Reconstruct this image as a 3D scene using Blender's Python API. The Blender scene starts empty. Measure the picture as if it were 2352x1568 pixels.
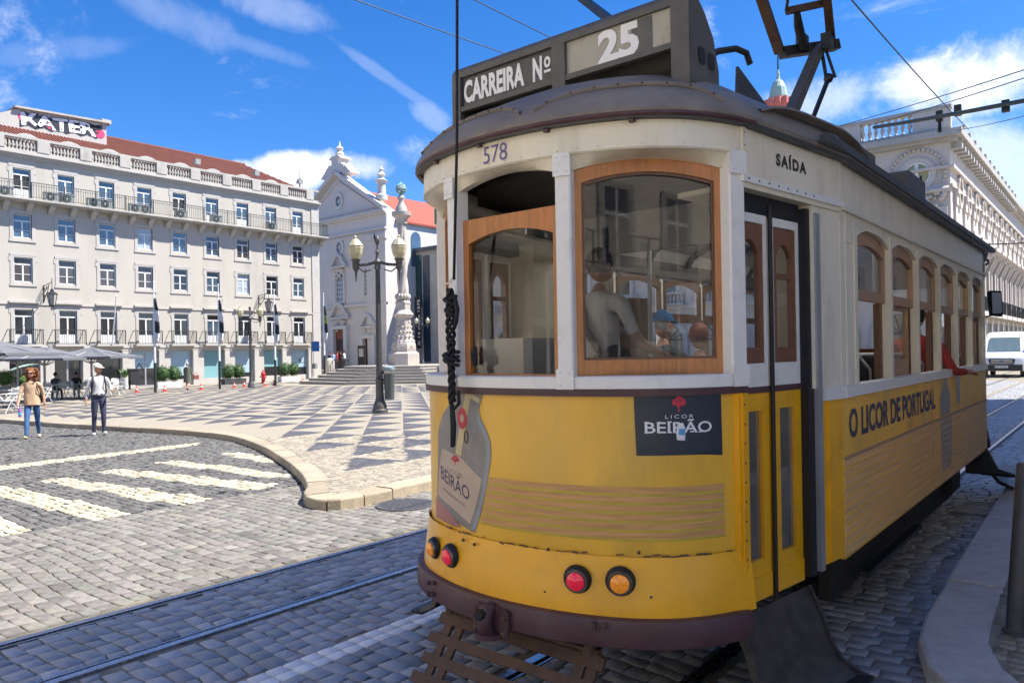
import bpy, bmesh, math, random
import numpy as np
from mathutils import Vector, Matrix
random.seed(7); rng = np.random.default_rng(7)
D = bpy.data; SC = bpy.context.scene; COL = SC.collection
PI = math.pi

# ---------------------------------------------------------------- camera
TH = math.atan2(1409, 1700.); CT, ST = math.cos(TH), math.sin(TH)
ROLL = .0175; EYE = 1.87
cam = D.cameras.new('camera'); camo = D.objects.new('camera', cam); COL.objects.link(camo)
cam.sensor_width = 36; cam.lens = 26.02; cam.shift_y = 23.7/2352; cam.clip_end = 3000; cam.clip_start = .05
camo.matrix_world = (Matrix.Translation((0, 0, EYE)) @ Matrix.Rotation(TH, 4, 'Z') @
                     Matrix.Rotation(PI/2, 4, 'X') @ Matrix.Rotation(-ROLL, 4, 'Z'))
SC.camera = camo

def ray(x, y):            # direction of a spot of the photograph (2352 px wide), forward part = 1
    c, s = math.cos(ROLL), math.sin(ROLL); a = x-1176; b = y-807.7
    u = a*c-b*s; v = a*s+b*c
    return Vector((-ST+CT*u/1700, CT+ST*u/1700, -v/1700))
def gz(X): return -.006*max(0., -X-6)     # the ground falls gently towards the far side of the square
def at_d(x, y, d): return Vector((0, 0, EYE))+ray(x, y)*d
def at_g(x, y, dz=0.):
    R = ray(x, y); z = 0
    for i in range(40):
        t = (z+dz-EYE)/R.z; z = gz(R.x*t)
    return Vector((R.x*t, R.y*t, z+dz))
def at_X(x, y, X):
    R = ray(x, y); return Vector((0, 0, EYE))+R*(X/R.x)
def at_Y(x, y, Y):
    R = ray(x, y); return Vector((0, 0, EYE))+R*(Y/R.y)

# ---------------------------------------------------------------- sky and sun
SUN_AZ = Vector((.77, .64)).normalized(); SUN_EL = math.radians(57)
sunv = Vector((SUN_AZ.x*math.cos(SUN_EL), SUN_AZ.y*math.cos(SUN_EL), math.sin(SUN_EL)))
W = D.worlds.new('World'); SC.world = W; W.use_nodes = True
nt = W.node_tree; nt.nodes.clear()
def N(nt, t, **k):
    n = nt.nodes.new(t)
    for a, b in k.items(): setattr(n, a, b)
    return n
def L(nt, a, b): nt.links.new(a, b)
def wmath(nt, op, a, b=None, c=None, clamp=False):
    n = N(nt, 'ShaderNodeMath', operation=op, use_clamp=clamp)
    for i, q in enumerate((a, b, c)):
        if q is None: continue
        if isinstance(q, (int, float)): n.inputs[i].default_value = q
        else: L(nt, q, n.inputs[i])
    return n.outputs[0]
wo = N(nt, 'ShaderNodeOutputWorld'); bg = N(nt, 'ShaderNodeBackground'); bg.inputs[1].default_value = .15
L(nt, bg.outputs[0], wo.inputs[0])
sky = N(nt, 'ShaderNodeTexSky', sky_type='NISHITA', sun_disc=False, sun_elevation=SUN_EL,
        sun_rotation=math.atan2(SUN_AZ.x, SUN_AZ.y), altitude=0, air_density=1.0, dust_density=.25, ozone_density=4.0)
tc = N(nt, 'ShaderNodeTexCoord')
nz = N(nt, 'ShaderNodeTexNoise'); nz.inputs['Scale'].default_value = 9; nz.inputs['Detail'].default_value = 9
nz.inputs['Roughness'].default_value = .64; nz.inputs['Distortion'].default_value = .35
L(nt, tc.outputs['Generated'], nz.inputs['Vector'])
nw = N(nt, 'ShaderNodeTexNoise'); nw.inputs['Scale'].default_value = 3.2; nw.inputs['Detail'].default_value = 8
nw.inputs['Roughness'].default_value = .7; nw.inputs['Distortion'].default_value = .8
wmp = N(nt, 'ShaderNodeMapping'); wmp.inputs['Location'].default_value = (3.7, 9.4, 1.9); wmp.inputs['Scale'].default_value = (1, 1, 1.5); L(nt, tc.outputs['Generated'], wmp.inputs[0]); L(nt, wmp.outputs[0], nw.inputs['Vector'])
CLOUDS = [((2215, 170), 230, 75, -.3, 1.0), ((2330, 150), 120, 75, -.4, .9), ((2345, 400), 170, 95, .2, .55), ((1850, 245), 190, 60, -.2, .5),
          ((700, 392), 130, 42, -.05, 1.0), ((560, 400), 90, 28, 0, .6), ((830, 385), 80, 34, .1, .8), ((905, 190), 190, 14, .62, .13), ((1000, 275), 70, 30, .6, .22),
          ((640, 20), 120, 40, .3, .22), ((400, 30), 170, 45, .5, .16), ((560, 100), 160, 22, .35, .12), ((90, 120), 190, 26, -.1, .1), ((1450, 330), 500, 70, 0, .4)]
field = None
dot = lambda v: N(nt, 'ShaderNodeVectorMath', operation='DOT_PRODUCT')
for (px, py), w, h, tilt, amp in CLOUDS:
    c = ray(px, py).normalized(); r = Vector((CT, ST, 0)); r = (r-c*r.dot(c)).normalized(); u = r.cross(c)
    if u.z < 0: u = -u
    r2 = r*math.cos(tilt)-u*math.sin(tilt); u2 = u*math.cos(tilt)+r*math.sin(tilt)
    def dd(v):
        n = N(nt, 'ShaderNodeVectorMath', operation='DOT_PRODUCT'); L(nt, tc.outputs['Generated'], n.inputs[0]); n.inputs[1].default_value = v
        return n.outputs['Value']
    a = wmath(nt, 'MULTIPLY', dd(r2), 1700/w); b = wmath(nt, 'MULTIPLY', dd(u2), 1700/h)
    e = wmath(nt, 'SUBTRACT', 1.0, wmath(nt, 'ADD', wmath(nt, 'MULTIPLY', a, a), wmath(nt, 'MULTIPLY', b, b)))
    e = wmath(nt, 'MAXIMUM', e, -1.5)
    fr = wmath(nt, 'GREATER_THAN', dd(c), .3)
    e = wmath(nt, 'MULTIPLY', wmath(nt, 'ADD', e, 1.5), wmath(nt, 'MULTIPLY', fr, 1.0))      # 0 .. 2.5
    q = wmath(nt, 'ADD', wmath(nt, 'SUBTRACT', e, 1.5), wmath(nt, 'MULTIPLY', wmath(nt, 'SUBTRACT', nz.outputs[0], .5), 3.6))
    m = N(nt, 'ShaderNodeMapRange', interpolation_type='SMOOTHSTEP'); L(nt, q, m.inputs[0]); m.inputs[1].default_value = -.1; m.inputs[2].default_value = 1.0
    m.inputs[3].default_value = 0; m.inputs[4].default_value = amp
    field = m.outputs[0] if field is None else wmath(nt, 'MAXIMUM', field, m.outputs[0])
gen = N(nt, 'ShaderNodeMapRange', interpolation_type='SMOOTHSTEP'); L(nt, nw.outputs[0], gen.inputs[0])
gen.inputs[1].default_value = .55; gen.inputs[2].default_value = .78; gen.inputs[3].default_value = 0; gen.inputs[4].default_value = .6
field = wmath(nt, 'MAXIMUM', field, gen.outputs[0])
hs = N(nt, 'ShaderNodeHueSaturation'); hs.inputs['Saturation'].default_value = 1.25; hs.inputs['Value'].default_value = 1.0
gn = N(nt, 'ShaderNodeMixRGB', blend_type='MULTIPLY'); gn.inputs[0].default_value = 1; gn.inputs[2].default_value = (.245, .252, .30, 1); L(nt, sky.outputs[0], gn.inputs[1]); L(nt, gn.outputs[0], hs.inputs['Color'])
shade = N(nt, 'ShaderNodeMixRGB'); L(nt, nz.outputs[0], shade.inputs[0])
shade.inputs[1].default_value = (1.25, 1.4, 1.75, 1); shade.inputs[2].default_value = (2.3, 2.3, 2.35, 1)
mx = N(nt, 'ShaderNodeMixRGB'); L(nt, field, mx.inputs[0]); L(nt, hs.outputs[0], mx.inputs[1]); L(nt, shade.outputs[0], mx.inputs[2])
L(nt, mx.outputs[0], bg.inputs[0])
sun = D.lights.new('sun', 'SUN'); sun.energy = 2.4; sun.angle = math.radians(.53); sun.color = (1, .945, .86)
suno = D.objects.new('sun', sun); COL.objects.link(suno); suno.location = (20, 20, 40)
suno.rotation_euler = sunv.to_track_quat('Z', 'Y').to_euler()
vs = SC.view_settings; vs.view_transform = 'Standard'; vs.look = 'None'; vs.exposure = 2.2; vs.gamma = 1; vs.use_curve_mapping = False
SC.cycles.max_bounces = 8; SC.cycles.transparent_max_bounces = 16; SC.cycles.caustics_reflective = False; SC.cycles.caustics_refractive = False

# ---------------------------------------------------------------- materials
def mat(name, col, rough=.6, metal=0., var=.12, scale=6., bump=0., bscale=60., dirt=None, damt=.5, dscale=2., spec=.5, tint=False, emit=None, coat=0., stretch=None, brush=None, orand=0., chips=None):
    m = D.materials.new(name); m.use_nodes = True; nt = m.node_tree; b = nt.nodes['Principled BSDF']
    tc = N(nt, 'ShaderNodeTexCoord'); src = tc.outputs['Object']
    if stretch:
        mp = N(nt, 'ShaderNodeMapping'); mp.inputs['Scale'].default_value = stretch; L(nt, src, mp.inputs[0]); src = mp.outputs[0]
    n1 = N(nt, 'ShaderNodeTexNoise'); n1.inputs['Scale'].default_value = scale; n1.inputs['Detail'].default_value = 6; n1.inputs['Roughness'].default_value = .62
    L(nt, src, n1.inputs['Vector'])
    mr = N(nt, 'ShaderNodeMapRange'); L(nt, n1.outputs[0], mr.inputs[0]); mr.inputs[1].default_value = .3; mr.inputs[2].default_value = .7
    mr.inputs[3].default_value = 1-var; mr.inputs[4].default_value = 1+var
    base = N(nt, 'ShaderNodeMixRGB', blend_type='MULTIPLY'); base.inputs[0].default_value = 1; base.inputs[1].default_value = (*col, 1); L(nt, mr.outputs[0], base.inputs[2])
    out = base.outputs[0]
    if orand:
        oi = N(nt, 'ShaderNodeObjectInfo'); ro = N(nt, 'ShaderNodeMapRange'); L(nt, oi.outputs['Random'], ro.inputs[0]); ro.inputs[3].default_value = 1-orand; ro.inputs[4].default_value = 1+orand
        mo = N(nt, 'ShaderNodeMixRGB', blend_type='MULTIPLY'); mo.inputs[0].default_value = 1; L(nt, out, mo.inputs[1]); L(nt, ro.outputs[0], mo.inputs[2]); out = mo.outputs[0]
    if tint:
        at = N(nt, 'ShaderNodeAttribute', attribute_name='tint'); mt = N(nt, 'ShaderNodeMixRGB', blend_type='MULTIPLY'); mt.inputs[0].default_value = 1
        L(nt, out, mt.inputs[1]); L(nt, at.outputs['Color'], mt.inputs[2]); out = mt.outputs[0]
    if dirt:
        n2 = N(nt, 'ShaderNodeTexNoise'); n2.inputs['Scale'].default_value = dscale; n2.inputs['Detail'].default_value = 8; n2.inputs['Roughness'].default_value = .7
        L(nt, src, n2.inputs['Vector'])
        m2 = N(nt, 'ShaderNodeMapRange', interpolation_type='SMOOTHSTEP'); L(nt, n2.outputs[0], m2.inputs[0]); m2.inputs[1].default_value = .48; m2.inputs[2].default_value = .75
        m2.inputs[3].default_value = 0; m2.inputs[4].default_value = damt
        md = N(nt, 'ShaderNodeMixRGB'); L(nt, m2.outputs[0], md.inputs[0]); L(nt, out, md.inputs[1]); md.inputs[2].default_value = (*dirt, 1); out = md.outputs[0]
    if chips:
        n4 = N(nt, 'ShaderNodeTexNoise'); n4.inputs['Scale'].default_value = chips[1]; n4.inputs['Detail'].default_value = 10; n4.inputs['Roughness'].default_value = .75; L(nt, tc.outputs['Object'], n4.inputs['Vector'])
        m4 = N(nt, 'ShaderNodeMapRange'); L(nt, n4.outputs[0], m4.inputs[0]); m4.inputs[1].default_value = chips[2]; m4.inputs[2].default_value = chips[2]+.03; m4.inputs[4].default_value = .85
        c4 = N(nt, 'ShaderNodeMixRGB'); L(nt, m4.outputs[0], c4.inputs[0]); L(nt, out, c4.inputs[1]); c4.inputs[2].default_value = (*chips[0], 1); out = c4.outputs[0]
    L(nt, out, b.inputs['Base Color'])
    rr = N(nt, 'ShaderNodeMapRange'); L(nt, n1.outputs[0], rr.inputs[0]); rr.inputs[1].default_value = .3; rr.inputs[2].default_value = .7
    rr.inputs[3].default_value = max(.03, rough-.1*min(1, rough*3)); rr.inputs[4].default_value = min(1, rough+.1); L(nt, rr.outputs[0], b.inputs['Roughness'])
    b.inputs['Metallic'].default_value = metal; b.inputs['Specular IOR Level'].default_value = spec; b.inputs['Coat Weight'].default_value = coat; b.inputs['Coat Roughness'].default_value = .15
    if bump:
        n3 = N(nt, 'ShaderNodeTexNoise'); n3.inputs['Scale'].default_value = bscale; n3.inputs['Detail'].default_value = 5; L(nt, src, n3.inputs['Vector'])
        bp = N(nt, 'ShaderNodeBump'); bp.inputs['Strength'].default_value = bump; bp.inputs['Distance'].default_value = .01; L(nt, n3.outputs[0], bp.inputs['Height']); L(nt, bp.outputs[0], b.inputs['Normal'])
    if emit:
        b.inputs['Emission Color'].default_value = (*emit[0], 1); b.inputs['Emission Strength'].default_value = emit[1]
    return m
def glass_mat(name, tint=(.9, .93, .93), refl=.12, edge=.9, rough=.02, dirt=.0):
    m = D.materials.new(name); m.use_nodes = True; nt = m.node_tree; nt.nodes.clear()
    o = N(nt, 'ShaderNodeOutputMaterial'); tr = N(nt, 'ShaderNodeBsdfTransparent'); tr.inputs[0].default_value = (*tint, 1)
    gl = N(nt, 'ShaderNodeBsdfGlossy'); gl.inputs['Roughness'].default_value = rough
    lw = N(nt, 'ShaderNodeLayerWeight'); lw.inputs[0].default_value = .28
    mr = N(nt, 'ShaderNodeMapRange'); L(nt, lw.outputs['Fresnel'], mr.inputs[0]); mr.inputs[3].default_value = refl; mr.inputs[4].default_value = edge
    mx = N(nt, 'ShaderNodeMixShader'); L(nt, mr.outputs[0], mx.inputs[0]); L(nt, tr.outputs[0], mx.inputs[1]); L(nt, gl.outputs[0], mx.inputs[2])
    out = mx.outputs[0]
    if dirt:
        df = N(nt, 'ShaderNodeBsdfDiffuse'); df.inputs[0].default_value = (.5, .48, .42, 1); m2 = N(nt, 'ShaderNodeMixShader')
        nz = N(nt, 'ShaderNodeTexNoise'); nz.inputs['Scale'].default_value = 5; nz.inputs['Detail'].default_value = 8; tc = N(nt, 'ShaderNodeTexCoord'); L(nt, tc.outputs['Object'], nz.inputs['Vector'])
        L(nt, wmath(nt, 'MULTIPLY', nz.outputs[0], dirt), m2.inputs[0]); L(nt, out, m2.inputs[1]); L(nt, df.outputs[0], m2.inputs[2]); out = m2.outputs[0]
    L(nt, out, o.inputs[0]); return m
M = {}
def MT(name, *a, **k): M[name] = mat(name, *a, **k); return M[name]
# stone and ground
MT('mortar', (.24, .21, .16), .95, var=.3, scale=5, bump=.5, bscale=90)
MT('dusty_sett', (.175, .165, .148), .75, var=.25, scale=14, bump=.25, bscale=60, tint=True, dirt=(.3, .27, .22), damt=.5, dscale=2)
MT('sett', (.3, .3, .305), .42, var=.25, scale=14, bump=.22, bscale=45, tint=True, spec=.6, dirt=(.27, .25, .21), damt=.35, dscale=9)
MT('fine_sett', (.112, .109, .104), .75, var=.25, scale=12, bump=.5, bscale=70, tint=True, dirt=(.2, .19, .17), damt=.35, dscale=1.5)
MT('white_sett', (.44, .4, .29), .75, var=.12, scale=12, bump=.4, bscale=60, tint=True, dirt=(.4, .36, .28), damt=.4, dscale=5)
MT('mosaic_white', (.3, .265, .205), .7, var=.16, scale=16, bump=.4, bscale=60, tint=True, dirt=(.36, .31, .24), damt=.3, dscale=1.2)
MT('mosaic_dark', (.075, .075, .088), .7, var=.2, scale=16, bump=.4, bscale=60, tint=True, dirt=(.24, .23, .21), damt=.3, dscale=1.2)
MT('kerb', (.33, .28, .205), .8, var=.16, scale=7, bump=.5, bscale=50, dirt=(.3, .24, .17), damt=.6, dscale=2.5, orand=.14)
MT('granite_kerb', (.62, .59, .55), .75, var=.14, scale=12, bump=.35, bscale=90, dirt=(.4, .37, .34), damt=.65, dscale=1.6, orand=.14)
MT('white_tile', (.8, .78, .75), .5, orand=.08, var=.08, scale=10, dirt=(.3, .29, .28), damt=.5, dscale=5)
MT('rail_steel', (.5, .52, .56), .28, metal=1, var=.15, scale=20, dirt=(.12, .09, .07), damt=.5, dscale=12)
MT('rail_dark', (.03, .028, .026), .7, var=.3)
MT('cast_iron', (.19, .19, .2), .45, metal=.7, var=.25, scale=20, dirt=(.2, .15, .1), damt=.3, dscale=6)
MT('bounce_stone', (.62, .57, .48), .85, var=.08, scale=2)  # pale paving colour picked to bounce sunlight onto the tram
MT('bounce_plaster', (.84, .75, .6), .9, var=.05, scale=.6)  # wall colour raised and warmed to throw bounced light into the shade
MT('ground', (.25, .24, .22), .9, var=.2, scale=.5)
# tram
MT('yellow', (.92, .44, .003), .36, var=.07, scale=3, dirt=(.34, .17, .03), damt=.35, dscale=2.2, coat=.35, bump=.05, bscale=7, chips=((.2, .1, .03), 9, .7))
MT('yellow_worn', (.88, .43, .005), .42, var=.1, scale=5, dirt=(.36, .2, .05), damt=.5, dscale=4, coat=.4, bump=.1, bscale=30, chips=((.16, .08, .03), 12, .68))
MT('wrap', (.82, .45, .03), .42, var=.1, scale=1.6, dirt=(.36, .25, .05), damt=.55, dscale=1.3, bump=.06, bscale=8, stretch=(1, 1, .4), coat=.35, chips=((.3, .2, .07), 7, .72))
MT('wrap_side', (.92, .52, .07), .5, var=.16, scale=2, dirt=(.33, .2, .1), damt=.55, dscale=1.6, bump=.06, bscale=10)
MT('cream', (.8, .73, .57), .45, var=.05, scale=5, dirt=(.42, .36, .25), damt=.55, dscale=3, bump=.06, bscale=20, stretch=(1, 1, .25), chips=((.28, .22, .16), 10, .7), coat=.25)
MT('cream_side', (.85, .77, .61), .45, var=.06, scale=3, dirt=(.42, .36, .27), damt=.5, dscale=2.5, bump=.05, bscale=12, stretch=(1, 1, .3), chips=((.25, .2, .15), 10, .7), coat=.25)
MT('white_paint', (.82, .8, .75), .42, var=.05, scale=6, dirt=(.4, .38, .34), damt=.4, dscale=6, bump=.05, bscale=40, chips=((.2, .17, .14), 13, .68))
MT('maroon', (.08, .034, .038), .5, var=.2, scale=9, dirt=(.16, .11, .1), damt=.4, dscale=5, bump=.12, bscale=60)
MT('wood', (.46, .17, .04), .38, var=.25, scale=5, stretch=(9, 9, 1), bump=.06, bscale=20, coat=.3, dirt=(.25, .09, .02), damt=.4, dscale=2)
MT('wood_pale', (.42, .25, .15), .5, var=.2, scale=5, stretch=(9, 9, 1), dirt=(.26, .14, .08), damt=.4, dscale=2)
MT('wood_red', (.2, .085, .045), .45, var=.25, scale=5, stretch=(9, 9, 1), coat=.2)
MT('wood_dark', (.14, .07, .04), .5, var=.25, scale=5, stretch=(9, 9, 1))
MT('roof', (.2, .172, .145), .6, var=.3, scale=4, dirt=(.27, .23, .18), damt=.6, dscale=2.6, bump=.12, bscale=25)
MT('roof_edge', (.05, .05, .055), .5, var=.25, scale=6, dirt=(.14, .14, .15), damt=.4, dscale=4)
MT('sign_box', (.085, .08, .075), .5, var=.25, scale=8, dirt=(.17, .16, .14), damt=.5, dscale=5, bump=.08, bscale=30)
MT('sign_dark', (.045, .047, .052), .3, var=.2)
MT('sign_glass', (.36, .34, .28), .3, var=.12, scale=4)
MT('rubber', (.012, .012, .015), .6, var=.3)
MT('black_metal', (.02, .02, .022), .45, var=.3, scale=9, dirt=(.06, .05, .045), damt=.4)
MT('rust', (.10, .055, .035), .75, var=.35, scale=9, dirt=(.2, .12, .07), damt=.5, dscale=6, bump=.3, bscale=70)
MT('step_metal', (.07, .06, .052), .55, metal=.3, var=.35, scale=12, dirt=(.13, .1, .08), damt=.5, dscale=5)
MT('underframe', (.02, .018, .018), .8, var=.4, dirt=(.05, .04, .03), damt=.4)
MT('aluminium', (.42, .43, .45), .45, metal=.6, var=.12, scale=10, dirt=(.3, .3, .3), damt=.4, stretch=(1, 1, .2))
MT('brass_ring', (.2, .19, .16), .4, metal=.8, var=.3, scale=20)
MT('lens_red', (.62, .01, .05), .2, var=.35, scale=70, emit=((1, .02, .06), .06), coat=.8)
MT('lens_amber', (.72, .22, .01), .2, var=.45, scale=70, emit=((1, .35, .02), .05), coat=.8)
MT('logo_blue', (.012, .022, .04), .4, var=.1)
MT('print_white', (.8, .8, .8), .5, var=.04)
MT('print_red', (.55, .03, .06), .5, var=.15)
MT('print_navy', (.05, .045, .1), .5, var=.15)
MT('print_number', (.13, .1, .28), .5, var=.15)
MT('print_black', (.03, .028, .03), .5, var=.2)
MT('print_blue', (.1, .35, .62), .5)
MT('bottle', (.24, .22, .2), .4, var=.25, scale=3, dirt=(.36, .36, .36), damt=.5, dscale=3)
MT('bottle_edge', (.28, .32, .34), .4, var=.2)
MT('bottle_red', (.4, .16, .14), .4, var=.2)
MT('bottle_label', (.52, .4, .3), .5, var=.1)
MT('ribbon', (.62, .5, .26), .5, var=.12)
MT('plank', (.6, .32, .11), .45, var=.22, scale=4, stretch=(1, 1, 14), dirt=(.5, .3, .1), damt=.4, dscale=2)
MT('plank_line', (.55, .4, .04), .45, var=.15)
MT('plank_side', (.8, .48, .19), .5, var=.22, scale=4, stretch=(1, .6, 16), dirt=(.6, .42, .25), damt=.5, dscale=2)
MT('rope', (.018, .018, .02), .8, var=.4, scale=40, bump=.5, bscale=200)
MT('interior', (.3, .29, .27), .6, var=.15); MT('interior_dark', (.06, .05, .045), .6, var=.2)
MT('ceiling', (.45, .44, .42), .5, var=.1)
MT('tube_light', (.9, .9, .85), .4, emit=((1, .97, .88), 3.0))
M['glass'] = glass_mat('glass', (.95, .96, .96), .03, .9, dirt=.02)
M['glass_dirty'] = glass_mat('glass_dirty', (.66, .68, .68), .16, .95, dirt=.4)
M['glass_door'] = glass_mat('glass_door', (.85, .86, .85), .09, .95, dirt=.12)
# buildings
MT('plaster', (.46, .43, .375), .85, var=.06, scale=.7, dirt=(.32, .3, .265), damt=.55, dscale=.45, bump=.08, bscale=30, stretch=(1, 1, .35))
MT('limestone', (.45, .43, .4), .8, var=.08, scale=1.2, dirt=(.45, .42, .37), damt=.45, dscale=.8, bump=.1, bscale=25)
MT('stone_stained', (.42, .4, .365), .85, var=.12, scale=1.6, dirt=(.24, .23, .21), damt=.75, dscale=1.1, bump=.2, bscale=20, stretch=(1, 1, .5))
MT('church_stone', (.6, .575, .55), .85, var=.07, scale=.8, dirt=(.5, .48, .46), damt=.4, dscale=.4, bump=.08, bscale=20)
MT('palace_stone', (.55, .5, .45), .8, var=.08, scale=.8, dirt=(.46, .42, .38), damt=.5, dscale=.6, bump=.1, bscale=20)
MT('marble', (.47, .42, .37), .6, var=.12, scale=1.5, dirt=(.55, .42, .36), damt=.4, dscale=1.4, bump=.08, bscale=25)
MT('step_stone', (.34, .315, .275), .75, var=.12, scale=1.2, dirt=(.38, .35, .3), damt=.5, dscale=.9)
MT('roof_tile', (.17, .055, .035), .85, var=.2, scale=1.5, dirt=(.25, .08, .05), damt=.5, dscale=.6)
MT('roof_tile_bright', (.32, .075, .05), .85, var=.14, scale=1.5)
MT('frame_white', (.75, .76, .76), .5, var=.04)
MT('iron', (.022, .024, .025), .5, var=.2); MT('iron_green', (.05, .065, .06), .5, var=.2)
MT('lamp_paint', (.075, .075, .075), .45, var=.25, scale=9, dirt=(.13, .12, .11), damt=.4)
MT('win_blue', (.06, .1, .14), .05, var=.3, scale=.9, spec=1, coat=1)
MT('win_dark', (.02, .021, .024), .06, var=.3, scale=.9, spec=.8, coat=.6)
MT('win_brown', (.08, .062, .05), .08, var=.35, scale=.9, spec=.8, coat=.5)
MT('win_void', (.008, .008, .009), .7, var=.2)
MT('win_yellow', (.34, .3, .08), .15, var=.2, coat=.8)
MT('win_pale', (.38, .45, .5), .15, var=.2, coat=.6)
MT('blind_blue', (.36, .5, .58), .35, var=.05, coat=.4); MT('blind_teal', (.2, .4, .42), .35, var=.05, coat=.4)
MT('door_wood', (.07, .03, .025), .6, var=.25); MT('museum_glass', (.015, .05, .045), .06, var=.2, coat=1); MT('museum_panel', (.03, .05, .075), .3, var=.1)
MT('museum_wall', (.42, .4, .37), .85, var=.15, scale=.8, dirt=(.28, .27, .25), damt=.5)
MT('banner_red', (.45, .02, .05), .7, var=.1); MT('banner_black', (.018, .018, .02), .7, var=.1)
MT('copper', (.3, .42, .38), .6, var=.15); MT('dome_red', (.5, .16, .13), .8, var=.15)
MT('lamp_glass', (.46, .42, .26), .3, var=.08, coat=.4)
MT('pink_paint', (.62, .05, .16), .7, var=.1); MT('grey_paint', (.5, .52, .55), .7, var=.2, scale=2)
# street things
MT('parasol', (.13, .135, .15), .85, var=.08, scale=3, bump=.08, bscale=40); MT('parasol_pole', (.4, .4, .41), .5)
MT('chair_white', (.68, .68, .64), .45, var=.08); MT('table_top', (.22, .2, .17), .5, var=.1)
MT('leaf', (.035, .085, .018), .6, var=.4, scale=9); MT('leaf_light', (.09, .17, .04), .6, var=.35, scale=9); MT('planter_white', (.7, .7, .68), .6); MT('planter_dark', (.06, .065, .07), .6); MT('planter_stone', (.4, .38, .33), .8); MT('soil', (.05, .035, .025), .9)
MT('cone_red', (.72, .05, .04), .5, var=.08); MT('hydrant', (.5, .03, .035), .45); MT('cone_white', (.75, .74, .72), .5)
MT('sign_blue', (.01, .12, .35), .4); MT('pole_grey', (.3, .31, .32), .5, metal=.3); MT('pole_white', (.75, .75, .74), .5); MT('flag_white', (.75, .75, .78), .8); MT('flag_dark', (.04, .05, .07), .8); MT('flag_gold', (.4, .45, .12), .8)
MT('bin_green', (.075, .09, .09), .5, var=.1); MT('bin_top', (.22, .3, .33), .5); MT('ac_unit', (.36, .37, .35), .6, var=.1)
MT('van_white', (.78, .79, .8), .3, var=.03, coat=.6); MT('van_glass', (.16, .22, .23), .08, coat=1); MT('van_black', (.025, .026, .028), .5); MT('headlight', (.7, .7, .72), .1, coat=1); MT('chrome', (.6, .6, .6), .2, metal=1); MT('tyre', (.02, .02, .02), .8); MT('plate', (.7, .7, .68), .5)
MT('mirror', (.5, .52, .54), .05, metal=1, var=.02)
# people
MT('skin', (.5, .25, .17), .55, var=.08); MT('skin_dark', (.26, .13, .09), .55, var=.1)
MT('shirt_white', (.6, .61, .64), .8, var=.04, bump=.25, bscale=22); MT('shirt_grey', (.42, .42, .43), .85, var=.08, bump=.3, bscale=22); MT('navy_cloth', (.045, .05, .1), .85, var=.15, bump=.25, bscale=22); MT('blouse', (.5, .35, .23), .8, var=.06, bump=.25, bscale=20)
MT('jeans', (.05, .13, .3), .85, var=.25, scale=5, bump=.2, bscale=30); MT('hair_red', (.22, .08, .025), .7, var=.4, scale=12, bump=.8, bscale=60); MT('hair_dark', (.03, .022, .018), .7, var=.3, scale=12, bump=.5, bscale=60); MT('hair_grey', (.35, .34, .33), .8, bump=.5, bscale=60)
MT('cap_cream', (.68, .65, .56), .85); MT('cap_blue', (.03, .12, .3), .85, var=.2); MT('grey_shirt', (.09, .1, .115), .9, var=.15, bump=.2, bscale=30); MT('red_knit', (.36, .04, .03), .95, var=.2, scale=30, bump=.4, bscale=90); MT('green_coat', (.11, .12, .085), .9, var=.1); MT('strap', (.02, .022, .03), .7); MT('shoe_white', (.75, .75, .76), .6); MT('shoe_tan', (.55, .45, .28), .7, var=.2); MT('bottle_violet', (.25, .12, .5), .3, var=.3, scale=20); MT('bag_brown', (.22, .07, .04), .6); MT('dark_cloth', (.025, .025, .028), .9); MT('lens_dark', (.01, .01, .012), .15); MT('lips', (.42, .12, .1), .5); MT('sky_cloth', (.3, .42, .62), .85)
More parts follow.
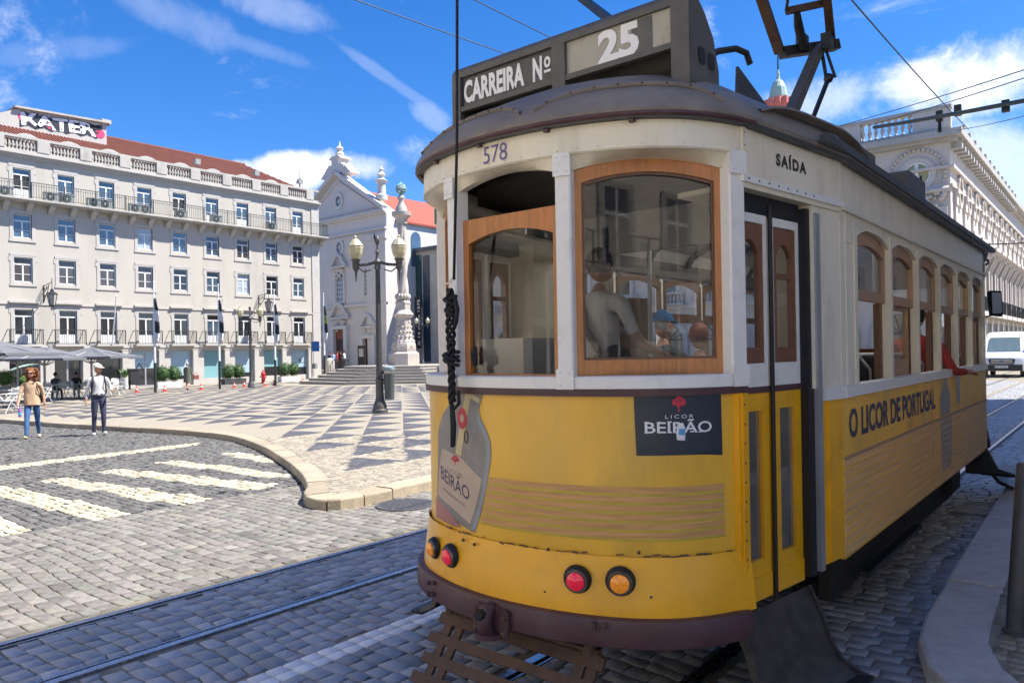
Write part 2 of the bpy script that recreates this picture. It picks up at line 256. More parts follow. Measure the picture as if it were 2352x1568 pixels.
# ---------------------------------------------------------------- mesh helpers
def tag(o, label=None, cat=None, group=None, kind=None):
    for k, v in (('label', label), ('category', cat), ('group', group), ('kind', kind)):
        if v: o[k] = v
    return o
def root_of(o):
    while o.parent: o = o.parent
    return o
def thing(name, label, cat, loc=(0, 0, 0), group=None, rotz=0):
    o = D.objects.new(name, None); COL.objects.link(o); o.location = loc; o.rotation_euler[2] = rotz; o.empty_display_size = .2
    return tag(o, label, cat, group)
class MB:
    def __init__(s): s.v = []; s.f = []; s.m = []
    def add(s, vs, fs, mi=0):
        o = len(s.v); s.v += [tuple(q) for q in vs]; s.f += [tuple(i+o for i in f) for f in fs]; s.m += [mi]*len(fs); return s
    def box(s, x0, y0, z0, x1, y1, z1, mi=0):
        if x0 > x1: x0, x1 = x1, x0
        if y0 > y1: y0, y1 = y1, y0
        if z0 > z1: z0, z1 = z1, z0
        return s.add([(x0, y0, z0), (x1, y0, z0), (x1, y1, z0), (x0, y1, z0), (x0, y0, z1), (x1, y0, z1), (x1, y1, z1), (x0, y1, z1)],
                     [(0, 3, 2, 1), (4, 5, 6, 7), (0, 1, 5, 4), (1, 2, 6, 5), (2, 3, 7, 6), (3, 0, 4, 7)], mi)
    def bar(s, p, q, w, h=None, up=(0, 0, 1), mi=0, w2=None, h2=None):
        h = h or w; w2 = w2 or w; h2 = h2 or h
        p, q = Vector(p), Vector(q); t = (q-p).normalized(); up = Vector(up)
        if abs(t.dot(up)) > .98: up = Vector((0, 1, 0))
        a = t.cross(up).normalized(); b = a.cross(t).normalized(); vs = []
        for c, ww, hh in ((p, w, h), (q, w2, h2)):
            for i, j in ((-1, -1), (1, -1), (1, 1), (-1, 1)): vs.append(c+a*(i*ww/2)+b*(j*hh/2))
        return s.add(vs, [(3, 2, 1, 0), (4, 5, 6, 7), (0, 1, 5, 4), (1, 2, 6, 5), (2, 3, 7, 6), (3, 0, 4, 7)], mi)
    def tube(s, path, r, n=8, mi=0, cap=True):
        P = [Vector(p) for p in path]; rs = r if isinstance(r, (list, tuple)) else [r]*len(P); vs = []; fs = []; a = None
        for i, p in enumerate(P):
            t = (P[min(i+1, len(P)-1)]-P[max(i-1, 0)])
            t = t.normalized() if t.length > 1e-9 else Vector((0, 0, 1))
            if a is None:
                up = Vector((0, 0, 1)) if abs(t.z) < .9 else Vector((1, 0, 0)); a = t.cross(up).normalized()
            else: a = (a-t*a.dot(t)).normalized()
            b = t.cross(a)
            for k in range(n):
                g = 2*PI*k/n; vs.append(p+(a*math.cos(g)+b*math.sin(g))*rs[i])
        for i in range(len(P)-1):
            for k in range(n): fs.append((i*n+k, i*n+(k+1) % n, (i+1)*n+(k+1) % n, (i+1)*n+k))
        if cap: fs += [tuple(range(n-1, -1, -1)), tuple((len(P)-1)*n+k for k in range(n))]
        return s.add(vs, fs, mi)
    def lathe(s, prof, n=16, c=(0, 0, 0), mi=0, rot=0., sq=False):
        vs = []; fs = []
        for r, z in prof:
            for k in range(n):
                g = 2*PI*k/n+rot; vs.append((c[0]+r*math.cos(g), c[1]+r*math.sin(g), c[2]+z))
        for i in range(len(prof)-1):
            for k in range(n): fs.append((i*n+k, i*n+(k+1) % n, (i+1)*n+(k+1) % n, (i+1)*n+k))
        fs += [tuple(range(n-1, -1, -1)), tuple((len(prof)-1)*n+k for k in range(n))]
        return s.add(vs, fs, mi)
    def disc(s, c, nrm, r, n=16, t=.01, mi=0, r2=None):
        c = Vector(c); nrm = Vector(nrm).normalized(); return s.tube([c, c+nrm*t], [r, r if r2 is None else r2], n, mi)
    def grid(s, rows, mi=0, closed=False, flip=False):
        n = len(rows[0]); vs = [p for r in rows for p in r]; fs = []
        for i in range(len(rows)-1):
            for k in range(n if closed else n-1):
                q = (i*n+k, i*n+(k+1) % n, (i+1)*n+(k+1) % n, (i+1)*n+k); fs.append(q[::-1] if flip else q)
        return s.add(vs, fs, mi)
    def poly(s, pts, mi=0): return s.add(pts, [tuple(range(len(pts)))], mi)
    def prism(s, pts, ext, mi=0):       # a planar outline pushed along ext
        e = Vector(ext); n = len(pts); a = [Vector(p) for p in pts]; b = [p+e for p in a]
        return s.add(a+b, [tuple(range(n-1, -1, -1)), tuple(range(n, 2*n))]+[(i, (i+1) % n, n+(i+1) % n, n+i) for i in range(n)], mi)
    def ringframe(s, outer, inner, pl, n0, n1, mi=0):   # outer / inner outlines of equal count, pl(u, z, n) places them
        n = len(outer); vs = [pl(*p, n1) for p in outer]+[pl(*p, n1) for p in inner]+[pl(*p, n0) for p in inner]+[pl(*p, n0) for p in outer]; fs = []
        for i in range(n):
            j = (i+1) % n
            for r in range(4):
                a, b = r*n, ((r+1) % 4)*n; fs.append((a+i, a+j, b+j, b+i))
        return s.add(vs, fs, mi)
    def sphere(s, c, r, n=12, m=8, mi=0, sc=(1, 1, 1)):
        prof = [(math.sin(PI*i/m), -math.cos(PI*i/m)) for i in range(m+1)]
        vs = []; fs = []
        for a, b in prof[1:-1]:
            for k in range(n): g = 2*PI*k/n; vs.append((c[0]+r*sc[0]*a*math.cos(g), c[1]+r*sc[1]*a*math.sin(g), c[2]+r*sc[2]*b))
        for i in range(m-2):
            for k in range(n): fs.append((i*n+k, i*n+(k+1) % n, (i+1)*n+(k+1) % n, (i+1)*n+k))
        lo = len(vs); vs += [(c[0], c[1], c[2]-r*sc[2]), (c[0], c[1], c[2]+r*sc[2])]
        for k in range(n): fs.append((lo, (k+1) % n, k)); fs.append((lo+1, (m-2)*n+k, (m-2)*n+(k+1) % n))
        return s.add(vs, fs, mi)
    def build(s, name, mats, parent=None, smooth=False, shift=None):
        sh = Vector((0, 0, 0)) if parent is None else root_of(parent).location.copy()
        if shift is not None: sh = Vector(shift)
        me = D.meshes.new(name); me.from_pydata([(a-sh.x, b-sh.y, c-sh.z) for a, b, c in s.v], [], s.f)
        mats = mats if isinstance(mats, (list, tuple)) else [mats]
        for q in mats: me.materials.append(M[q] if isinstance(q, str) else q)
        if len(mats) > 1: me.polygons.foreach_set('material_index', s.m)
        if smooth:
            me.polygons.foreach_set('use_smooth', [True]*len(s.f))
            if smooth != 'all': me.set_sharp_from_angle(angle=math.radians(38))
        me.update(); o = D.objects.new(name, me); COL.objects.link(o)
        if parent is not None: o.parent = parent
        elif shift is not None: o.location = sh
        return o
def inst(o, parent, loc=(0, 0, 0), name=None, rotz=0, scale=None):    # one more object with the same mesh
    c = o.copy(); COL.objects.link(c); c.parent = parent; c.location = loc; c.rotation_euler[2] = rotz
    if scale: c.scale = scale
    if name: c.name = name
    return c
def copy_tree(o, loc=None, rotz=None, label=None, parent=None, scale=None):
    c = o.copy(); COL.objects.link(c); c.parent = parent
    if loc is not None: c.location = loc
    if rotz is not None: c.rotation_euler[2] = rotz
    if scale: c.scale = (scale,)*3
    if label: c['label'] = label
    for ch in list(o.children): copy_tree(ch, parent=c)
    return c
_tcache = {}
def text2d(s, bold=0., spacing=1.):      # flat letters: verts (width normalised later), triangles
    k = (s, bold, spacing)
    if k in _tcache: return _tcache[k]
    cu = D.curves.new('t', 'FONT'); cu.body = s; cu.size = 1; cu.offset = bold; cu.space_character = spacing; cu.resolution_u = 3; cu.fill_mode = 'FRONT'
    o = D.objects.new('t', cu); COL.objects.link(o); dg = bpy.context.evaluated_depsgraph_get(); dg.update()
    me = D.meshes.new_from_object(o.evaluated_get(dg)); vs = [(v.co.x, v.co.y) for v in me.vertices]; fs = [tuple(p.vertices) for p in me.polygons]
    D.objects.remove(o); D.meshes.remove(me); D.curves.remove(cu)
    x0 = min(v[0] for v in vs); x1 = max(v[0] for v in vs)
    r = ([((x-x0)/(x1-x0), y) for x, y in vs], fs); _tcache[k] = r; return r
def text_on(mb, s, place, w, h, bold=0., mi=0, spacing=1.):   # letters placed by place(a, b): a over 0..w, b over 0..h (capital height)
    vs, fs = text2d(s, bold, spacing); cap = .70
    return mb.add([place(x*w, y/cap*h) for x, y in vs], fs, mi)

# stones: many little blocks with a chamfered top, all in one mesh, each with its own tint
def stones_mesh(name, cells, top, material, cham=.012, depth=.05, jit=.006, tints=None, rough=.004):
    # cells: (n,4,2) corner outlines in plan
    c = np.asarray(cells, float); n = len(c); ctr = c.mean(1, keepdims=True)
    c = c+rng.normal(0, jit, c.shape)
    d = c-ctr; ln = np.linalg.norm(d, axis=2, keepdims=True)+1e-9; inn = c-d/ln*cham*1.3
    zt = np.asarray(top, float).reshape(n, 1)+rng.normal(0, rough, (n, 4))+rng.normal(0, rough*.8, (n, 1))
    V = np.zeros((n, 12, 3)); V[:, 0:4, :2] = inn; V[:, 0:4, 2] = zt; V[:, 4:8, :2] = c; V[:, 4:8, 2] = zt-cham; V[:, 8:12, :2] = c; V[:, 8:12, 2] = zt-depth
    q = [(0, 1, 2, 3)]+[(4+i, 4+(i+1) % 4, (i+1) % 4, i) for i in range(4)]+[(8+i, 8+(i+1) % 4, 4+(i+1) % 4, 4+i) for i in range(4)]
    Fq = (np.asarray(q)[None]+(np.arange(n)*12)[:, None, None]).reshape(-1, 4)
    me = D.meshes.new(name); me.vertices.add(n*12); me.vertices.foreach_set('co', V.reshape(-1)); me.loops.add(Fq.size); me.loops.foreach_set('vertex_index', Fq.reshape(-1).astype(np.int32))
    me.polygons.add(len(Fq)); me.polygons.foreach_set('loop_start', (np.arange(len(Fq))*4).astype(np.int32)); me.update(calc_edges=True)
    t = rng.normal(1, .16, (n, 1)).clip(.6, 1.45) if tints is None else np.asarray(tints).reshape(n, 1)
    colr = np.ones((n, 12, 4)); colr[:, :, 0:3] = (t*np.array([1, 1, 1])+rng.normal(0, .02, (n, 3)))[:, None, :]
    at = me.attributes.new('tint', 'FLOAT_COLOR', 'POINT'); at.data.foreach_set('color', colr.reshape(-1).astype(np.float32))
    me.materials.append(M[material]); return me
def stone_set(name, cells, top, material, parent, nind=300, **k):
    # the nind nearest the camera become objects of their own, the rest one mesh
    c = np.asarray(cells, float); ctr = c.mean(1); d = ctr[:, 1]*CT-ctr[:, 0]*ST; rr = ctr[:, 0]*CT+ctr[:, 1]*ST
    vis = (np.abs(rr/np.maximum(d, .1)) < .72) & (d > 2.9) & ~((ctr[:, 0] > -3.5) & (ctr[:, 0] < -1.3) & (ctr[:, 1] > 3.0) & (ctr[:, 1] < 11.8)); key = np.where(vis, d, 1e6+d); order = np.argsort(key)
    top = np.asarray(top, float); ind = order[:nind]; rest = order[nind:]
    tl = k.pop('tints', None)
    for i in ind:
        o3 = np.array([ctr[i, 0], ctr[i, 1]]); me = stones_mesh(name, c[i:i+1]-o3, [0], material, tints=None if tl is None else [tl[i]], **k)
        o = D.objects.new(name, me); COL.objects.link(o); o.location = (o3[0], o3[1], top[i]); o.parent = parent
    if len(rest):
        me = stones_mesh('far_'+name+'s', c[rest], top[rest], material, tints=None if tl is None else np.asarray(tl)[rest], **k)
        o = D.objects.new('far_'+name+'s', me); COL.objects.link(o); o.parent = parent; o['kind'] = 'stuff'
def inside(p, poly):
    x, y = p; c = False; n = len(poly)
    for i in range(n):
        x1, y1 = poly[i]; x2, y2 = poly[(i+1) % n]
        if (y1 > y) != (y2 > y) and x < (x2-x1)*(y-y1)/(y2-y1)+x1: c = not c
    return c
def inside_np(P, poly):
    x, y = P[:, 0], P[:, 1]; c = np.zeros(len(P), bool); n = len(poly)
    for i in range(n):
        x1, y1 = poly[i]; x2, y2 = poly[(i+1) % n]
        if y1 == y2: continue
        k = ((y1 > y) != (y2 > y)) & (x < (x2-x1)*(y-y1)/(y2-y1)+x1); c ^= k
    return c
def offset_poly(pts, d, closed=True):     # shift an outline sideways (left of its direction is +)
    out = []; n = len(pts)
    for i in range(n):
        a = Vector(pts[(i-1) % n] if closed or i > 0 else pts[0]); b = Vector(pts[i]); c = Vector(pts[(i+1) % n] if closed or i < n-1 else pts[-1])
        t = Vector((0, 0))
        if (b-a).length > 1e-6: t += (b-a).normalized()
        if (c-b).length > 1e-6: t += (c-b).normalized()
        t.normalize(); out.append((b.x-t.y*d, b.y+t.x*d))
    return out
def resample(pts, step):
    P = [Vector(p) for p in pts]; out = [P[0].copy()]; acc = 0
    L_ = [0]
    for a, b in zip(P, P[1:]): L_.append(L_[-1]+(b-a).length)
    tot = L_[-1]; n = max(2, int(round(tot/step))); res = []
    for i in range(n+1):
        s = tot*i/n; k = 0
        while k < len(P)-2 and L_[k+1] < s: k += 1
        f = (s-L_[k])/max(1e-9, L_[k+1]-L_[k]); res.append(P[k].lerp(P[k+1], f))
    return res
def smooth_line(pts, n=6):
    P = [Vector(p) for p in pts]; out = []
    for i in range(len(P)-1):
        p0, p1, p2, p3 = P[max(0, i-1)], P[i], P[i+1], P[min(len(P)-1, i+2)]
        for k in range(n):
            t = k/n; out.append(.5*((2*p1)+(p2-p0)*t+(2*p0-5*p1+4*p2-p3)*t*t+(3*p1-p0-3*p2+p3)*t**3))
    out.append(P[-1]); return out

# ---------------------------------------------------------------- ground, road, rails
mb = MB(); mb.poly([(-600, -600, -.9), (600, -600, -.9), (600, 600, -.9), (-600, 600, -.9)])
tag(mb.build('ground', 'ground'), kind='structure')
def sheet(mb, xs, y0, y1, dz):
    mb.grid([[(x, y0, gz(x)+dz) for x in xs], [(x, y1, gz(x)+dz) for x in xs]])
mb = MB(); sheet(mb, [-130, -54, -30, -20, -12, -6, 0, 14], -40, 140, -.012)
road = tag(mb.build('road', 'mortar'), kind='structure')
PLAZA_FRONT = smooth_line([(-60, 6.2), (-40, 7.05), (-27.9, 7.8), (-22.2, 8.42), (-18.6, 8.95), (-16.5, 9.0), (-15.2, 8.78), (-13.3, 8.16), (-11.3, 7.34), (-9.65, 6.56), (-8.6, 5.95), (-8.1, 5.55), (-7.7, 5.4), (-7.42, 5.5), (-7.32, 5.8), (-7.36, 6.4), (-7.4, 7.1), (-7.45, 10), (-7.5, 20), (-7.6, 43)], 5)
PLAZA_FRONT = [(p.x, p.y) for p in PLAZA_FRONT]
PLAZA = PLAZA_FRONT+[(-60, 43)]
KH = .13
# road setts, laid in courses across the street
def courses(x0, x1, y0, y1, dx, dy, gap, varx=.25, keep=None, along='x'):
    cells = []; y = y0
    while y < y1:
        h = dy*(1+random.uniform(-.13, .13)); x = x0-random.random()*dx
        while x < x1:
            w = dx*(1+random.uniform(-varx, varx)); a, b = max(x, x0), min(x+w-gap, x1)
            if b-a > dx*.35 and (keep is None or keep((a+b)/2, y+h/2)):
                cells.append([(a, y), (b, y), (b, y+h-gap), (a, y+h-gap)])
            x += w
        y += h
    return cells
RAILS = [-5.74, -4.82, -2.79, -1.88]
strips = [(-9.35, -5.86), (-5.66, -4.90), (-4.74, -3.96), (-3.76, -2.87), (-2.71, -1.96), (-1.80, -.8)]
cells = []
PI_in = offset_poly(PLAZA_FRONT, -.02, False)
def on_plaza(x, y): return inside((x, y), PLAZA)
def infov(x, y, m=.74):
    d = y*CT-x*ST; return d > 2.4 and abs((x*CT+y*ST)/d) < m
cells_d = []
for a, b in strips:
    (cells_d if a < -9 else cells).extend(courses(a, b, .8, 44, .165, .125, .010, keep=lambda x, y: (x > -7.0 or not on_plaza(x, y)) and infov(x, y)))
cells = np.array(cells)
# one course in a slightly skewed, wavy line, as worn paving is
cells[:, :, 1] += .03*np.sin(cells[:, :, 0]*2.3+cells[:, :, 1]*.4)+.012*np.sin(cells[:, :, 0]*7+cells[:, :, 1]*3)
stone_set('sett', cells, [gz(x) for x in cells.mean(1)[:, 0]], 'sett', road, cham=.0045, depth=.05, jit=.0055, rough=.0009)
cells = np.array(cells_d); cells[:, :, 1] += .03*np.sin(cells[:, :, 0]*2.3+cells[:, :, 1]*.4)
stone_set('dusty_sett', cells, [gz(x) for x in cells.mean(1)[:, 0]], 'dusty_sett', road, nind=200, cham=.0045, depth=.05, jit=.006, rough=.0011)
# white marker tiles along the track
tl = []; y = 1.2
while y < 4.6:
    for k in range(2): tl.append([(-3.95+k*.098, y), (-3.862+k*.098, y), (-3.862+k*.098, y+.110), (-3.95+k*.098, y+.110)])
    y += .122
tl = np.array(tl); stone_set('white_tile', tl, [0.003]*len(tl), 'white_tile', road, cham=.002, jit=.001, depth=.05, rough=.0008)
# rails
for i, X in enumerate(RAILS):
    s = -1 if i % 2 == 0 else 1
    mb = MB(); mb.box(X-.03, -6, -.05, X+.03, 130, .006); mb.box(X-.075, -6, -.05, X-.062, 130, .002) if i % 2 else mb.box(X+.062, -6, -.05, X+.075, 130, .002)
    r = mb.build('rail', 'rail_steel', road)
    mb = MB(); a, b = (X-.062, X-.03) if i % 2 else (X+.03, X+.062); mb.box(a, -6, -.05, b, 130, -.007); mb.build('rail_groove', 'rail_dark', r)
# side street of fine setts with the white crossing
edge_x = -9.37
def ctop(x, y): return gz(x)+.0
stripesP = [[(505, 1040), (560, 1038), (640, 1060), (600, 1062)], [(355, 1062), (410, 1056), (672, 1090), (655, 1100)], [(220, 1083), (280, 1076), (640, 1112), (580, 1126)], [(90, 1104), (150, 1096), (488, 1144), (405, 1160)], [(-60, 1118), (20, 1116), (310, 1177), (210, 1198)], [(-60, 1180), (0, 1188), (98, 1217), (-60, 1250)]]
def crossing(k):      # six bars, in plan
    x0, x1 = (-13.75+.13*k, -9.42); y = 7.35-1.0*k
    return x0, x1, y
BARS = []
for k, P in enumerate(stripesP):
    g = [at_g(*p) for p in P]; BARS.append([(q.x, q.y) for q in g])
LINE = [(q.x, q.y) for q in (at_g(-60, 1086), at_g(-60, 1076), at_g(455, 1016), at_g(460, 1021))]
c2 = courses(-29, edge_x, .5, 9.6, .125, .115, .012, keep=lambda x, y: not on_plaza(x, y) and infov(x, y))
c2 = np.array(c2); cc = c2.mean(1); wh = np.zeros(len(c2), bool)
for b in BARS+[LINE]: wh |= inside_np(cc, b)
c2[:, :, 1] += .02*np.sin(c2[:, :, 0]*3+c2[:, :, 1]); 
side = tag(MB().add([(-130, -2, gz(-130)-.008), (edge_x, -2, gz(edge_x)-.008), (edge_x, 10, gz(edge_x)-.008), (-130, 10, gz(-130)-.008)], [(0, 1, 2, 3)]).build('side_street', 'fine_sett'), kind='structure')
stone_set('grey_sett', c2[~wh], [gz(x) for x in cc[~wh][:, 0]], 'fine_sett', side, nind=150, cham=.012, depth=.04, jit=.009, rough=.004)
stone_set('white_sett', c2[wh], [gz(x)+.004 for x in cc[wh][:, 0]], 'white_sett', side, nind=300, cham=.013, depth=.04, jit=.01, rough=.004)

# the square: raised sheet, kerb stones, mosaic
plaza = MB()
inn = offset_poly(PLAZA_FRONT, .28, False)
xs = sorted(set([p[0] for p in inn]))
plaza.poly([(p[0], p[1], gz(p[0])+KH-.004) for p in inn]+[(-64, 43, gz(-64)+KH-.004)])
plaza = tag(plaza.build('square_pavement', 'mosaic_white'), kind='structure')
bmx = bmesh.new(); bmx.from_mesh(plaza.data); bmesh.ops.triangulate(bmx, faces=bmx.faces); bmx.to_mesh(plaza.data); bmx.free()
def attr_white(me):
    at = me.attributes.new('tint', 'FLOAT_COLOR', 'POINT'); at.data.foreach_set('color', [1.]*4*len(me.vertices))
attr_white(plaza.data)
def kerb_run(line, width, height, parent, step, material, name='kerb_stone', side=1):
    P = resample(line, step)
    fine = [Vector(p) for p in line]
    for i in range(len(P)-1):
        # the stone follows the curve between its two ends
        a, b = P[i], P[i+1]; seg = [a.lerp(b, t/3) for t in range(4)]
        # pull the inner points onto the true curve
        for j in (1, 2):
            q = seg[j]; best = min(((q-(f0.lerp(f1, max(0, min(1, (q-f0).dot(f1-f0)/max(1e-9, (f1-f0).length_squared)))))).length, f0.lerp(f1, max(0, min(1, (q-f0).dot(f1-f0)/max(1e-9, (f1-f0).length_squared))))) for f0, f1 in zip(fine, fine[1:]))
            seg[j] = best[1]
        d0 = (seg[1]-seg[0]).normalized()*.011; d1 = (seg[3]-seg[2]).normalized()*.011; seg[0] = seg[0]+d0; seg[3] = seg[3]-d1
        mbk = MB(); rows = []; hh = height+random.uniform(-.006, .006)
        for j, q in enumerate(seg):
            # along the whole line, the sideways direction
            t = (seg[min(3, j+1)]-seg[max(0, j-1)]).normalized()
            if i > 0 and j == 0: t = (P[i+1]-P[i-1]).normalized()
            if i < len(P)-2 and j == 3: t = (P[i+2]-P[i]).normalized()
            nrm = Vector((-t.y, t.x))*side; z = gz(q.x)
            prof = [(0, -.05), (0, hh-.025), (.008, hh-.008), (.025, hh), (width, hh+.002), (width, hh-.06)]
            rows.append([(q.x+nrm.x*w+random.uniform(-.003, .003), q.y+nrm.y*w, z+h) for w, h in prof])
        mbk.grid(rows, flip=side < 0); mbk.poly(rows[0] if side > 0 else rows[0][::-1]); mbk.poly(rows[-1][::-1] if side > 0 else rows[-1])
        mbk.build(name, material, parent, shift=None)
kerb_run(PLAZA_FRONT[10:50], .30, KH, plaza, 1.0, 'kerb'); kerb_run(PLAZA_FRONT[49:76], .30, KH, plaza, .55, 'kerb'); kerb_run(PLAZA_FRONT[75:96], .30, KH, plaza, 1.1, 'kerb')
kerb_run(PLAZA_FRONT[:11], .30, KH, plaza, 3, 'kerb')
# mosaic of dark triangles laid on a slanting lattice
COLC = Vector((-40.6, 36.6))
margin = offset_poly(PLAZA_FRONT, .5, False)
MARG = [p for p in margin if p[0] > -53]+[(-52.2, 42), (-52.2, 7.4)]
UX, UY, VX_, VY_ = .745, -.667, .667, .745; TRI = []
def lat(u, v): return (UX*u+VX_*v, UY*u+VY_*v)
PU, PV = 1.79, .9
for kc in range(-34, 28):
    v0 = kc*PV; v1 = v0+PV
    for ku in range(-46, 4):
        u0 = ku*PU+(-.47 if kc % 2 else .44)-.0; u1 = u0+PU-.18; um = (u0+u1)/2-.1
        far_ = u0 < -24
        blk = (kc//5+ku//4) % 3 if far_ else 0
        t = [lat(u0, v0+.02), lat(u1, v0+.02), lat(um, v1-.02)] if blk == 0 else ([lat(u0, v1-.02), lat(um, v0+.02), lat(u1, v1-.02)] if blk == 1 else [lat(u0, v0+.02), lat(u1, v1-.02), lat(u0, v1-.02)])
        if all(inside(p, MARG) and math.hypot(p[0]-COLC.x, p[1]-COLC.y) > 8.4 for p in t): TRI.append(t)
mb = MB()
for t in TRI:
    pts = [(x, y, gz(x)+KH+.0015) for x, y in t]
    ar = sum(pts[i][0]*pts[(i+1) % len(pts)][1]-pts[(i+1) % len(pts)][0]*pts[i][1] for i in range(len(pts)))
    mb.poly(pts if ar > 0 else pts[::-1])
dm = mb.build('dark_mosaic', 'mosaic_dark', plaza); dm['kind'] = 'stuff'; attr_white(dm.data)
# near the kerb tip the little mosaic stones are modelled one by one
def mosaic_cells(x0, x1, y0, y1, s, keep):
    return np.array(courses(x0, x1, y0, y1, s, s, .010, varx=.16, keep=keep))
IN = offset_poly(PLAZA_FRONT, .31, False); INP = IN+[(-60, 43)]
mc = mosaic_cells(-17, -7.6, 5.6, 15.5, .10, lambda x, y: y*CT-x*ST < 16.5 and inside((x, y), INP) and infov(x, y) and (x*CT+y*ST)/(y*CT-x*ST) < -.06)
cc = mc.mean(1); mc[:, :, 0] += .02*np.sin(mc[:, :, 1]*4+mc[:, :, 0]*.7); mc[:, :, 1] += .03*np.sin(mc[:, :, 0]*2.5)
dk = np.zeros(len(mc), bool)
for t in TRI: dk |= inside_np(cc, t)
stone_set('mosaic_stone', mc[~dk], [gz(x)+KH+.004 for x in cc[~dk][:, 0]], 'mosaic_white', plaza, nind=300, cham=.006, depth=.03, jit=.0045, rough=.0012)
stone_set('dark_mosaic_stone', mc[dk], [gz(x)+KH+.004 for x in cc[dk][:, 0]], 'mosaic_dark', plaza, nind=100, cham=.006, depth=.03, jit=.0045, rough=.0012)

# right-hand pavement with its granite kerb
RP = smooth_line([(.9, 3.55), (.3, 3.6), (-.3, 3.85), (-.72, 4.3), (-.93, 4.75), (-1.02, 5.3), (-1.05, 6.3), (-1.12, 9), (-1.18, 12), (-1.35, 20), (-1.6, 36)], 5); RP = [(p.x, p.y) for p in RP]
ri = offset_poly(RP, -.36, False)
mb = MB(); mb.poly([(x, y, KH-.006) for x, y in ri]+[(2.19, 36, KH-.006), (2.19, 3.4, KH-.006)][::1])
rpav = tag(mb.build('right_pavement', 'mosaic_white'), kind='structure')
bmx = bmesh.new(); bmx.from_mesh(rpav.data); bmesh.ops.triangulate(bmx, faces=bmx.faces); bmesh.ops.recalc_face_normals(bmx, faces=bmx.faces); bmx.to_mesh(rpav.data); bmx.free(); attr_white(rpav.data)
kerb_run(RP, .36, KH, rpav, 1.3, 'granite_kerb', side=-1)
RPI = offset_poly(RP, -.39, False)+[(2.1, 36), (2.1, 3.5)]
mc = mosaic_cells(-1, 1.0, 3.9, 8, .085, lambda x, y: inside((x, y), RPI) and infov(x, y, .8)); 
if len(mc):
    mc[:, :, 0] += .02*np.sin(mc[:, :, 1]*6)
    stone_set('mosaic_stone', mc, [KH+.003]*len(mc), 'mosaic_white', rpav, nind=150, cham=.006, depth=.03, jit=.006, rough=.0014)
mb = MB(); mb.grid([[(x, y, gz(x)+.02) for x in (-9.4, -6, 0, 14)] for y in (-40, -3.2)])
rear = tag(mb.build('bounce_pavement', 'bounce_stone'), kind='structure'); attr_white(rear.data)  # added out of view as a sunlit reflector for the tram front
# manhole cover and drain grate
m0 = at_g(931, 1160); t = thing('manhole_cover', 'round patterned iron manhole cover in the road beside the rounded kerb', 'manhole cover', (m0.x, m0.y, 0))
mb = MB(); mb.lathe([(.36, -.02), (.36, .012), (.335, .012), (.335, .007)], 32, (m0.x, m0.y, 0)); mb.build('frame', 'cast_iron', t, True)
mb = MB(); mb.lathe([(.33, -.02), (.33, .009)], 32, (m0.x, m0.y, 0))
for i in range(-7, 8):
    for j in range(-7, 8):
        x, y = i*.042+(.021 if j % 2 else 0), j*.042
        if x*x+y*y < .31**2: mb.box(m0.x+x-.013, m0.y+y-.013, .008, m0.x+x+.013, m0.y+y+.013, .014)
mb.build('lid', 'cast_iron', t)
t = thing('drain_grate', 'rectangular iron drain grate set in the setts beside the granite kerb', 'drain grate', (-1.3, 9.85, 0))
mb = MB(); gx0, gx1, gy0, gy1 = -1.52, -1.13, 9.4, 10.2
for a in ((gx0, gy0, gx1, gy0+.05), (gx0, gy1-.05, gx1, gy1), (gx0, gy0+.05, gx0+.05, gy1-.05), (gx1-.05, gy0+.05, gx1, gy1-.05)): mb.box(a[0], a[1], -.04, a[2], a[3], .016)
mb.build('frame', 'cast_iron', t)
for k in range(8):
    y = gy0+.09+k*.083; MB().box(gx0+.05, y, -.035, gx1-.05, y+.04, .015).build('bar', 'granite_kerb', t)
MB().box(gx0+.05, gy0+.05, .0095, gx1-.05, gy1-.05, .0105).build('sump_shade', 'rail_dark', t)  # flat dark sheet over the setts, standing for the shade below the bars
# ---------------------------------------------------------------- the tram
TX, TY, TL = -2.41, 2.825, 9.0
tram = thing('tram', 'yellow and white vintage tram on the rails with route sign on its roof', 'tram', (TX, TY+TL/2, 0))
_x = np.linspace(0, 1, 400); _y = .35*_x**2+.27*_x**8; _s = np.concatenate([[0], np.cumsum(np.hypot(np.diff(_x), np.diff(_y)))]); SMAX = _s[-1]
def fcurve(s):
    a = abs(s); x = np.interp(a, _s, _x); y = np.interp(a, _s, _y); dx, dy = 1., .7*x+2.16*x**7; l = math.hypot(dx, dy)
    nx, ny = dy/l, -dx/l
    return (math.copysign(x, s), y, math.copysign(nx, s), ny)
def fp(s, z, off=0.):
    x, y, nx, ny = fcurve(s); return Vector((TX+x+nx*off, TY+y+ny*off, z))
def dash(px, py, off=0.):      # spot of the photograph -> (s, z) on the bowed end
    R = ray(px, py); best = None
    ss = np.linspace(-SMAX, SMAX, 1600)
    P = np.array([fp(s, 0, off)[:2] for s in ss]) if (off not in _dc) else _dc[off]
    _dc[off] = P
    cr = P[:, 0]*R.y-P[:, 1]*R.x; t = P[:, 0]*R.x+P[:, 1]*R.y
    idx = np.where(np.diff(np.sign(cr)) != 0)[0]
    if len(idx) == 0: i = int(np.argmin(np.abs(cr)))
    else: i = min(idx, key=lambda q: t[q])
    tt = t[i]/(R.x**2+R.y**2); return float(ss[i]), EYE+R.z*tt
_dc = {}
SS = np.linspace(-SMAX, SMAX, 49)
def end_xform(mbs): pass
HW = 1.15; YD = 1.675      # half width of the saloon, length of a platform
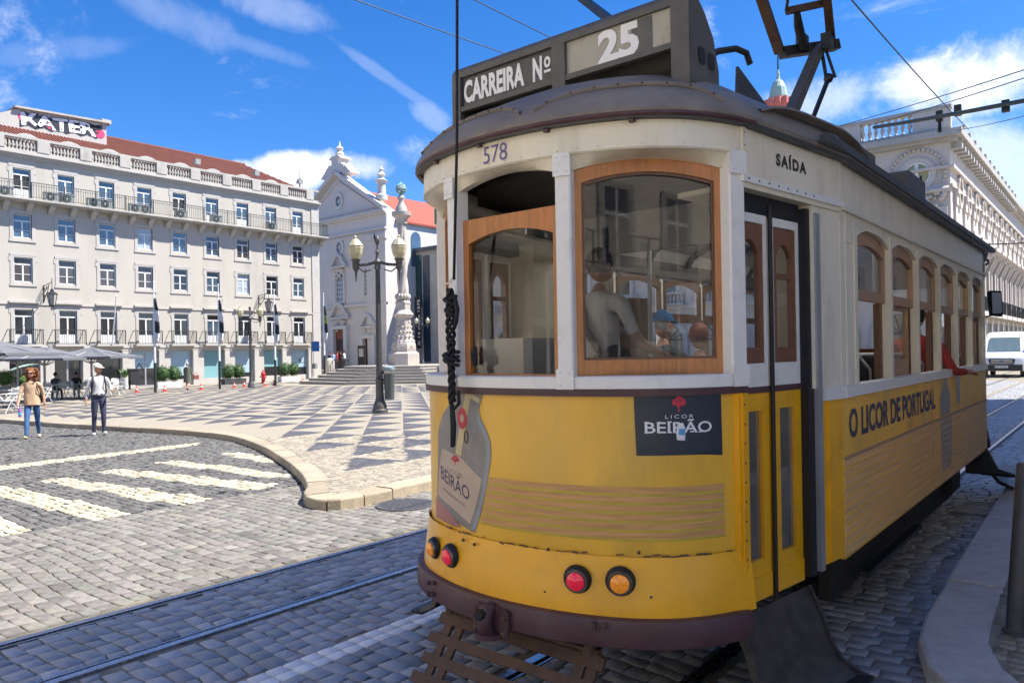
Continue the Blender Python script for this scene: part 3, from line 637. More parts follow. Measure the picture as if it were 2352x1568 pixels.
def outline(off=0., n=33, sc=1.):     # plan of the car, anticlockwise from the left corner of the near end
    pts = []
    for s in np.linspace(-SMAX, SMAX, n):
        x, y, nx, ny = fcurve(s); pts.append((x+nx*off, y+ny*off))
    pts += [(HW+off, YD), (HW+off, TL-YD)]
    for s in np.linspace(SMAX, -SMAX, n):
        x, y, nx, ny = fcurve(s); pts.append((x+nx*off, TL-y-ny*off))
    pts += [(-HW-off, TL-YD), (-HW-off, YD)]
    return pts
def W3(p, z): return (TX+p[0], TY+p[1], z)
def mirror_end(fn):      # build a thing at the near end and its twin at the far end
    fn(lambda v: v); fn(lambda v: Vector((2*TX-v[0], 2*TY+TL-v[1], v[2])))
def xf_grid(rows, T): return [[tuple(T(Vector(p))) for p in r] for r in rows]
Z_BB, Z_BT, Z_SEAM, Z_MB, Z_MT, Z_SILL, Z_HEAD, Z_LB, Z_LT = .515, .645, .915, 1.655, 1.69, 1.748, 2.745, 2.80, 2.935
for T in (lambda v: v, lambda v: Vector((2*TX-v[0], 2*TY+TL-v[1], v[2]))):
    near = T(Vector((0, 0, 0))).y < 5
    G = lambda prof, ss=SS: xf_grid([[fp(s, z, o) for s in ss] for o, z in prof], T)
    MB().grid(G([(.0, .90), (.0, 1.15), (.0, 1.4), (0, Z_MB)])).build('dash_panel', 'wrap' if near else 'yellow', tram, True)
    MB().grid(G([(.012, .905), (.014, Z_SEAM), (.016, .9), (.03, .8), (.045, .7), (.05, .635), (.03, .62)][::-1])).build('apron', 'yellow', tram, True)
    bump_ss = np.linspace(-SMAX, SMAX, 97); fade = lambda s: max(0., 1-(abs(s)/SMAX)**28)**.5
    MB().grid(xf_grid([[fp(s, .58+(z-.58)*(.35+.65*fade(s)) if o > 0 else z, o*fade(s)) for s in bump_ss] for o, z in ([(-.1, .515), (.075, Z_BB), (.088, Z_BB+.008), (.09, Z_BB+.02), (.092, .56), (.09, .63), (.084, Z_BT), (.03, .65)])], T)).build('bumper', 'maroon', tram, True)
    MB().grid(G([(.0, Z_MB), (.022, Z_MB), (.024, Z_MT), (.0, Z_MT)])).build('belt_moulding', 'maroon', tram, True)
    MB().grid(G([(-.06, Z_MT), (.02, Z_MT), (.02, Z_SILL-.008), (.012, Z_SILL), (-.09, Z_SILL+.002)])).build('window_sill', 'white_paint', tram, True)
    MB().grid(G([(-.01, Z_LB-.006), (.012, Z_LB-.006), (.013, Z_LT-.08), (.013, Z_LT+.02)])).build('letterboard', 'cream', tram, True)
    # maroon rain gutter with its return at the left end
    gut = [fp(s, 2.945+.0, .05) for s in np.linspace(-SMAX*.98, SMAX*1.0, 40)]
    gut[-1] = gut[-1]+Vector((.01, .06, 0))
    e = gut[0]; gut = [e+Vector((-.02, .12, -.07)), e+Vector((-.035, .06, -.05)), e+Vector((-.03, 0, -.01))]+gut
    MB().tube([T(p) for p in gut], .014, 8).build('rain_gutter', 'maroon', tram, True)
    if near:
        for s in (-.85, -.5, -.1, .3, .7):
            p = fp(s, 2.93, .03); MB().box(p.x-.012, p.y-.012, p.z-.02, p.x+.012, p.y+.012, p.z+.02).build('gutter_bracket', 'maroon', tram)
    # posts, headers, sashes
    x2s = lambda x: float(np.interp(x, _x, _s))
    sp, sc = x2s(.365), x2s(.985)
    for s in (-sc, -sp, sp, sc):
        a = fp(s, 0, 0); x, y, nx, ny = fcurve(s); n = Vector((nx, ny, 0)); t = Vector((-ny, nx, 0)); w = .04 if abs(s) < .5 else .05
        mb = MB(); prof = [(-w, -.07), (w, -.07), (w, .008), (w-.008, .016), (-w+.008, .016), (-w, .008)]
        mb.prism([tuple(T(a+t*u+n*q+Vector((0, 0, Z_SILL)))) for u, q in prof], (0, 0, Z_LB-Z_SILL)); mb.build('window_post', 'white_paint', tram)
        if near:
            for zc, hh in ((Z_LB-.05, .055), (Z_SILL-.01, .05)):
                mb = MB(); mb.prism([tuple(a+t*u+n*.024+Vector((0, 0, zc+q))) for u, q in ((-w-.004, -hh), (w+.004, -hh), (w+.004, hh-.012), (w-.008, hh), (-w+.008, hh), (-w-.004, hh-.012))], n*.005)
                for u in (-.6, .6):
                    for q in (-.6, .6): mb.disc(a+t*(u*w)+n*.029+Vector((0, 0, zc+q*hh)), n, .006, 8, .004, r2=.004)
                mb.build('post_plate', 'white_paint', tram)
    for k, (s0, s1) in enumerate(((-sc, -sp), (-sp, sp), (sp, sc))):
        a = fp(s0, 0, 0); b = fp(s1, 0, 0); e = (b-a).normalized(); n = Vector((e.y, -e.x, 0)); wd = (b-a).length; g0 = .04 if abs(s0) < .5 else .05; g1 = .04 if abs(s1) < .5 else .05
        u0, u1 = g0, wd-g1
        pl = lambda u, z, q: T(a+e*u+n*q+Vector((0, 0, z)))
        NA = 14; arc = lambda base, rise, ua, ub: [(ua+(ub-ua)*t, base+rise*(1-(2*t-1)**2)) for t in np.linspace(0, 1, NA)]
        # header with arched lower edge, overhanging the glass
        ar = arc(Z_HEAD-.02, .055, u0, u1); top = [(u, Z_LB-.004) for u, z in ar]
        mb = MB(); rows = [[pl(u, z, -.045) for u, z in ar], [pl(u, z, .0) for u, z in ar], [pl(u, z, .003) for u, z in top]]
        # bow the top of the header out to meet the curved letterboard
        sag = [fp(s0+(s1-s0)*t, Z_LB-.004, .004) for t in np.linspace(g0/wd, 1-g1/wd, NA)]
        rows[2] = [T(p) for p in sag]; rows.insert(2, [T((Vector(T(r)) .lerp(p, .75))) if False else tuple(Vector(r).lerp(Vector(T(p)), .8)) for r, p in zip(rows[1], sag)])
        mb.grid([[tuple(p) for p in r] for r in rows]); mb.build('window_header', 'cream', tram, True)
        drop = near and k == 1
        fw = .058; z0, z1, ri = (Z_SILL-.01, Z_HEAD-.03, .055)
        if drop: z1, ri = 2.555, .0
        ua, ub = u0-.004, u1+.004
        outer = [(ua, z0), (ub, z0)]+[(u, z) for u, z in arc(z1+.02, ri, ua, ub)][::-1]
        fb = .085 if not drop else .02
        zi = z1-.045 if not drop else 2.445
        inner = [(ua+fw*.85, z0+fb), (ub-fw*.85, z0+fb)]+[(u, z) for u, z in arc(zi, .05, ua+fw*.85, ub-fw*.85)][::-1]
        q0 = -.055
        if drop: q0 = -.065
        mb = MB(); mb.ringframe(outer, inner, pl, q0, q0+.04)
        sash = mb.build('window_sash', 'wood', tram)
        MB().poly([pl(u, z, q0+.015) for u, z in inner]).build('pane', 'glass', sash)
        if near and k == 2:      # slightly raised glazing bead
            MB().ringframe(inner, [(u+(.012 if u < (ua+ub)/2 else -.012), z+(.012 if z < 2 else -.012)) for u, z in inner], pl, q0+.02, q0+.03).build('glazing_bead', 'wood_dark', sash)
        if drop:
            mb = MB(); mb.tube([pl(ua+.085, 1.80, q0+.04), pl(ua+.085, 1.86, q0+.05), pl(ua+.085, 1.9, q0+.04)], [.012, .02, .01], 8); mb.build('sash_catch', 'rubber', sash)
    # roof-side rivets of the letterboard
    if near:
        mb = MB()
        for s in np.linspace(-SMAX*.97, SMAX*.97, 26):
            p = fp(s, Z_LB+.018, .013); x, y, nx, ny = fcurve(s); mb.disc(p, (nx, ny, 0), .0055, 8, .004, r2=.003)
        for s in np.linspace(-SMAX*.9, SMAX*.9, 12):
            p = fp(s, Z_LT-.02, .013); x, y, nx, ny = fcurve(s); mb.disc(p, (nx, ny, 0), .0055, 8, .004, r2=.003)
        mb.build('rivets', 'cream', tram)['kind'] = 'stuff'
        mb = MB(); rows = [[fp(s, z, o) for s in SS] for o, z in ((.0135, Z_LB-.003), (.018, Z_LB), (.0135, Z_LB+.004))]; mb.grid(rows); mb.build('letterboard_bead', 'cream', tram, True)
# writing on the letterboard: 578
s0, z0 = dash(1112, 385, .013); s1, z1 = dash(1166, 374, .013); zc = .098
mb = MB(); text_on(mb, '578', lambda a, b: fp(s0+a, 2.822+b*1.0, .0155), s1-s0, .088, 0.0); mb.build('number_lettering', 'print_number', tram)
# printed band of planks on the end panel
rows = 6; zlo, zhi = .985, 1.235; sl, _ = dash(1110, 1150); sr, _ = dash(1664, 1150)
for k in range(rows):
    a = zlo+(zhi-zlo)*k/rows; b = zlo+(zhi-zlo)*(k+1)/rows
    sg = np.linspace(sl-.02+.012*k, sr, 40)
    MB().grid([[fp(s, a+.012, .0022) for s in sg], [fp(s, b, .0022) for s in sg]]).build('printed_plank', 'plank', tram, True)
    MB().grid([[fp(s, a, .0022) for s in sg], [fp(s, a+.012, .0022) for s in sg]]).build('printed_groove', 'plank_line', tram, True)
def on_dash(px, py, off=.003): s, z = dash(px, py); return fp(s, z, off)
def dash_patch(name, pts, material, off, parent=None):      # a flat print laid on the bowed panel: fine strips between a left and a right edge
    P = [dash(*p) for p in pts]; zs = [p[1] for p in P]; mbp = MB(); n = 28; rows = []
    for z in np.linspace(min(zs)+1e-4, max(zs)-1e-4, n):
        xs = []
        for i in range(len(P)):
            a, b = P[i], P[(i+1) % len(P)]
            if (a[1] > z) != (b[1] > z): xs.append(a[0]+(b[0]-a[0])*(z-a[1])/(b[1]-a[1]))
        if len(xs) >= 2: xs = [min(xs), max(xs)]; rows.append([fp(s, z, off) for s in np.linspace(xs[0], xs[1], 9)])
    mbp.grid(rows); return mbp.build(name, material, parent or tram, True)
# blue square
dash_patch('blue_advert', [(1455, 889), (1655, 884), (1659, 1044), (1462, 1048)], 'logo_blue', .003)
def dtext(s, x0, x1, yb, hpx, material, off, bold=0., name='lettering', yb2=None, spacing=1.):
    a = dash(x0, yb); b = dash(x1, yb if yb2 is None else yb2); top = dash(x0, yb-hpx); h = top[1]-a[1]
    mbt = MB(); text_on(mbt, s, lambda u, v: fp(a[0]+u, a[1]+(b[1]-a[1])*u/(b[0]-a[0])+v, off), b[0]-a[0], h, bold, spacing=spacing); return mbt.build(name, material, tram)
dtext('LICOR', 1528, 1592, 961, 8.5, 'print_white', .0045, .0, 'lettering', 959, 1.5)
dtext('BEIRÃO', 1481, 1634, 994, 25, 'print_white', .0045, .012, 'lettering', 990)
# little serifs on BEIRAO
mb = MB()
for x, y, w in ((1488, 994, 9), (1488, 970, 9), (1516, 993, 8), (1516, 970, 8), (1541, 993, 10), (1541, 969, 10), (1592, 991, 9), (1611, 991, 9)):
    a = dash(x-w/2-3, y); b = dash(x+w/2-3, y); mb.grid([[fp(a[0], a[1]-.002, .0047), fp(b[0], a[1]-.002, .0047)], [fp(a[0], a[1]+.004, .0047), fp(b[0], a[1]+.004, .0047)]])
mb.build('lettering_serifs', 'print_white', tram)['kind'] = 'stuff'
def tree_mark(cx, cy, r, off, name='tree_mark'):
    mbt = MB(); random.seed(3)
    c = dash(cx, cy); rs = abs(dash(cx+r, cy)[0]-c[0]); rz = abs(dash(cx, cy-r)[1]-c[1])
    for i in range(34):
        a = random.random()*2*PI; q = math.sqrt(random.random())*.85; x, z = math.cos(a)*q*1.1, math.sin(a)*q*.85+.2; d = random.uniform(.14, .26)
        mbt.poly([fp(c[0]+(x+d*math.cos(g))*rs, c[1]+(z+d*math.sin(g))*rz, off+i*2e-5) for g in np.linspace(0, 2*PI, 7)[:-1]])
    mbt.poly([fp(c[0]+x*rs, c[1]+z*rz, off) for x, z in ((-.14, -1.3), (.14, -1.3), (.08, -.3), (-.08, -.3))])
    return mbt.build(name, 'print_red', tram)
tree_mark(1559, 925, 15, .0045)
dash_patch('torn_sticker', [(1556, 972), (1568, 970), (1574, 985), (1572, 1011), (1554, 1010), (1552, 992)], 'print_white', .006)
dash_patch('torn_sticker', [(1559, 984), (1573, 983), (1572, 999), (1558, 998)], 'print_blue', .0068)
# printed bottle
OUTL = [(1048, 893), (1112, 893), (1108, 912), (1100, 940), (1105, 962), (1120, 990), (1128, 1018), (1129, 1050), (1118, 1120), (1105, 1180), (1092, 1222), (1040, 1205), (1003, 1187), (1006, 1120), (1007, 1040), (1008, 985), (1018, 950), (1036, 925)]
dash_patch('printed_bottle', OUTL, 'bottle', .0028)
dash_patch('printed_bottle_edge', [(1100, 940), (1105, 962), (1120, 990), (1128, 1018), (1129, 1050), (1118, 1120), (1105, 1180), (1092, 1222), (1084, 1218), (1097, 1178), (1110, 1118), (1119, 1050), (1118, 1020), (1110, 994), (1096, 966)], 'bottle_edge', .0034)
dash_patch('printed_bottle_base', [(1003, 1140), (1030, 1170), (1062, 1213), (1040, 1206), (1003, 1187)], 'bottle_red', .0034)
dash_patch('printed_label', [(1017, 1028), (1060, 1050), (1108, 1100), (1098, 1150), (1082, 1203), (1040, 1165), (1008, 1135), (1010, 1080)], 'bottle_label', .0038)
dash_patch('printed_ribbon', [(1072, 895), (1086, 895), (1066, 1010), (1060, 1048), (1047, 1042)], 'ribbon', .0040)
dash_patch('printed_bow', [(1057, 893), (1070, 893), (1103, 915), (1102, 926), (1082, 914)], 'ribbon', .0044)
c = dash(1063, 960); mb = MB(); mb.poly([fp(c[0]+.045*math.cos(a), c[1]+.058*math.sin(a), .005) for a in np.linspace(0, 2*PI, 25)[:-1]]); mb.build('printed_seal', 'print_red', tram)
mb = MB(); mb.poly([fp(c[0]+.018*math.cos(a), c[1]+.022*math.sin(a), .0056) for a in np.linspace(0, 2*PI, 13)[:-1]]); mb.build('printed_seal_mark', 'bottle_label', tram)
c = dash(1072, 1003); MB().tube([fp(c[0]+.016*math.cos(a), c[1]+.032*math.sin(a), .004) for a in np.linspace(0, 2*PI, 20)], .0035, 5).build('printed_loop', 'wood_dark', tram)
tree_mark(1047, 1055, 9, .0046)
def ltext(s, x0, y0, x1, y1, hpx, material, bold=0.):
    a = dash(x0, y0); b = dash(x1, y1); h = hpx*4.2/1700; mbt = MB()
    text_on(mbt, s, lambda u, v: fp(a[0]+u, a[1]+(b[1]-a[1])*u/(b[0]-a[0])+v, .0046), b[0]-a[0], h, bold); return mbt.build('lettering', material, tram)
ltext('LICOR', 1030, 1080, 1064, 1098, 9, 'bottle'); ltext('BEIRÃO', 1015, 1096, 1080, 1150, 29, 'print_navy', .005); ltext('LICOR DE PORTUGAL', 1020, 1124, 1070, 1164, 7, 'bottle')
# ragged seam where the wrap stops
random.seed(11); mb = MB()
for s in np.linspace(-SMAX*.95, SMAX*.95, 60):
    if random.random() < .7:
        l = random.uniform(.01, .05); z = Z_SEAM+.002+random.uniform(0, .008); a = fp(s, z, .016); b = fp(s+l, z+random.uniform(-.005, .005), .016); mb.bar(a, b, .004, random.uniform(.003, .009))
mb.build('torn_wrap_edge', 'wood_dark', tram)['kind'] = 'stuff'
# rear lights
for px, py, kind, rad in ((999, 1257, 'lens_amber', .062), (1036, 1275, 'lens_red', .066), (1326, 1329, 'lens_red', .068), (1425, 1334, 'lens_amber', .07)):
    s, z = dash(px, py, .04); x, y, nx, ny = fcurve(s); n = Vector((nx, ny, -.12)).normalized(); p = fp(s, z, .03)
    nm = 'red tail light' if 'red' in kind else 'amber indicator'
    mb = MB(); mb.tube([p, p+n*.012, p+n*.028, p+n*.032, p+n*.026], [rad, rad, rad*.9, rad*.74, rad*.70], 28); lo = mb.build('tail_light', 'rubber', tram, True); lo['label'] = nm
    MB().tube([p+n*.024, p+n*.036, p+n*.036, p+n*.03], [rad*.86, rad*.8, rad*.72, rad*.68], 28).build('rim', 'brass_ring', lo, True)
    mb = MB(); mb.tube([p+n*.02, p+n*.044, p+n*.054, p+n*.058], [rad*.66, rad*.62, rad*.42, .002], 24); mb.build('lens', kind, lo, True)
    mb = MB()
    e1 = n.cross(Vector((0, 0, 1))).normalized(); e2 = e1.cross(n)
    for i in range(-2, 3):
        for j in range(-2, 3):
            if i*i+j*j < 6.5: q = p+n*(.054-.002*(i*i+j*j)*.7)+e1*(i*rad*.2)+e2*(j*rad*.2); mb.disc(q, n, rad*.07, 6, .004, r2=rad*.03)
    mb.build('led', 'lens_red' if 'red' in kind else 'wood_dark', lo)
# screws on the apron, bolts on the bumper
mb = MB()
for px, py in ((1062, 1240), (1040, 1292), (1258, 1262), (1252, 1358), (1468, 1270), (1496, 1371), (985, 1248), (1088, 1250)):
    s, z = dash(px, py, .04); x, y, nx, ny = fcurve(s); mb.disc(fp(s, z, .03), (nx, ny, 0), .009, 8, .012, r2=.006)
mb.build('apron_screws', 'rust', tram)['kind'] = 'stuff'
for cx_, cy_ in ((990, 1350), (1376, 1430)):
    for i in (-1, 1):
        for j in (-1, 1):
            s, z = dash(cx_+i*(11 if cx_ > 1200 else 6), cy_+j*13, .098); x, y, nx, ny = fcurve(s); MB().disc(fp(s, min(.625, max(.5, z)), .094), (nx, ny, 0), .014, 6, .014, r2=.012).build('bumper_bolt', 'maroon', tram)
# coupler casting at the middle of the bumper
s, z = dash(1128, 1405, .1); p = fp(s, .57, .09); x, y, nx, ny = fcurve(s); n = Vector((nx, ny, 0)); e = Vector((-ny, nx, 0)); U = Vector((0, 0, 1))
cp = MB(); cp.prism([tuple(p+e*u+U*v) for u, v in ((-.11, -.09), (.11, -.09), (.12, .04), (.09, .055), (-.09, .055), (-.12, .04))], n*.018); cpo = cp.build('coupling', 'maroon', tram)
mb = MB(); mb.tube([p+U*.045+n*.01, p+U*.035+n*.045, p+n*.06, p-U*.05+n*.05, p-U*.085+n*.015], [.034, .038, .036, .04, .034], 10); mb.build('hook', 'maroon', cpo, True)
MB().tube([p+U*.03+n*.055-e*.004, p+U*.03+n*.105], [.028, .026], 10).build('pin_hole', 'rubber', cpo)
mb = MB(); mb.prism([tuple(p-U*.09+e*(.08*math.cos(a))+n*(.02+.08*max(0, math.sin(a)))) for a in np.linspace(0, PI, 12)], U*.025); mb.build('draw_plate', 'maroon', cpo)
for u in (-.09, .09):
    for v in (-.06, .015): MB().disc(p+e*u+U*v+n*.018, n, .016, 6, .014, r2=.013).build('bolt', 'rust', cpo)
# slatted lifeguard below the bumper
lg = MB()
X0, X1 = TX-.55, TX+.50
lgo = lg.bar((X0+.03, 2.955, .43), (X1-.03, 2.955, .43), .04, .04).build('lifeguard', 'rust', tram)
for X in (X0+.08, X0+.16, X1-.10, X1-.03): MB().bar((X, 2.94, .43), (X, 2.70, .12), .05, .02).build('side_arm', 'rust', lgo)
for X in (X0+.05, X1-.08): MB().tube([(X, 3.02, .5), (X, 2.95, .47), (X, 2.93, .42)], [.03, .035, .03], 8).build('hanger', 'rust', lgo)
for k, (Y, Z, h) in enumerate(((2.925, .40, .058), (2.855, .31, .05), (2.785, .225, .055), (2.72, .14, .06))):
    n = Vector((0, -.79, -.0)); MB().bar((X0-.02*(k % 2), Y-.012, Z), (X1+.02, Y-.012, Z), .022, h, up=(0, .6, .8)).build('slat', 'rust', lgo)
# trolley rope with its knots, tied to the left post
rp = MB(); a = fp(-sp-.03, 2.30, .05)
topr = at_d(1050, -40, 3.66); hk = at_d(1043, 662, 3.86); hk.z = 2.22
rp.tube([topr, topr.lerp(hk, .5)+Vector((0, .01, 0)), hk+Vector((0, 0, .03))], .0075, 8)
def wob(z, k, r): return Vector((hk.x-.015+r*math.cos(z*38+k), hk.y-.015+r*math.sin(z*38+k), z))
zb = dash(1040, 1025)[1]
for k in (0, 2.1, 4.2): rp.tube([wob(z, k, .02*(1-.5*abs((z-1.95)/.3)) if z > 1.68 else .012) for z in np.linspace(2.2, 1.45, 70)], [.0105]*70, 7)
for cz, rr_ in ((2.12, .032), (2.05, .026), (1.75, .042), (1.72, .038)):
    rp.tube([(hk.x-.015+rr_*math.cos(t), hk.y-.015+rr_*math.sin(t)*.8, cz+.03*math.sin(t*.5+1)) for t in np.linspace(0, 7.5, 22)], .0125, 7)
rp.tube([(hk.x+.02, hk.y-.02, 2.15), (hk.x+.04, hk.y-.02, 2.06), (hk.x+.03, hk.y-.02, 1.98), (hk.x+.01, hk.y-.02, 1.93)], .012, 7)
rp.tube([wob(1.50, 0, .012), (hk.x+.035, hk.y-.02, 1.52), (hk.x+.04, hk.y-.02, 1.44), (hk.x, hk.y-.02, 1.40), (hk.x-.03, hk.y-.01, 1.44), wob(1.52, 2, .012)], .011, 7)
rp.tube([(hk.x-.015, hk.y-.02, 1.45), (hk.x-.01, hk.y-.02, 1.3), (hk.x-.012, hk.y-.02, 1.15)], .011, 7)
rp.tube([(hk.x-.004, hk.y-.025, 1.43), (hk.x+.005, hk.y-.02, 1.3), (hk.x-.004, hk.y-.02, 1.16)], .0105, 7)
rp.v = [(a, b, c if c > 2.22 else 2.22-(2.22-c)*.785) for a, b, c in rp.v]
rp.build('trolley_rope', 'rope', tram, 'all')
MB().tube([fp(-sp, 2.27, .016), fp(-sp, 2.245, .03), fp(-sp-.02, 2.235, .055), fp(-sp-.03, 2.245, .06)], .006, 6).build('rope_hook', 'cream', tram, True)

# ---- platforms: door side, opposite side
for T, side in ((lambda v: v, 1), (lambda v: Vector((2*TX-v[0], 2*TY+TL-v[1], v[2])), 1), (lambda v: Vector((2*TX-v[0], v[1], v[2])), 0), (lambda v: Vector((v[0], 2*TY+TL-v[1], v[2])), 0)):
    near = T(Vector((TX+1, TY, 0))).y < 6
    vis = near and side == 1
    A = Vector((TX+1.0, TY+.62, 0)); B = Vector((TX+HW, TY+YD, 0)); e = (B-A).normalized(); n = Vector((e.y, -e.x, 0)); ln = (B-A).length
    def pl(u, z, q=0.): return T(A+e*u+n*q+Vector((0, 0, z)))
    def pbox(mb, u0, u1, z0, z1, q0, q1, mi=0):
        mb.add([pl(u, z, q) for q in (q0, q1) for z in (z0, z1) for u in (u0, u1)], [(0, 1, 3, 2), (4, 6, 7, 5), (0, 4, 5, 1), (2, 3, 7, 6), (0, 2, 6, 4), (1, 5, 7, 3)], mi); return mb
    def uat(px, q=0.):
        R = ray(px, 900); a2 = A+n*q; d = a2.x*R.y-a2.y*R.x; k = e.x*R.y-e.y*R.x; return -d/k
    # letterboard over the door
    MB().grid([[pl(u, z, .012) for u in np.linspace(-.02, ln, 12)] for z in (2.685, 2.78, 2.96)]).build('letterboard', 'cream_side', tram)
    pbox(MB(), -.02, ln, 2.665, 2.70, .0, .026).build('drip_moulding', 'white_paint' if near else 'cream', tram)
    pbox(MB(), -.02, ln, 2.64, 2.665, -.35, .012).build('door_soffit', 'cream', tram)
    # corner pillar and strips
    pbox(MB(), -.075, .012, .66, Z_MB, -.05, .012).build('corner_pillar', 'yellow', tram)
    pbox(MB(), -.04, .012, Z_MB, 2.665, -.06, .008).build('corner_post', 'white_paint', tram)
    if vis:
        pbox(MB(), -.055, -.025, .62, Z_MB, .012, .022).build('corner_strip', 'yellow', tram)
        mb = MB()
        for z in np.linspace(.68, 1.6, 11): mb.disc(pl(-.04, z, .022), n, .006, 8, .004, r2=.003)
        for u in np.linspace(.03, .7, 8): mb.disc(pl(u, 2.683, .026), n, .006, 8, .004, r2=.003)
        for z in np.linspace(2.72, 2.9, 4): mb.disc(pl(.005, z, .016), n, .006, 8, .006, r2=.003)
        mb.build('rivets', 'rust', tram)['kind'] = 'stuff'
        pbox(MB(), -.012, .018, 2.70, 2.94, .006, .02).build('corner_trim', 'cream', tram)
    # end pilaster of the saloon
    up = uat(1887) if True else .8
    up = max(.78, min(.92, up))
    pbox(MB(), up, ln+.0, .66, 1.57, -.12, .0).build('pilaster', 'yellow_worn', tram)
    pbox(MB(), up, ln+.0, 1.57, 1.64, -.12, .02).build('belt_end', 'white_paint', tram)
    pbox(MB(), up-.085, ln, 1.64, 2.665, -.25, -.002).build('pilaster_panel', 'cream_side', tram)
    if vis:
        mb = MB(); pbox(mb, up+.07, up+.10, .665, 1.565, .0, .009)
        for z in np.linspace(.72, 1.5, 7): mb.disc(pl(up+.085, z, .009), n, .006, 8, .004, r2=.003)
        mb.build('pilaster_strip', 'yellow_worn', tram)
    pbox(MB(), up-.06, up-.012, .64, 2.60, -.05, .012).build('door_jamb', 'aluminium', tram)
    pbox(MB(), up-.13, up-.062, .62, 2.62, -.06, -.012).build('door_seal', 'rubber', tram)
    pbox(MB(), .0, up-.13, 2.55, 2.64, -.16, -.05).build('door_head', 'rubber', tram)
    # two folding leaves
    q = -.055
    ua, um, uz = .012, (uat(1768, q) if True else .33), up-.132
    um = max(.30, min(.40, um))
    for k, (u0, u1) in enumerate(((ua, um-.012), (um+.028, uz))):
        leaf = MB(); w = u1-u0
        def ou(a, b, c, d): return [(a, c), (b, c), (b, d), (a, d)]
        z0 = .60; zt = 2.545; fwx = w*.24
        # lower yellow leaf with a tall light
        o1 = ou(u0, u1, z0, 1.64); i1 = ou(u0+fwx, u1-fwx*.9, .80, 1.55)
        leaf.ringframe(o1, i1, pl, q-.035, q)
        lf = leaf.build('door_leaf', 'yellow_worn', tram)
        MB().poly([pl(u, z, q-.018) for u, z in i1]).build('pane', 'glass_dirty', lf)
        pbox(MB(), u0, u1, .60, .72, q, q+.006).build('kick_plate', 'yellow', lf)
        pbox(MB(), u0, u1, 1.64, 1.672, q-.03, q+.006).build('waist_rail', 'maroon', lf)
        o2 = ou(u0, u1, 1.672, zt); i2 = ou(u0+.03, u1-.03, 1.79, zt-.045)
        MB().ringframe(o2, i2, pl, q-.035, q+.001).build('upper_leaf', 'white_paint', lf)
        NA = 8; cx0, cx1 = u0+.03+w*.13, u1-.03-w*.13
        inn_ = [(cx0, 1.87), (cx1, 1.87)]+[(cx0+(cx1-cx0)*t, zt-.20+.07*(1-(2*t-1)**2)) for t in np.linspace(1, 0, NA)]
        out_ = [(u0+.03, 1.79), (u1-.03, 1.79)]+[(u0+.03+(u1-u0-.06)*t, zt-.05) for t in np.linspace(1, 0, NA)]
        MB().ringframe(out_, inn_, pl, q-.032, q-.004).build('leaf_window_frame', 'wood_red', lf)
        MB().poly([pl(u, z, q-.018) for u, z in inn_]).build('upper_pane', 'glass_door', lf)
        if k == 1: pbox(MB(), cx0, cx1, 2.23, 2.26, q-.03, q-.006).build('glazing_bar', 'wood_red', lf)
    MB().tube([pl(um+.008, .58, q+.012), pl(um+.008, 2.60, q+.012)], .0125, 8).build('door_pole', 'rubber', tram, True)
    # curved step board under the door
    ST_ = MB(); prof = [(-.05, .56), (.02, .42), (.06, .30), (.12, .21), (.22, .165), (.26, .16)]
    rows = [[pl(u, z, qq) for qq, z in prof] for u in (-.04, up-.1)]; ST_.grid(rows)
    so = ST_.build('step', 'step_metal', tram, True)
    for u in (-.04, up-.1):
        mbc = MB()
        for (qa, za), (qb, zb2) in zip(prof, prof[1:]): mbc.bar(pl(u, za, qa), pl(u, zb2, qb), .02, .035, up=n)
        mbc.build('step_cheek', 'step_metal', so)
    pbox(MB(), -.05, up-.08, .145, .165, .20, .29).build('step_tread', 'black_metal', so)
# SAIDA
u0, u1 = uat_v = (None, None), None
A = Vector((TX+1.0, TY+.62, 0)); B = Vector((TX+HW, TY+YD, 0)); e = (B-A).normalized(); n = Vector((e.y, -e.x, 0))
def plane_at(px, py, q=.014):
    R = ray(px, py); a2 = A+n*q; t = a2.dot(n)/R.dot(n); p = R*t; return (p-A).dot(e), EYE+p.z
ua, za = plane_at(1783, 392); ub, zb_ = plane_at(1852, 402)
mb = MB(); text_on(mb, 'SAÍDA', lambda a, b: A+e*(ua+a)+n*.0145+Vector((0, 0, 2.795+b)), ub-ua, .056, .045, spacing=1.3); mb.build('exit_lettering', 'print_black', tram)
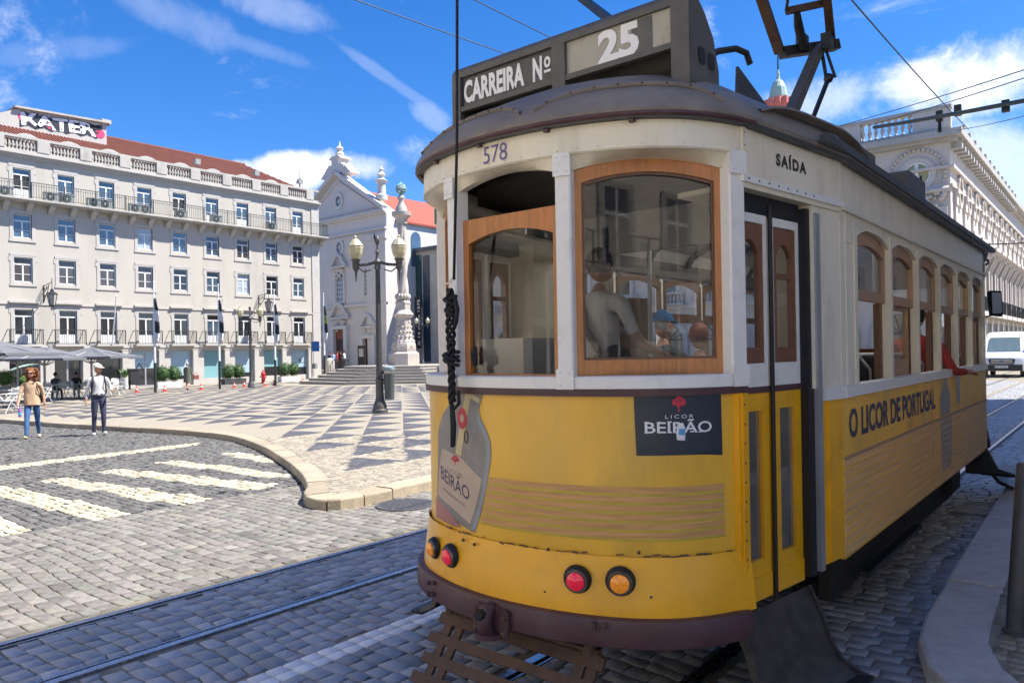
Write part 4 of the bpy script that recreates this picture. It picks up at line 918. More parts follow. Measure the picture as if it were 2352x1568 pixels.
# ---- saloon sides
YS0, YS1 = TY+YD, TY+TL-YD; NW = 6; PW = (YS1-YS0-.36)/NW; YW0 = YS0+.30
for sg in (1, -1):
    X = TX+sg*HW; vis = sg == 1
    bx = lambda mb, q0, q1, y0, y1, z0, z1, mi=0: mb.box(X+sg*q0, y0, z0, X+sg*q1, y1, z1, mi)
    # panels: upper band and lower planked band, split as on the car
    cuts = [YS0, YS0+2.55, YS0+4.05, YS1] if vis else [YS0, YS0+2.8, YS1]
    for k in range(len(cuts)-1):
        a, b = cuts[k]+.004, cuts[k+1]-.004
        bx(MB(), -.03, .0+.002*(k % 2), a, b, 1.225, 1.565).build('side_panel', 'wrap_side', tram)
        p = bx(MB(), -.03, .004+.002*(k % 2), a, b, .66, 1.215).build('side_panel', 'plank_side', tram)
        if vis and k < 2:
            for z in np.linspace(.72, 1.16, 9): bx(MB(), .004, .0095, a, b, z, z+.008).build('printed_groove', 'wrap_side', p)
    bx(MB(), -.02, .012, YS0, YS1, 1.213, 1.228).build('rub_strip', 'wood_pale', tram)
    bx(MB(), -.06, .0, YS0, YS1, .64, .66).build('sole_bar', 'yellow_worn', tram)
    bx(MB(), -.06, .026, YS0, YS1, 1.572, 1.638).build('belt_rail', 'white_paint', tram)
    bx(MB(), -.06, .002, YS0, YS1, 2.60, 2.97).build('letterboard', 'cream_side', tram)
    bx(MB(), .0, .024, YS0, YS1, 2.655, 2.678).build('drip_moulding', 'cream', tram)
    bx(MB(), -.05, .0, YS0, YW0, 1.638, 2.62).build('end_panel', 'cream_side', tram)
    bx(MB(), -.05, .0, YS1-.06, YS1, 1.638, 2.62).build('end_panel', 'cream_side', tram)
    if vis:
        mb = MB(); bx(mb, .0, .006, YS0+.10, YS0+.25, 2.48, 2.645)
        for y in (YS0+.12, YS0+.175, YS0+.23):
            for z in (2.5, 2.56, 2.62): mb.disc((X+.006, y, z), (1, 0, 0), .006, 8, .004, r2=.003)
        mb.build('corner_plate', 'cream', tram)
        bx(MB(), .0, .005, YS0+.095, YS0+.10, 1.64, 2.65).build('joint_strip', 'cream', tram)
    for w in range(NW+1):
        y = YW0+w*PW; bx(MB(), -.05, .008, y-.03, y+.03, 1.638, 2.62).build('window_post', 'white_paint' if not vis else 'cream', tram)
    pl = lambda u, z, q: (X+sg*q, u, z)
    for w in range(NW):
        y0, y1 = YW0+w*PW+.03, YW0+(w+1)*PW-.03
        NA = 10; arc = lambda base, rise, a, b: [(a+(b-a)*t, base+rise*(1-(2*t-1)**2)) for t in np.linspace(1, 0, NA)]
        # spandrel above the arched light
        ar = arc(2.535, .075, y0, y1); mb = MB(); mb.grid([[pl(u, z, -.03) for u, z in ar], [pl(u, z, .0) for u, z in ar], [pl(u, 2.63, .0) for u, z in ar]]); mb.build('window_header', 'cream_side', tram)
        oz = [(y0, 2.16), (y1, 2.16)]+arc(2.525, .075, y0, y1); iz = [(y0+.045, 2.225), (y1-.045, 2.225)]+arc(2.46, .06, y0+.045, y1-.045)
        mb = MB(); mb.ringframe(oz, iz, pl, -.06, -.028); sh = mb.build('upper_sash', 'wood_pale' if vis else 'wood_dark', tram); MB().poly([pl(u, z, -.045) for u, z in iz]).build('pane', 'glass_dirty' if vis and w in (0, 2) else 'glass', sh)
        closed = (w in (1, 5)) if vis else (w in (0, 2, 3))
        if closed:
            oz = [(y0, 1.638), (y1, 1.638), (y1, 2.17), (y0, 2.17)]; iz = [(y0+.05, 1.76), (y1-.05, 1.76), (y1-.05, 2.13), (y0+.05, 2.13)]
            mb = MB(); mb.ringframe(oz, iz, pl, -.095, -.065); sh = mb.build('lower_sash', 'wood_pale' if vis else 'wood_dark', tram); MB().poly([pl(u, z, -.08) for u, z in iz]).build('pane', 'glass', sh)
        else:
            bx(MB(), -.10, -.06, y0, y0+.035, 1.638, 2.16).build('sash_channel', 'wood_dark', tram); bx(MB(), -.10, -.06, y1-.035, y1, 1.638, 2.16).build('sash_channel', 'wood_dark', tram)
    # solebar gear
    bx(MB(), -.5, -.25, YS0-.3, YS1+.3, .48, .64).build('underframe_beam', 'underframe', tram)
    bx(MB(), -.34, -.26, YS0+.6, YS1-.6, .18, .48).build('truck_frame', 'underframe', tram)
if True:
    X = TX+HW; z0, z1 = 1.30, 1.50
    R0 = at_X(1950, 1000, X); R1 = at_X(2148, 950, X)
    mb = MB(); text_on(mb, 'O LICOR DE PORTUGAL', lambda a, b: Vector((X+.0035, R0.y+a, 1.33+b)), R1.y-R0.y, .165, .03); mb.build('slogan_lettering', 'print_navy', tram)
    # printed bottle on the side, far end
    def side_print(name, pts, mt, off): MB().poly([(X+off, y, z) for y, z in pts]).build(name, mt, tram)
    yb = R1.y+.45
    side_print('printed_bottle', [(yb+a, z) for a, z in ((-.22, 1.235), (.22, 1.235), (.24, 1.4), (.1, 1.52), (.08, 1.562), (-.08, 1.562), (-.1, 1.52), (-.24, 1.4))], 'bottle', .0045)
    side_print('printed_bottle', [(yb+a, z) for a, z in ((-.26, 1.21), (-.24, .95), (-.2, .75), (.2, .75), (.26, .95), (.26, 1.21))], 'bottle_label', .0095)
    side_print('printed_bottle_edge', [(yb+.6, 1.3), (yb+.78, 1.3), (yb+.78, 1.56), (yb+.6, 1.56)], 'bottle_edge', .0045)
# hanging guard, brake gear and wheels under the car
for Y in (YS0+1.35, YS0+3.9):
    for X in (RAILS[2], RAILS[3]):
        MB().tube([(X-.05, Y, .33), (X+.05, Y, .33)], .33, 28).build('wheel', 'underframe', tram, True)
    MB().tube([(RAILS[2], Y, .33), (RAILS[3], Y, .33)], .06, 10).build('axle', 'underframe', tram)
MB().box(TX-.7, YS0+.3, .45, TX+.7, YS1-.3, .8).build('underfloor', 'underframe', tram)
X = TX+HW; mb = MB(); mb.box(X-.30, YS1-1.25, .30, X-.16, YS1-.75, .60); mb.build('sand_box', 'underframe', tram)
mb = MB(); y = YS1-.12; mb.prism([(X-.2, y, .66), (X-.2, y, .36), (X+.28, y, .36), (X+.28, y, .39), (X+.12, y, .44), (X+.02, y, .66)], (0, .05, 0)); mb.box(X-.05, y, .355, X+.3, y+.75, .375); mb.build('front_step', 'black_metal', tram)
MB().box(X-.16, YS0+.9, .30, X-.1, YS0+2.6, .33).build('brake_rod', 'black_metal', tram)
# mirror at the far end
m0 = at_d(2288, 697, 9.3); mb = MB(); R_ = Vector((CT, ST, 0)); 
mb.prism([tuple(m0+R_*(a*.085)+Vector((0, 0, b*.165))) for a, b in ((-.8, 1), (.8, .95), (1, -.8), (.85, -1), (-.75, -.9), (-1, .85))], (-.03, .05, 0)); mm = mb.build('mirror', 'rubber', tram)
MB().prism([tuple(m0+R_*(a*.07)+Vector((.004, -.006, b*.14))) for a, b in ((-.8, 1), (.8, .95), (.95, -.85), (-.75, -.9))], (.001, -.001, 0)).build('mirror_glass', 'mirror', mm)
MB().tube([m0+Vector((0, .05, -.12)), m0+Vector((-.12, .12, -.16)), m0+Vector((-.28, .2, -.16))], .009, 6).build('mirror_arm', 'black_metal', mm)

# ---- roof
def roof_row(sc, z, off=0.):
    pts = outline(off, 41); out = []
    for x, y in pts:
        if y < YD: yy = YD-(YD-y)*(1-(1-sc)*.85) if True else y
        elif y > TL-YD: yy = TL-YD+(y-TL+YD)*(1-(1-sc)*.85)
        else: yy = y
        out.append(W3((x*sc, yy), z))
    return out
RR = [(1., 2.945, .055), (1., 2.965, .062), (1., 2.99, .05), (.985, 3.05, .03), (.955, 3.10, .02), (.935, 3.115, 0)]
MB().grid([roof_row(a, z, o) for a, z, o in RR], closed=True, flip=False).build('roof_cove', ['roof'], tram, True)
RU = [(.93, 3.112, 0), (.90, 3.15, 0), (.84, 3.205, 0), (.74, 3.27, 0), (.6, 3.335, 0), (.42, 3.38, 0), (.22, 3.405, 0), (.02, 3.41, 0)]
rb = MB(); rb.grid([roof_row(a, z, o) for a, z, o in RU], closed=True); rb.poly(roof_row(.02, 3.41, 0)); rb.build('roof', 'roof', tram, True)
MB().grid([roof_row(1., 2.925, .012), roof_row(1., 2.925, .05), roof_row(1., 2.945, .056)], closed=True).build('eave', 'roof_edge', tram, True)
for sg in (1, -1): MB().box(TX+sg*(HW+.02), YS0-.4, 2.955, TX+sg*(HW+.075), YS1+.4, 3.0).build('side_gutter', 'roof_edge', tram)
# scalloped drip ledges across the ends of the cove
base = outline(.02, 161)
def ledge(s0, s1):
    rows = []; n = 30
    for t in np.linspace(0, 1, n):
        s = s0+(s1-s0)*t; x, y, nx, ny = fcurve(s); rise = .10*(1-(2*t-1)**4)
        f = .945-.02*0; zz = 3.03+rise*.85
        scl = 1.0-.055*rise/.10
        def P(o, dz): 
            px, py = x*scl+nx*o, YD-(YD-y)*(1-(1-scl)*.85)+ny*o
            return W3((px, py), zz+dz)
        rows.append([P(.0, -.016), P(.036, -.014), P(.042, -.004), P(.036, .004), P(-.02, .014)])
    mb = MB(); mb.grid(rows); o = mb.build('drip_ledge', 'roof', tram, True)
    mb = MB()
    for t in np.linspace(.06, .94, 8):
        s = s0+(s1-s0)*t; x, y, nx, ny = fcurve(s); rise = .10*(1-(2*t-1)**4); scl = 1.0-.055*rise/.10
        mb.disc(W3((x*scl+nx*.04, YD-(YD-y)*(1-(1-scl)*.85)+ny*.04), 3.026+rise*.85), (nx, ny, 0), .006, 6, .006)
    mb.build('ledge_screws', 'rust', o)
ledge(-1.13, -.72); ledge(-.66, .16); ledge(.26, 1.12) if False else None
ledge(-.70+.0, -.08) if False else None
ledge(.24, 1.14)
# side ledge continuing above the door
mb = MB(); rows = []
for t in np.linspace(0, 1, 14):
    y = .75+1.5*t; xw = np.interp(y, [.62, YD, 5], [1.0, HW, HW])
    z = 3.03+.08*(1-(2*t-1)**4); rows.append([W3((xw*.985-.03, y), z+.02), W3((xw*.985+.05, y), z+.005), W3((xw*.985+.055, y), z-.008), W3((xw*.985, y), z-.02)])
mb.grid(rows); mb.build('drip_ledge', 'roof', tram, True)
# gear on the roof: vent hood, boxes, horn
mb = MB(); 
mb.prism([(TX+.35, TY+2.1, 3.33), (TX+.35, TY+2.15, 3.82), (TX+.35, TY+2.9, 3.62), (TX+.35, TY+3.25, 3.33)], (.02, 0, 0)); mb.box(TX-.35, TY+2.15, 3.36, TX+.36, TY+2.2, 3.5); mb.box(TX-.4, TY+1.5, 3.42, TX+.35, TY+2.15, 3.47); mb.build('roof_shield', 'black_metal', tram)
for a in ((.55, 2.9, .95, 3.35, 3.32), (.5, 4.5, .95, 5.2, 3.42), (.35, 6.2, .7, 6.7, 3.5)):
    MB().box(TX+a[0], TY+a[1], 3.08, TX+a[2], TY+a[3], a[4]).build('roof_box', 'sign_box', tram)
MB().lathe([(.16, 3.25), (.16, 3.42), (.13, 3.5), (.05, 3.54), (.01, 3.545)], 16, (TX+.6, TY+5.9, 0)).build('roof_vent', 'roof_edge', tram, True)
MB().prism([(TX+.7, TY+6.1, 3.2), (TX+.7, TY+6.5, 3.2), (TX+.7, TY+6.3, 3.72)], (.02, 0, 0)).build('roof_fin', 'black_metal', tram)
MB().tube([at_d(1630, 128, 4.5), at_d(1650, 118, 4.55), at_d(1690, 112, 4.6), at_d(1714, 122, 4.65), at_d(1723, 148, 4.68)], .02, 8).build('roof_hook', 'black_metal', tram, True)
for y in (7.0, 7.25, 7.5): MB().tube([(TX+.9, TY+y, 3.1), (TX+.98, TY+y+.1, 3.2), (TX+.92, TY+y+.25, 3.1)], .02, 6).build('roof_insulator', 'rubber', tram, True)
# trolley gear: base, knuckle arm, head frame
k0 = Vector((TX, TY+3.7, 3.45)); k1 = at_d(1882, 108, 7.6); kd = at_d(1868, 250, 7.5); kk = at_d(1903, 180, 7.6)
MB().box(TX-.3, TY+3.4, 3.38, TX+.3, TY+4.6, 3.47).build('collector_base', 'black_metal', tram)
lowp = at_d(1800, 300, 7.0); arm = MB(); arm.bar(lowp, k1, .11, .09, w2=.085); ca = arm.build('collector_arm', 'sign_box', tram)
mb = MB(); mb.bar(at_d(1860, 290, 7.5), kk, .035); mb.build('collector_link', 'black_metal', tram)
MB().bar(kk+Vector((-.02, 0, 0)), at_d(1886, 110, 7.6), .03).build('collector_link', 'black_metal', tram); MB().bar(kk+Vector((.06, .02, 0)), at_d(1896, 112, 7.62), .03).build('collector_link', 'black_metal', tram); MB().sphere(kk, .05, 8, 6).build('link_joint', 'black_metal', tram)
hl, hr = at_d(1795, 122, 7.5), at_d(1922, 104, 7.72)
mb = MB(); mb.bar(hl, hr, .10, .10); mb.build('head_axle', 'black_metal', tram)
mb = MB(); tl_, tr_ = at_d(1735, -45, 6.9), at_d(1897, -30, 7.1); mb.bar(at_d(1790, 118, 7.5), tl_, .085); mb.bar(at_d(1910, 104, 7.7), tr_, .085, w2=.07); mb.bar(at_d(1808, 26, 7.2), at_d(1902, 6, 7.35), .06); mb.bar(at_d(1806, 26, 7.2), at_d(1812, -20, 7.0), .025)
mb.build('head_frame', 'rust', tram)
mb = MB(); mb.tube([at_d(1830, 26, 7.25), at_d(1834, 60, 7.35), at_d(1845, 110, 7.5)], [.03, .045, .045], 8); mb.build('spring', 'black_metal', tram, True)
for px, py in ((1843, 104), (1900, 98)): MB().box(*(at_d(px, py, 7.55)-Vector((.05, .05, .07))), *(at_d(px, py, 7.55)+Vector((.05, .05, .09)))).build('bearing', 'black_metal', tram)
a, b = at_d(1335, -5, 5.2), at_d(1402, 47, 4.8); MB().bar(a-(b-a)*.12, b+(b-a)*1.2, .045).build('trolley_boom', 'black_metal', tram)
# ---- route sign box
sy, sh = TY+.515, .80
sbx = MB(); x0, x1 = TX-sh, TX+sh; zb0, zb1, zt_ = 3.23, 3.30, 3.60
def sgx(x): return x
sb = MB(); prof = [(0, 3.385), (0, 3.60), (.015, 3.63), (.05, 3.635), (.17, 3.56), (.27, 3.46), (.33, 3.30), (.33, 3.385)]
# shell: top hood, frame bars and posts leave the dark gap under the right-hand panel
sb.grid([[(x, sy+a, z) for a, z in prof[1:7]] for x in (x0, x1)], flip=True)
for x in (x0, x1): sb.prism([(x, sy+a, z) for a, z in ((.004, 3.18), (.004, 3.60), (.015, 3.63), (.05, 3.634), (.17, 3.559), (.27, 3.459), (.33, 3.30), (.33, 3.18))], (.012 if x < TX else -.012, 0, 0))
for xa, xb, za, zb_ in ((x0, x1, 3.565, 3.60), (x0, x1, 3.355, 3.385), (x0, x0+.07, 3.15, 3.565), (x1-.10, x1, 3.15, 3.565), (TX-.03, TX+.06, 3.22, 3.565)):
    sb.box(xa+.001, sy-(.006 if xb-xa > 1 else .0085), za, xb-.001, sy+(.03 if xb-xa > 1 else .034), zb_)
sbo = sb.build('route_sign', 'sign_box', tram)
MB().box(x0+.07, sy+.012, 3.385, TX-.03, sy+.02, 3.565).build('sign_panel', 'sign_dark', sbo)
MB().box(TX+.06, sy+.012, 3.385, x1-.10, sy+.02, 3.565).build('sign_panel', 'sign_glass', sbo)
MB().box(TX+.06+.41, sy+.009, 3.39, TX+.06+.53, sy+.011, 3.56).build('sign_blind', 'sign_box', sbo)
MB().box(x0+.02, sy+.3, 3.2, x1-.02, sy+.31, 3.4).build('sign_back', 'sign_box', sbo)
for y_ in (.09, .20):
    for z in (3.30,): MB().prism([(x1+.002, sy+y_+a, 3.29+b) for a, b in ((.01, 0), (.06, 0), (.07, .015), (.07, .065), (.055, .08), (.01, .08), (0, .065), (0, .015))], (.003, 0, 0)).build('sign_slot', 'rubber', sbo)
mb = MB(); w = TX-.03-(x0+.07)
text_on(mb, 'CARREIRA', lambda a, b: Vector((x0+.085+a, sy+.0095, 3.412+b)), w*.68, .125, .042)
text_on(mb, 'N', lambda a, b: Vector((x0+.085+w*.77+a, sy+.0095, 3.412+b)), w*.095, .125, .042)
text_on(mb, 'o', lambda a, b: Vector((x0+.085+w*.885+a, sy+.0095, 3.468+b)), w*.065, .085, .03); mb.box(x0+.085+w*.885, sy+.009, 3.438, x0+.085+w*.95, sy+.0095, 3.452)
mb.build('route_lettering', 'print_white', sbo)
mb = MB(); text_on(mb, '25', lambda a, b: Vector((TX+.06+.205+a, sy+.008, 3.395+b)), .25, .158, .042); mb.build('route_lettering', 'print_white', sbo)
# ---- inside
MB().prism([W3(p, .80) for p in outline(-.10, 15)], (0, 0, .05)).build('floor', 'wood_dark', tram)
cl = MB(); cl.grid([[(TX+x, y, z) for x, z in ((-1.09, 2.68), (-1.0, 2.82), (-.7, 2.97), (-.3, 3.05), (.3, 3.05), (.7, 2.97), (1.0, 2.82), (1.09, 2.68))] for y in (TY+1.72, TY+3, TY+6, TY+TL-1.72)], flip=True); cl.build('ceiling', 'ceiling', tram)
for T in (lambda v: v, lambda v: Vector((2*TX-v[0], 2*TY+TL-v[1], v[2]))): MB().prism([tuple(T(Vector((TX+x, TY+y, 2.83)))) for x, y in ((-.95, 1.7), (.95, 1.7), (.86, .8), (.55, .45), (0, .3), (-.55, .45), (-.86, .8))], (0, 0, .03)).build('platform_ceiling', 'interior_dark', tram)
for y in np.arange(TY+1.8, TY+TL-1.5, .8):
    mb = MB(); pts = [(-1.05, 2.70), (-.98, 2.80), (-.68, 2.945), (-.3, 3.02), (.3, 3.02), (.68, 2.945), (.98, 2.80), (1.05, 2.70)]
    for (xa, za), (xb, zb_) in zip(pts, pts[1:]): mb.bar((TX+xa, y, za), (TX+xb, y, zb_), .05, .04)
    mb.build('ceiling_rib', 'interior_dark', tram)
for x in (-.62, .62): MB().bar((TX+x, TY+1.7, 2.955), (TX+x, TY+TL-1.7, 2.955), .06, .05).build('ceiling_rail', 'interior_dark', tram)
for y in (TY+2.2, TY+3.3, TY+4.4, TY+5.5): MB().box(TX-.06, y, 2.985, TX+.06, y+.75, 3.02).build('ceiling_light', 'tube_light', tram)
for sg in (1, -1):
    X = TX+sg*(HW-.075); MB().box(X, YS0, .85, X-sg*.02, YS1, 1.62).build('inner_wall', 'wood', tram)
    MB().box(X, YS0, 2.58, X-sg*.02, YS1, 2.72).build('inner_cornice', 'interior_dark', tram)
# end bulkheads of the saloon
for yb, isn in ((YS0+.02, True), (YS1-.05, False)):
    mb = MB()
    for xa, xb, za, zb_ in ((-1.08, -.42, .85, 1.7), (.42, 1.08, .85, 1.7), (-1.08, -1.0, 1.7, 2.75), (1.0, 1.08, 1.7, 2.75), (-.47, -.42, .85, 2.75), (.42, .47, .85, 2.75), (-1.08, 1.08, 2.55, 2.9)):
        mb.box(TX+xa, yb, za, TX+xb, yb+.03, zb_)
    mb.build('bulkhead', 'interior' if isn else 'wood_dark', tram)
# driver's desk and poles on the near platform
MB().box(TX-.62, TY+.55, .85, TX-.30, TY+.85, 1.95).build('controller', 'interior', tram); MB().box(TX-.16, TY+.75, 1.55, TX-.08, TY+.79, 2.5).build('grab_pole', 'cream', tram)
MB().box(TX-.2, TY+1.35, .85, TX+.02, TY+1.45, 2.2).build('cabinet', 'wood_dark', tram)
for x, y in ((-.42, YS0+.6), (.42, YS0+.6), (.42, YS0+2.2), (-.42, YS0+2.2), (-.42, YS0+3.8), (.42, YS0+3.8)):
    MB().tube([(TX+x, y, .85), (TX+x, y, 2.95)], .018, 8).build('grab_pole', 'aluminium', tram, True)
def seat(x, y):
    mb = MB(); mb.box(TX+x-.42/2*1.6, y, 1.24, TX+x+.42/2*1.6, y+.4, 1.30); mb.build('seat', 'wood_dark', tram)
    mb = MB(); w = .33; pts = [(TX+x-w, 1.3), (TX+x+w, 1.3), (TX+x+w, 1.68)]+[(TX+x+w*math.cos(t), 1.68+.10*math.sin(t)) for t in np.linspace(.2, PI-.2, 8)]+[(TX+x-w, 1.68)]
    mb.prism([(a, y-.03, b) for a, b in pts], (0, .04, 0)); mb.build('seat_back', 'rubber', tram)
    mb = MB(); mb.tube([(TX+x-w, y-.01, .85), (TX+x-w, y-.01, 1.70), (TX+x-w*.8, y-.01, 1.79), (TX+x+w*.8, y-.01, 1.79), (TX+x+w, y-.01, 1.70), (TX+x+w, y-.01, .85)], .014, 6); mb.build('seat_frame', 'aluminium', tram, True)
for y in (YS0+.35, YS0+1.25, YS0+2.15, YS0+3.05, YS0+3.95, YS0+4.8):
    seat(.66, y); seat(-.66, y)
# ---------------------------------------------------------------- buildings
def dupe(o, parent, dy, dz=0., dx=0., mt=None):
    c = o.copy(); COL.objects.link(c); c.parent = parent; c.location = (dx, dy, dz); return c
GF = gz(-54)+KH      # ground at the long facade
FX = -54.0
bld = thing('town_building', 'long cream building with red tiled roof and four rows of windows facing the square', 'building', (FX, 25, GF))
YB0, YB1 = 3.0, 39.0
COLS = [16.5+2.55*k for k in range(-3, 9)]; VISC = [c for c in COLS if c > 15]
ROWS = {4: (12.16, 14.07), 3: (9.66, 11.16), 2: (6.85, 8.42), 1: (2.92, 5.12)}
WW = {4: 1.0, 3: 1.04, 2: 1.04, 1: 1.08}
# wall with real openings: strips between the windows
def wall_strip(mb, y0, y1, z0, z1, x=FX, t=.45): mb.box(x-t, y0, z0, x, y1, z1)
mb = MB(); order = [1, 2, 3, 4]
edges = [YB0]
zb = 2.62
for r in order:
    z0, z1 = ROWS[r]; wall_strip(mb, YB0, YB1, zb, z0)
    y = YB0
    for c in COLS:
        wall_strip(mb, y, c-WW[r]/2, z0, z1); y = c+WW[r]/2
    wall_strip(mb, y, YB1, z0, z1); zb = z1
wall_strip(mb, YB0, YB1, zb, 15.05)
mb.box(FX-14, YB1-.4, GF, FX-.45, YB1, 15.05); mb.box(FX-14, YB0, GF, FX-.45, YB0+.4, 15.05)
mb.build('wall', 'plaster', bld)
# ground floor: stone piers between shop openings
SH = 1.72; mb = MB(); y = YB0
for c in COLS:
    a, b = c-SH/2, c+SH/2
    mb2 = MB().box(FX-.45, y, GF-.1, FX+.03, a, 2.62); mb2.build('stone_pier', 'limestone', bld); y = b
MB().box(FX-.45, y, GF-.1, FX+.03, YB1, 2.62).build('stone_pier', 'limestone', bld)
MB().box(FX-.45, YB0, 2.42, FX+.045, YB1, 2.62).build('lintel_course', 'limestone', bld)
MB().box(FX-.3, YB0, 2.62, FX+.10, YB1+.05, 2.80).build('string_course', 'limestone', bld)
MB().box(FX, YB0, 5.42, FX+.06, YB1+.05, 5.52).build('string_course', 'limestone', bld)
for z0, z1 in ((GF, 5.42), (5.52, 11.5), (12.1, 14.9)): MB().box(FX-.02, YB1-.75, z0, FX+.07, YB1+.02, z1).build('corner_pilaster', 'limestone', bld)
# cornice and balustrade
for a, z0, z1 in ((.10, 14.72, 14.84), (.22, 14.84, 14.95), (.34, 14.95, 15.06)): MB().box(FX-.3, YB0, z0, FX+a, YB1+.1, z1).build('cornice', 'limestone', bld)
MB().box(FX-.22, YB0, 15.06, FX+.08, YB1+.05, 15.28).build('balustrade_base', 'stone_stained', bld)
MB().box(FX-.22, YB0, 16.02, FX+.08, YB1+.05, 16.18).build('balustrade_rail', 'stone_stained', bld)
balp = MB().lathe([(.075, 0), (.075, .06), (.04, .1), (.085, .28), (.06, .45), (.035, .58), (.07, .66), (.075, .74)], 8, (0, 0, 0)).build('baluster', 'stone_stained', bld, True, shift=(0, 0, 0))
first = True
PB = 2.55
for k in range(-1, 10):
    yc = 15.2+PB*k; 
    MB().box(FX-.26, yc-.36, 15.28, FX+.12, yc+.36, 16.02).build('balustrade_pier', 'stone_stained', bld)
    if k == 9: break
    for j in range(9):
        y = yc+.36+(PB-.72)*(j+.5)/9
        if y > YB1-.2: continue
        o = balp if first else balp.copy()
        if not first: COL.objects.link(o)
        first = False; o.parent = bld; o.location = (FX-.07-bld.location.x, y-bld.location.y, 15.28-bld.location.z)
# tiled roof, hipped at the right end
rz = 19.1; mb = MB(); ex, rx = FX-.4, FX-7
NR = 16
rows = []
for i in range(NR+1):
    t = i/NR; rows.append([(ex+(rx-ex)*t, YB0, 15.9+(rz-15.9)*t+(.05 if i % 2 else 0)), (ex+(rx-ex)*t, YB1-.3-2.6*t, 15.9+(rz-15.9)*t+(.05 if i % 2 else 0))])
mb.grid(rows, flip=True); mb.add([(ex, YB1-.3, 15.9), (rx-6.6, YB1-.3, 15.9), (rx, YB1-2.9, rz)], [(0, 2, 1)]); mb.add([(rx, YB0, rz), (rx, YB1-2.9, rz), (rx-6.6, YB1-.3, 15.9), (rx-6.6, YB0, 15.9)], [(0, 1, 2, 3)])
rf = mb.build('roof', 'roof_tile', bld)
mb = MB()
for i in range(158):
    y = YB0+.2+i*.23; y1 = min(y, YB1-5.9); 
    if y > YB1-.5: break
    tt = 1 if y < YB1-2.9 else max(.03, (YB1-.3-y)/2.6); mb.bar((ex, y, 15.96), (ex+(rx-ex)*tt, y, 15.96+(rz-15.9)*tt), .11, .07)
mb.build('tile_rows', 'roof_tile', rf)['kind'] = 'stuff'
mb = MB()
for y in np.arange(YB0, YB1-2.9, .4): mb.tube([(rx, y, rz+.05), (rx, y+.42, rz+.07)], [.11, .13], 8)
mb.build('ridge_tiles', 'roof_tile', rf)['kind'] = 'stuff'
for k in range(-1, 8):       # curved dormer brows just behind the balustrade
    y = 17.0+PB*k; pts = [(ex-.1, y-1.0+2.0*t, 16.1+.42*math.sin(PI*t)) for t in np.linspace(0, 1, 12)]
    MB().prism(pts+[(ex-.1, y+1.0, 15.6), (ex-.1, y-1.0, 15.6)], (-1.6, 0, 0)).build('dormer', 'limestone', rf)
# penthouse with graffiti on the roof
px0 = FX-4.0; g0, g1 = at_X(40, 250, px0), at_X(245, 325, px0); zt0 = at_X(110, 262, px0).z; 
gy0, gy1 = g0.y-1.2, g1.y; gtop = at_X(38, 250, px0).z; glow = 16.6
ph = thing('rooftop_hut', 'rooftop hut covered in white and pink graffiti lettering above the red tiles', 'hut', (px0, gy0, 17.4))
z_l, z_r = at_X(40, 250, px0).z, at_X(245, 285, px0).z
mb = MB(); mb.prism([(px0, gy0, 16.4), (px0, gy1, 16.4), (px0, gy1, z_r), (px0, gy0+1.2, z_l), (px0, gy0, z_l-.6)], (-4, 0, 0)); mb.build('wall', 'limestone', ph)
mb = MB(); mb.bar((px0-2, gy0+1.0, z_l+.08), (px0-2, gy1+.15, z_r+.08), 4.5, .14); mb.build('roof_slab', 'stone_stained', ph)
MB().box(px0-.6, gy1-.35, z_r, px0+.12, gy1+.3, z_r+.3).build('chimney', 'stone_stained', ph)
MB().box(px0+.0, gy1-1.15, z_r-.62, px0+.02, gy1-.45, z_r-.28).build('vent', 'win_void', ph)
L_ = gy1-.3-(gy0+1.5)
def gtext(name, s, off, scale, bold, mt, dy=0, dz=0):
    mb = MB()
    def place(a, b):
        y = gy0+1.45+a; f = a/L_; zb_ = z_l-1.02+(z_r-z_l)*f*.9+.05*math.sin(a*2.2); h = 1.0
        return (px0+off, y+dy+.12*math.sin(b*5), zb_+dz+b*h)
    text_on(mb, s, place, L_*.93, .85, bold, spacing=.86); return mb.build(name, mt, ph)
MB().prism([(px0+.006, gy0+1.3+L_*t, z_l-1.15+(z_r-z_l)*t*.9+(.12 if i % 2 else -.1)) for i, t in enumerate(np.linspace(0, 1.04, 12))]+[(px0+.006, gy0+1.3+L_*t, z_l-.1+(z_r-z_l)*t-(.18 if i % 2 else .03)) for i, t in enumerate(np.linspace(1.04, 0, 12))], (.002, 0, 0)).build('graffiti_ground', 'sign_dark', ph)
gtext('graffiti_outline', 'KATER', .012, 1, .07, 'print_black'); gtext('graffiti_lettering', 'KATER', .018, 1, .025, 'flag_white')
mb = MB(); random.seed(5)
for i in range(16):
    f = random.random(); y = gy0+1.6+L_*f*.95; z = z_l-.95+(z_r-z_l)*f*.8+random.uniform(-.05, .3); mb.disc((px0+.02, y, z), (1, 0, 0), random.uniform(.03, .07), 8, .003)
mb.build('graffiti_dots', 'print_black', ph)
for f, dz_, r_ in ((.0, -.5, .28), (.33, -.75, .22), (.6, -.7, .2), (.97, -.6, .34)): MB().disc((px0+.0095, gy0+1.5+L_*f, z_l+dz_), (1, 0, 0), r_, 14, .001).build('graffiti_patch', 'pink_paint', ph)
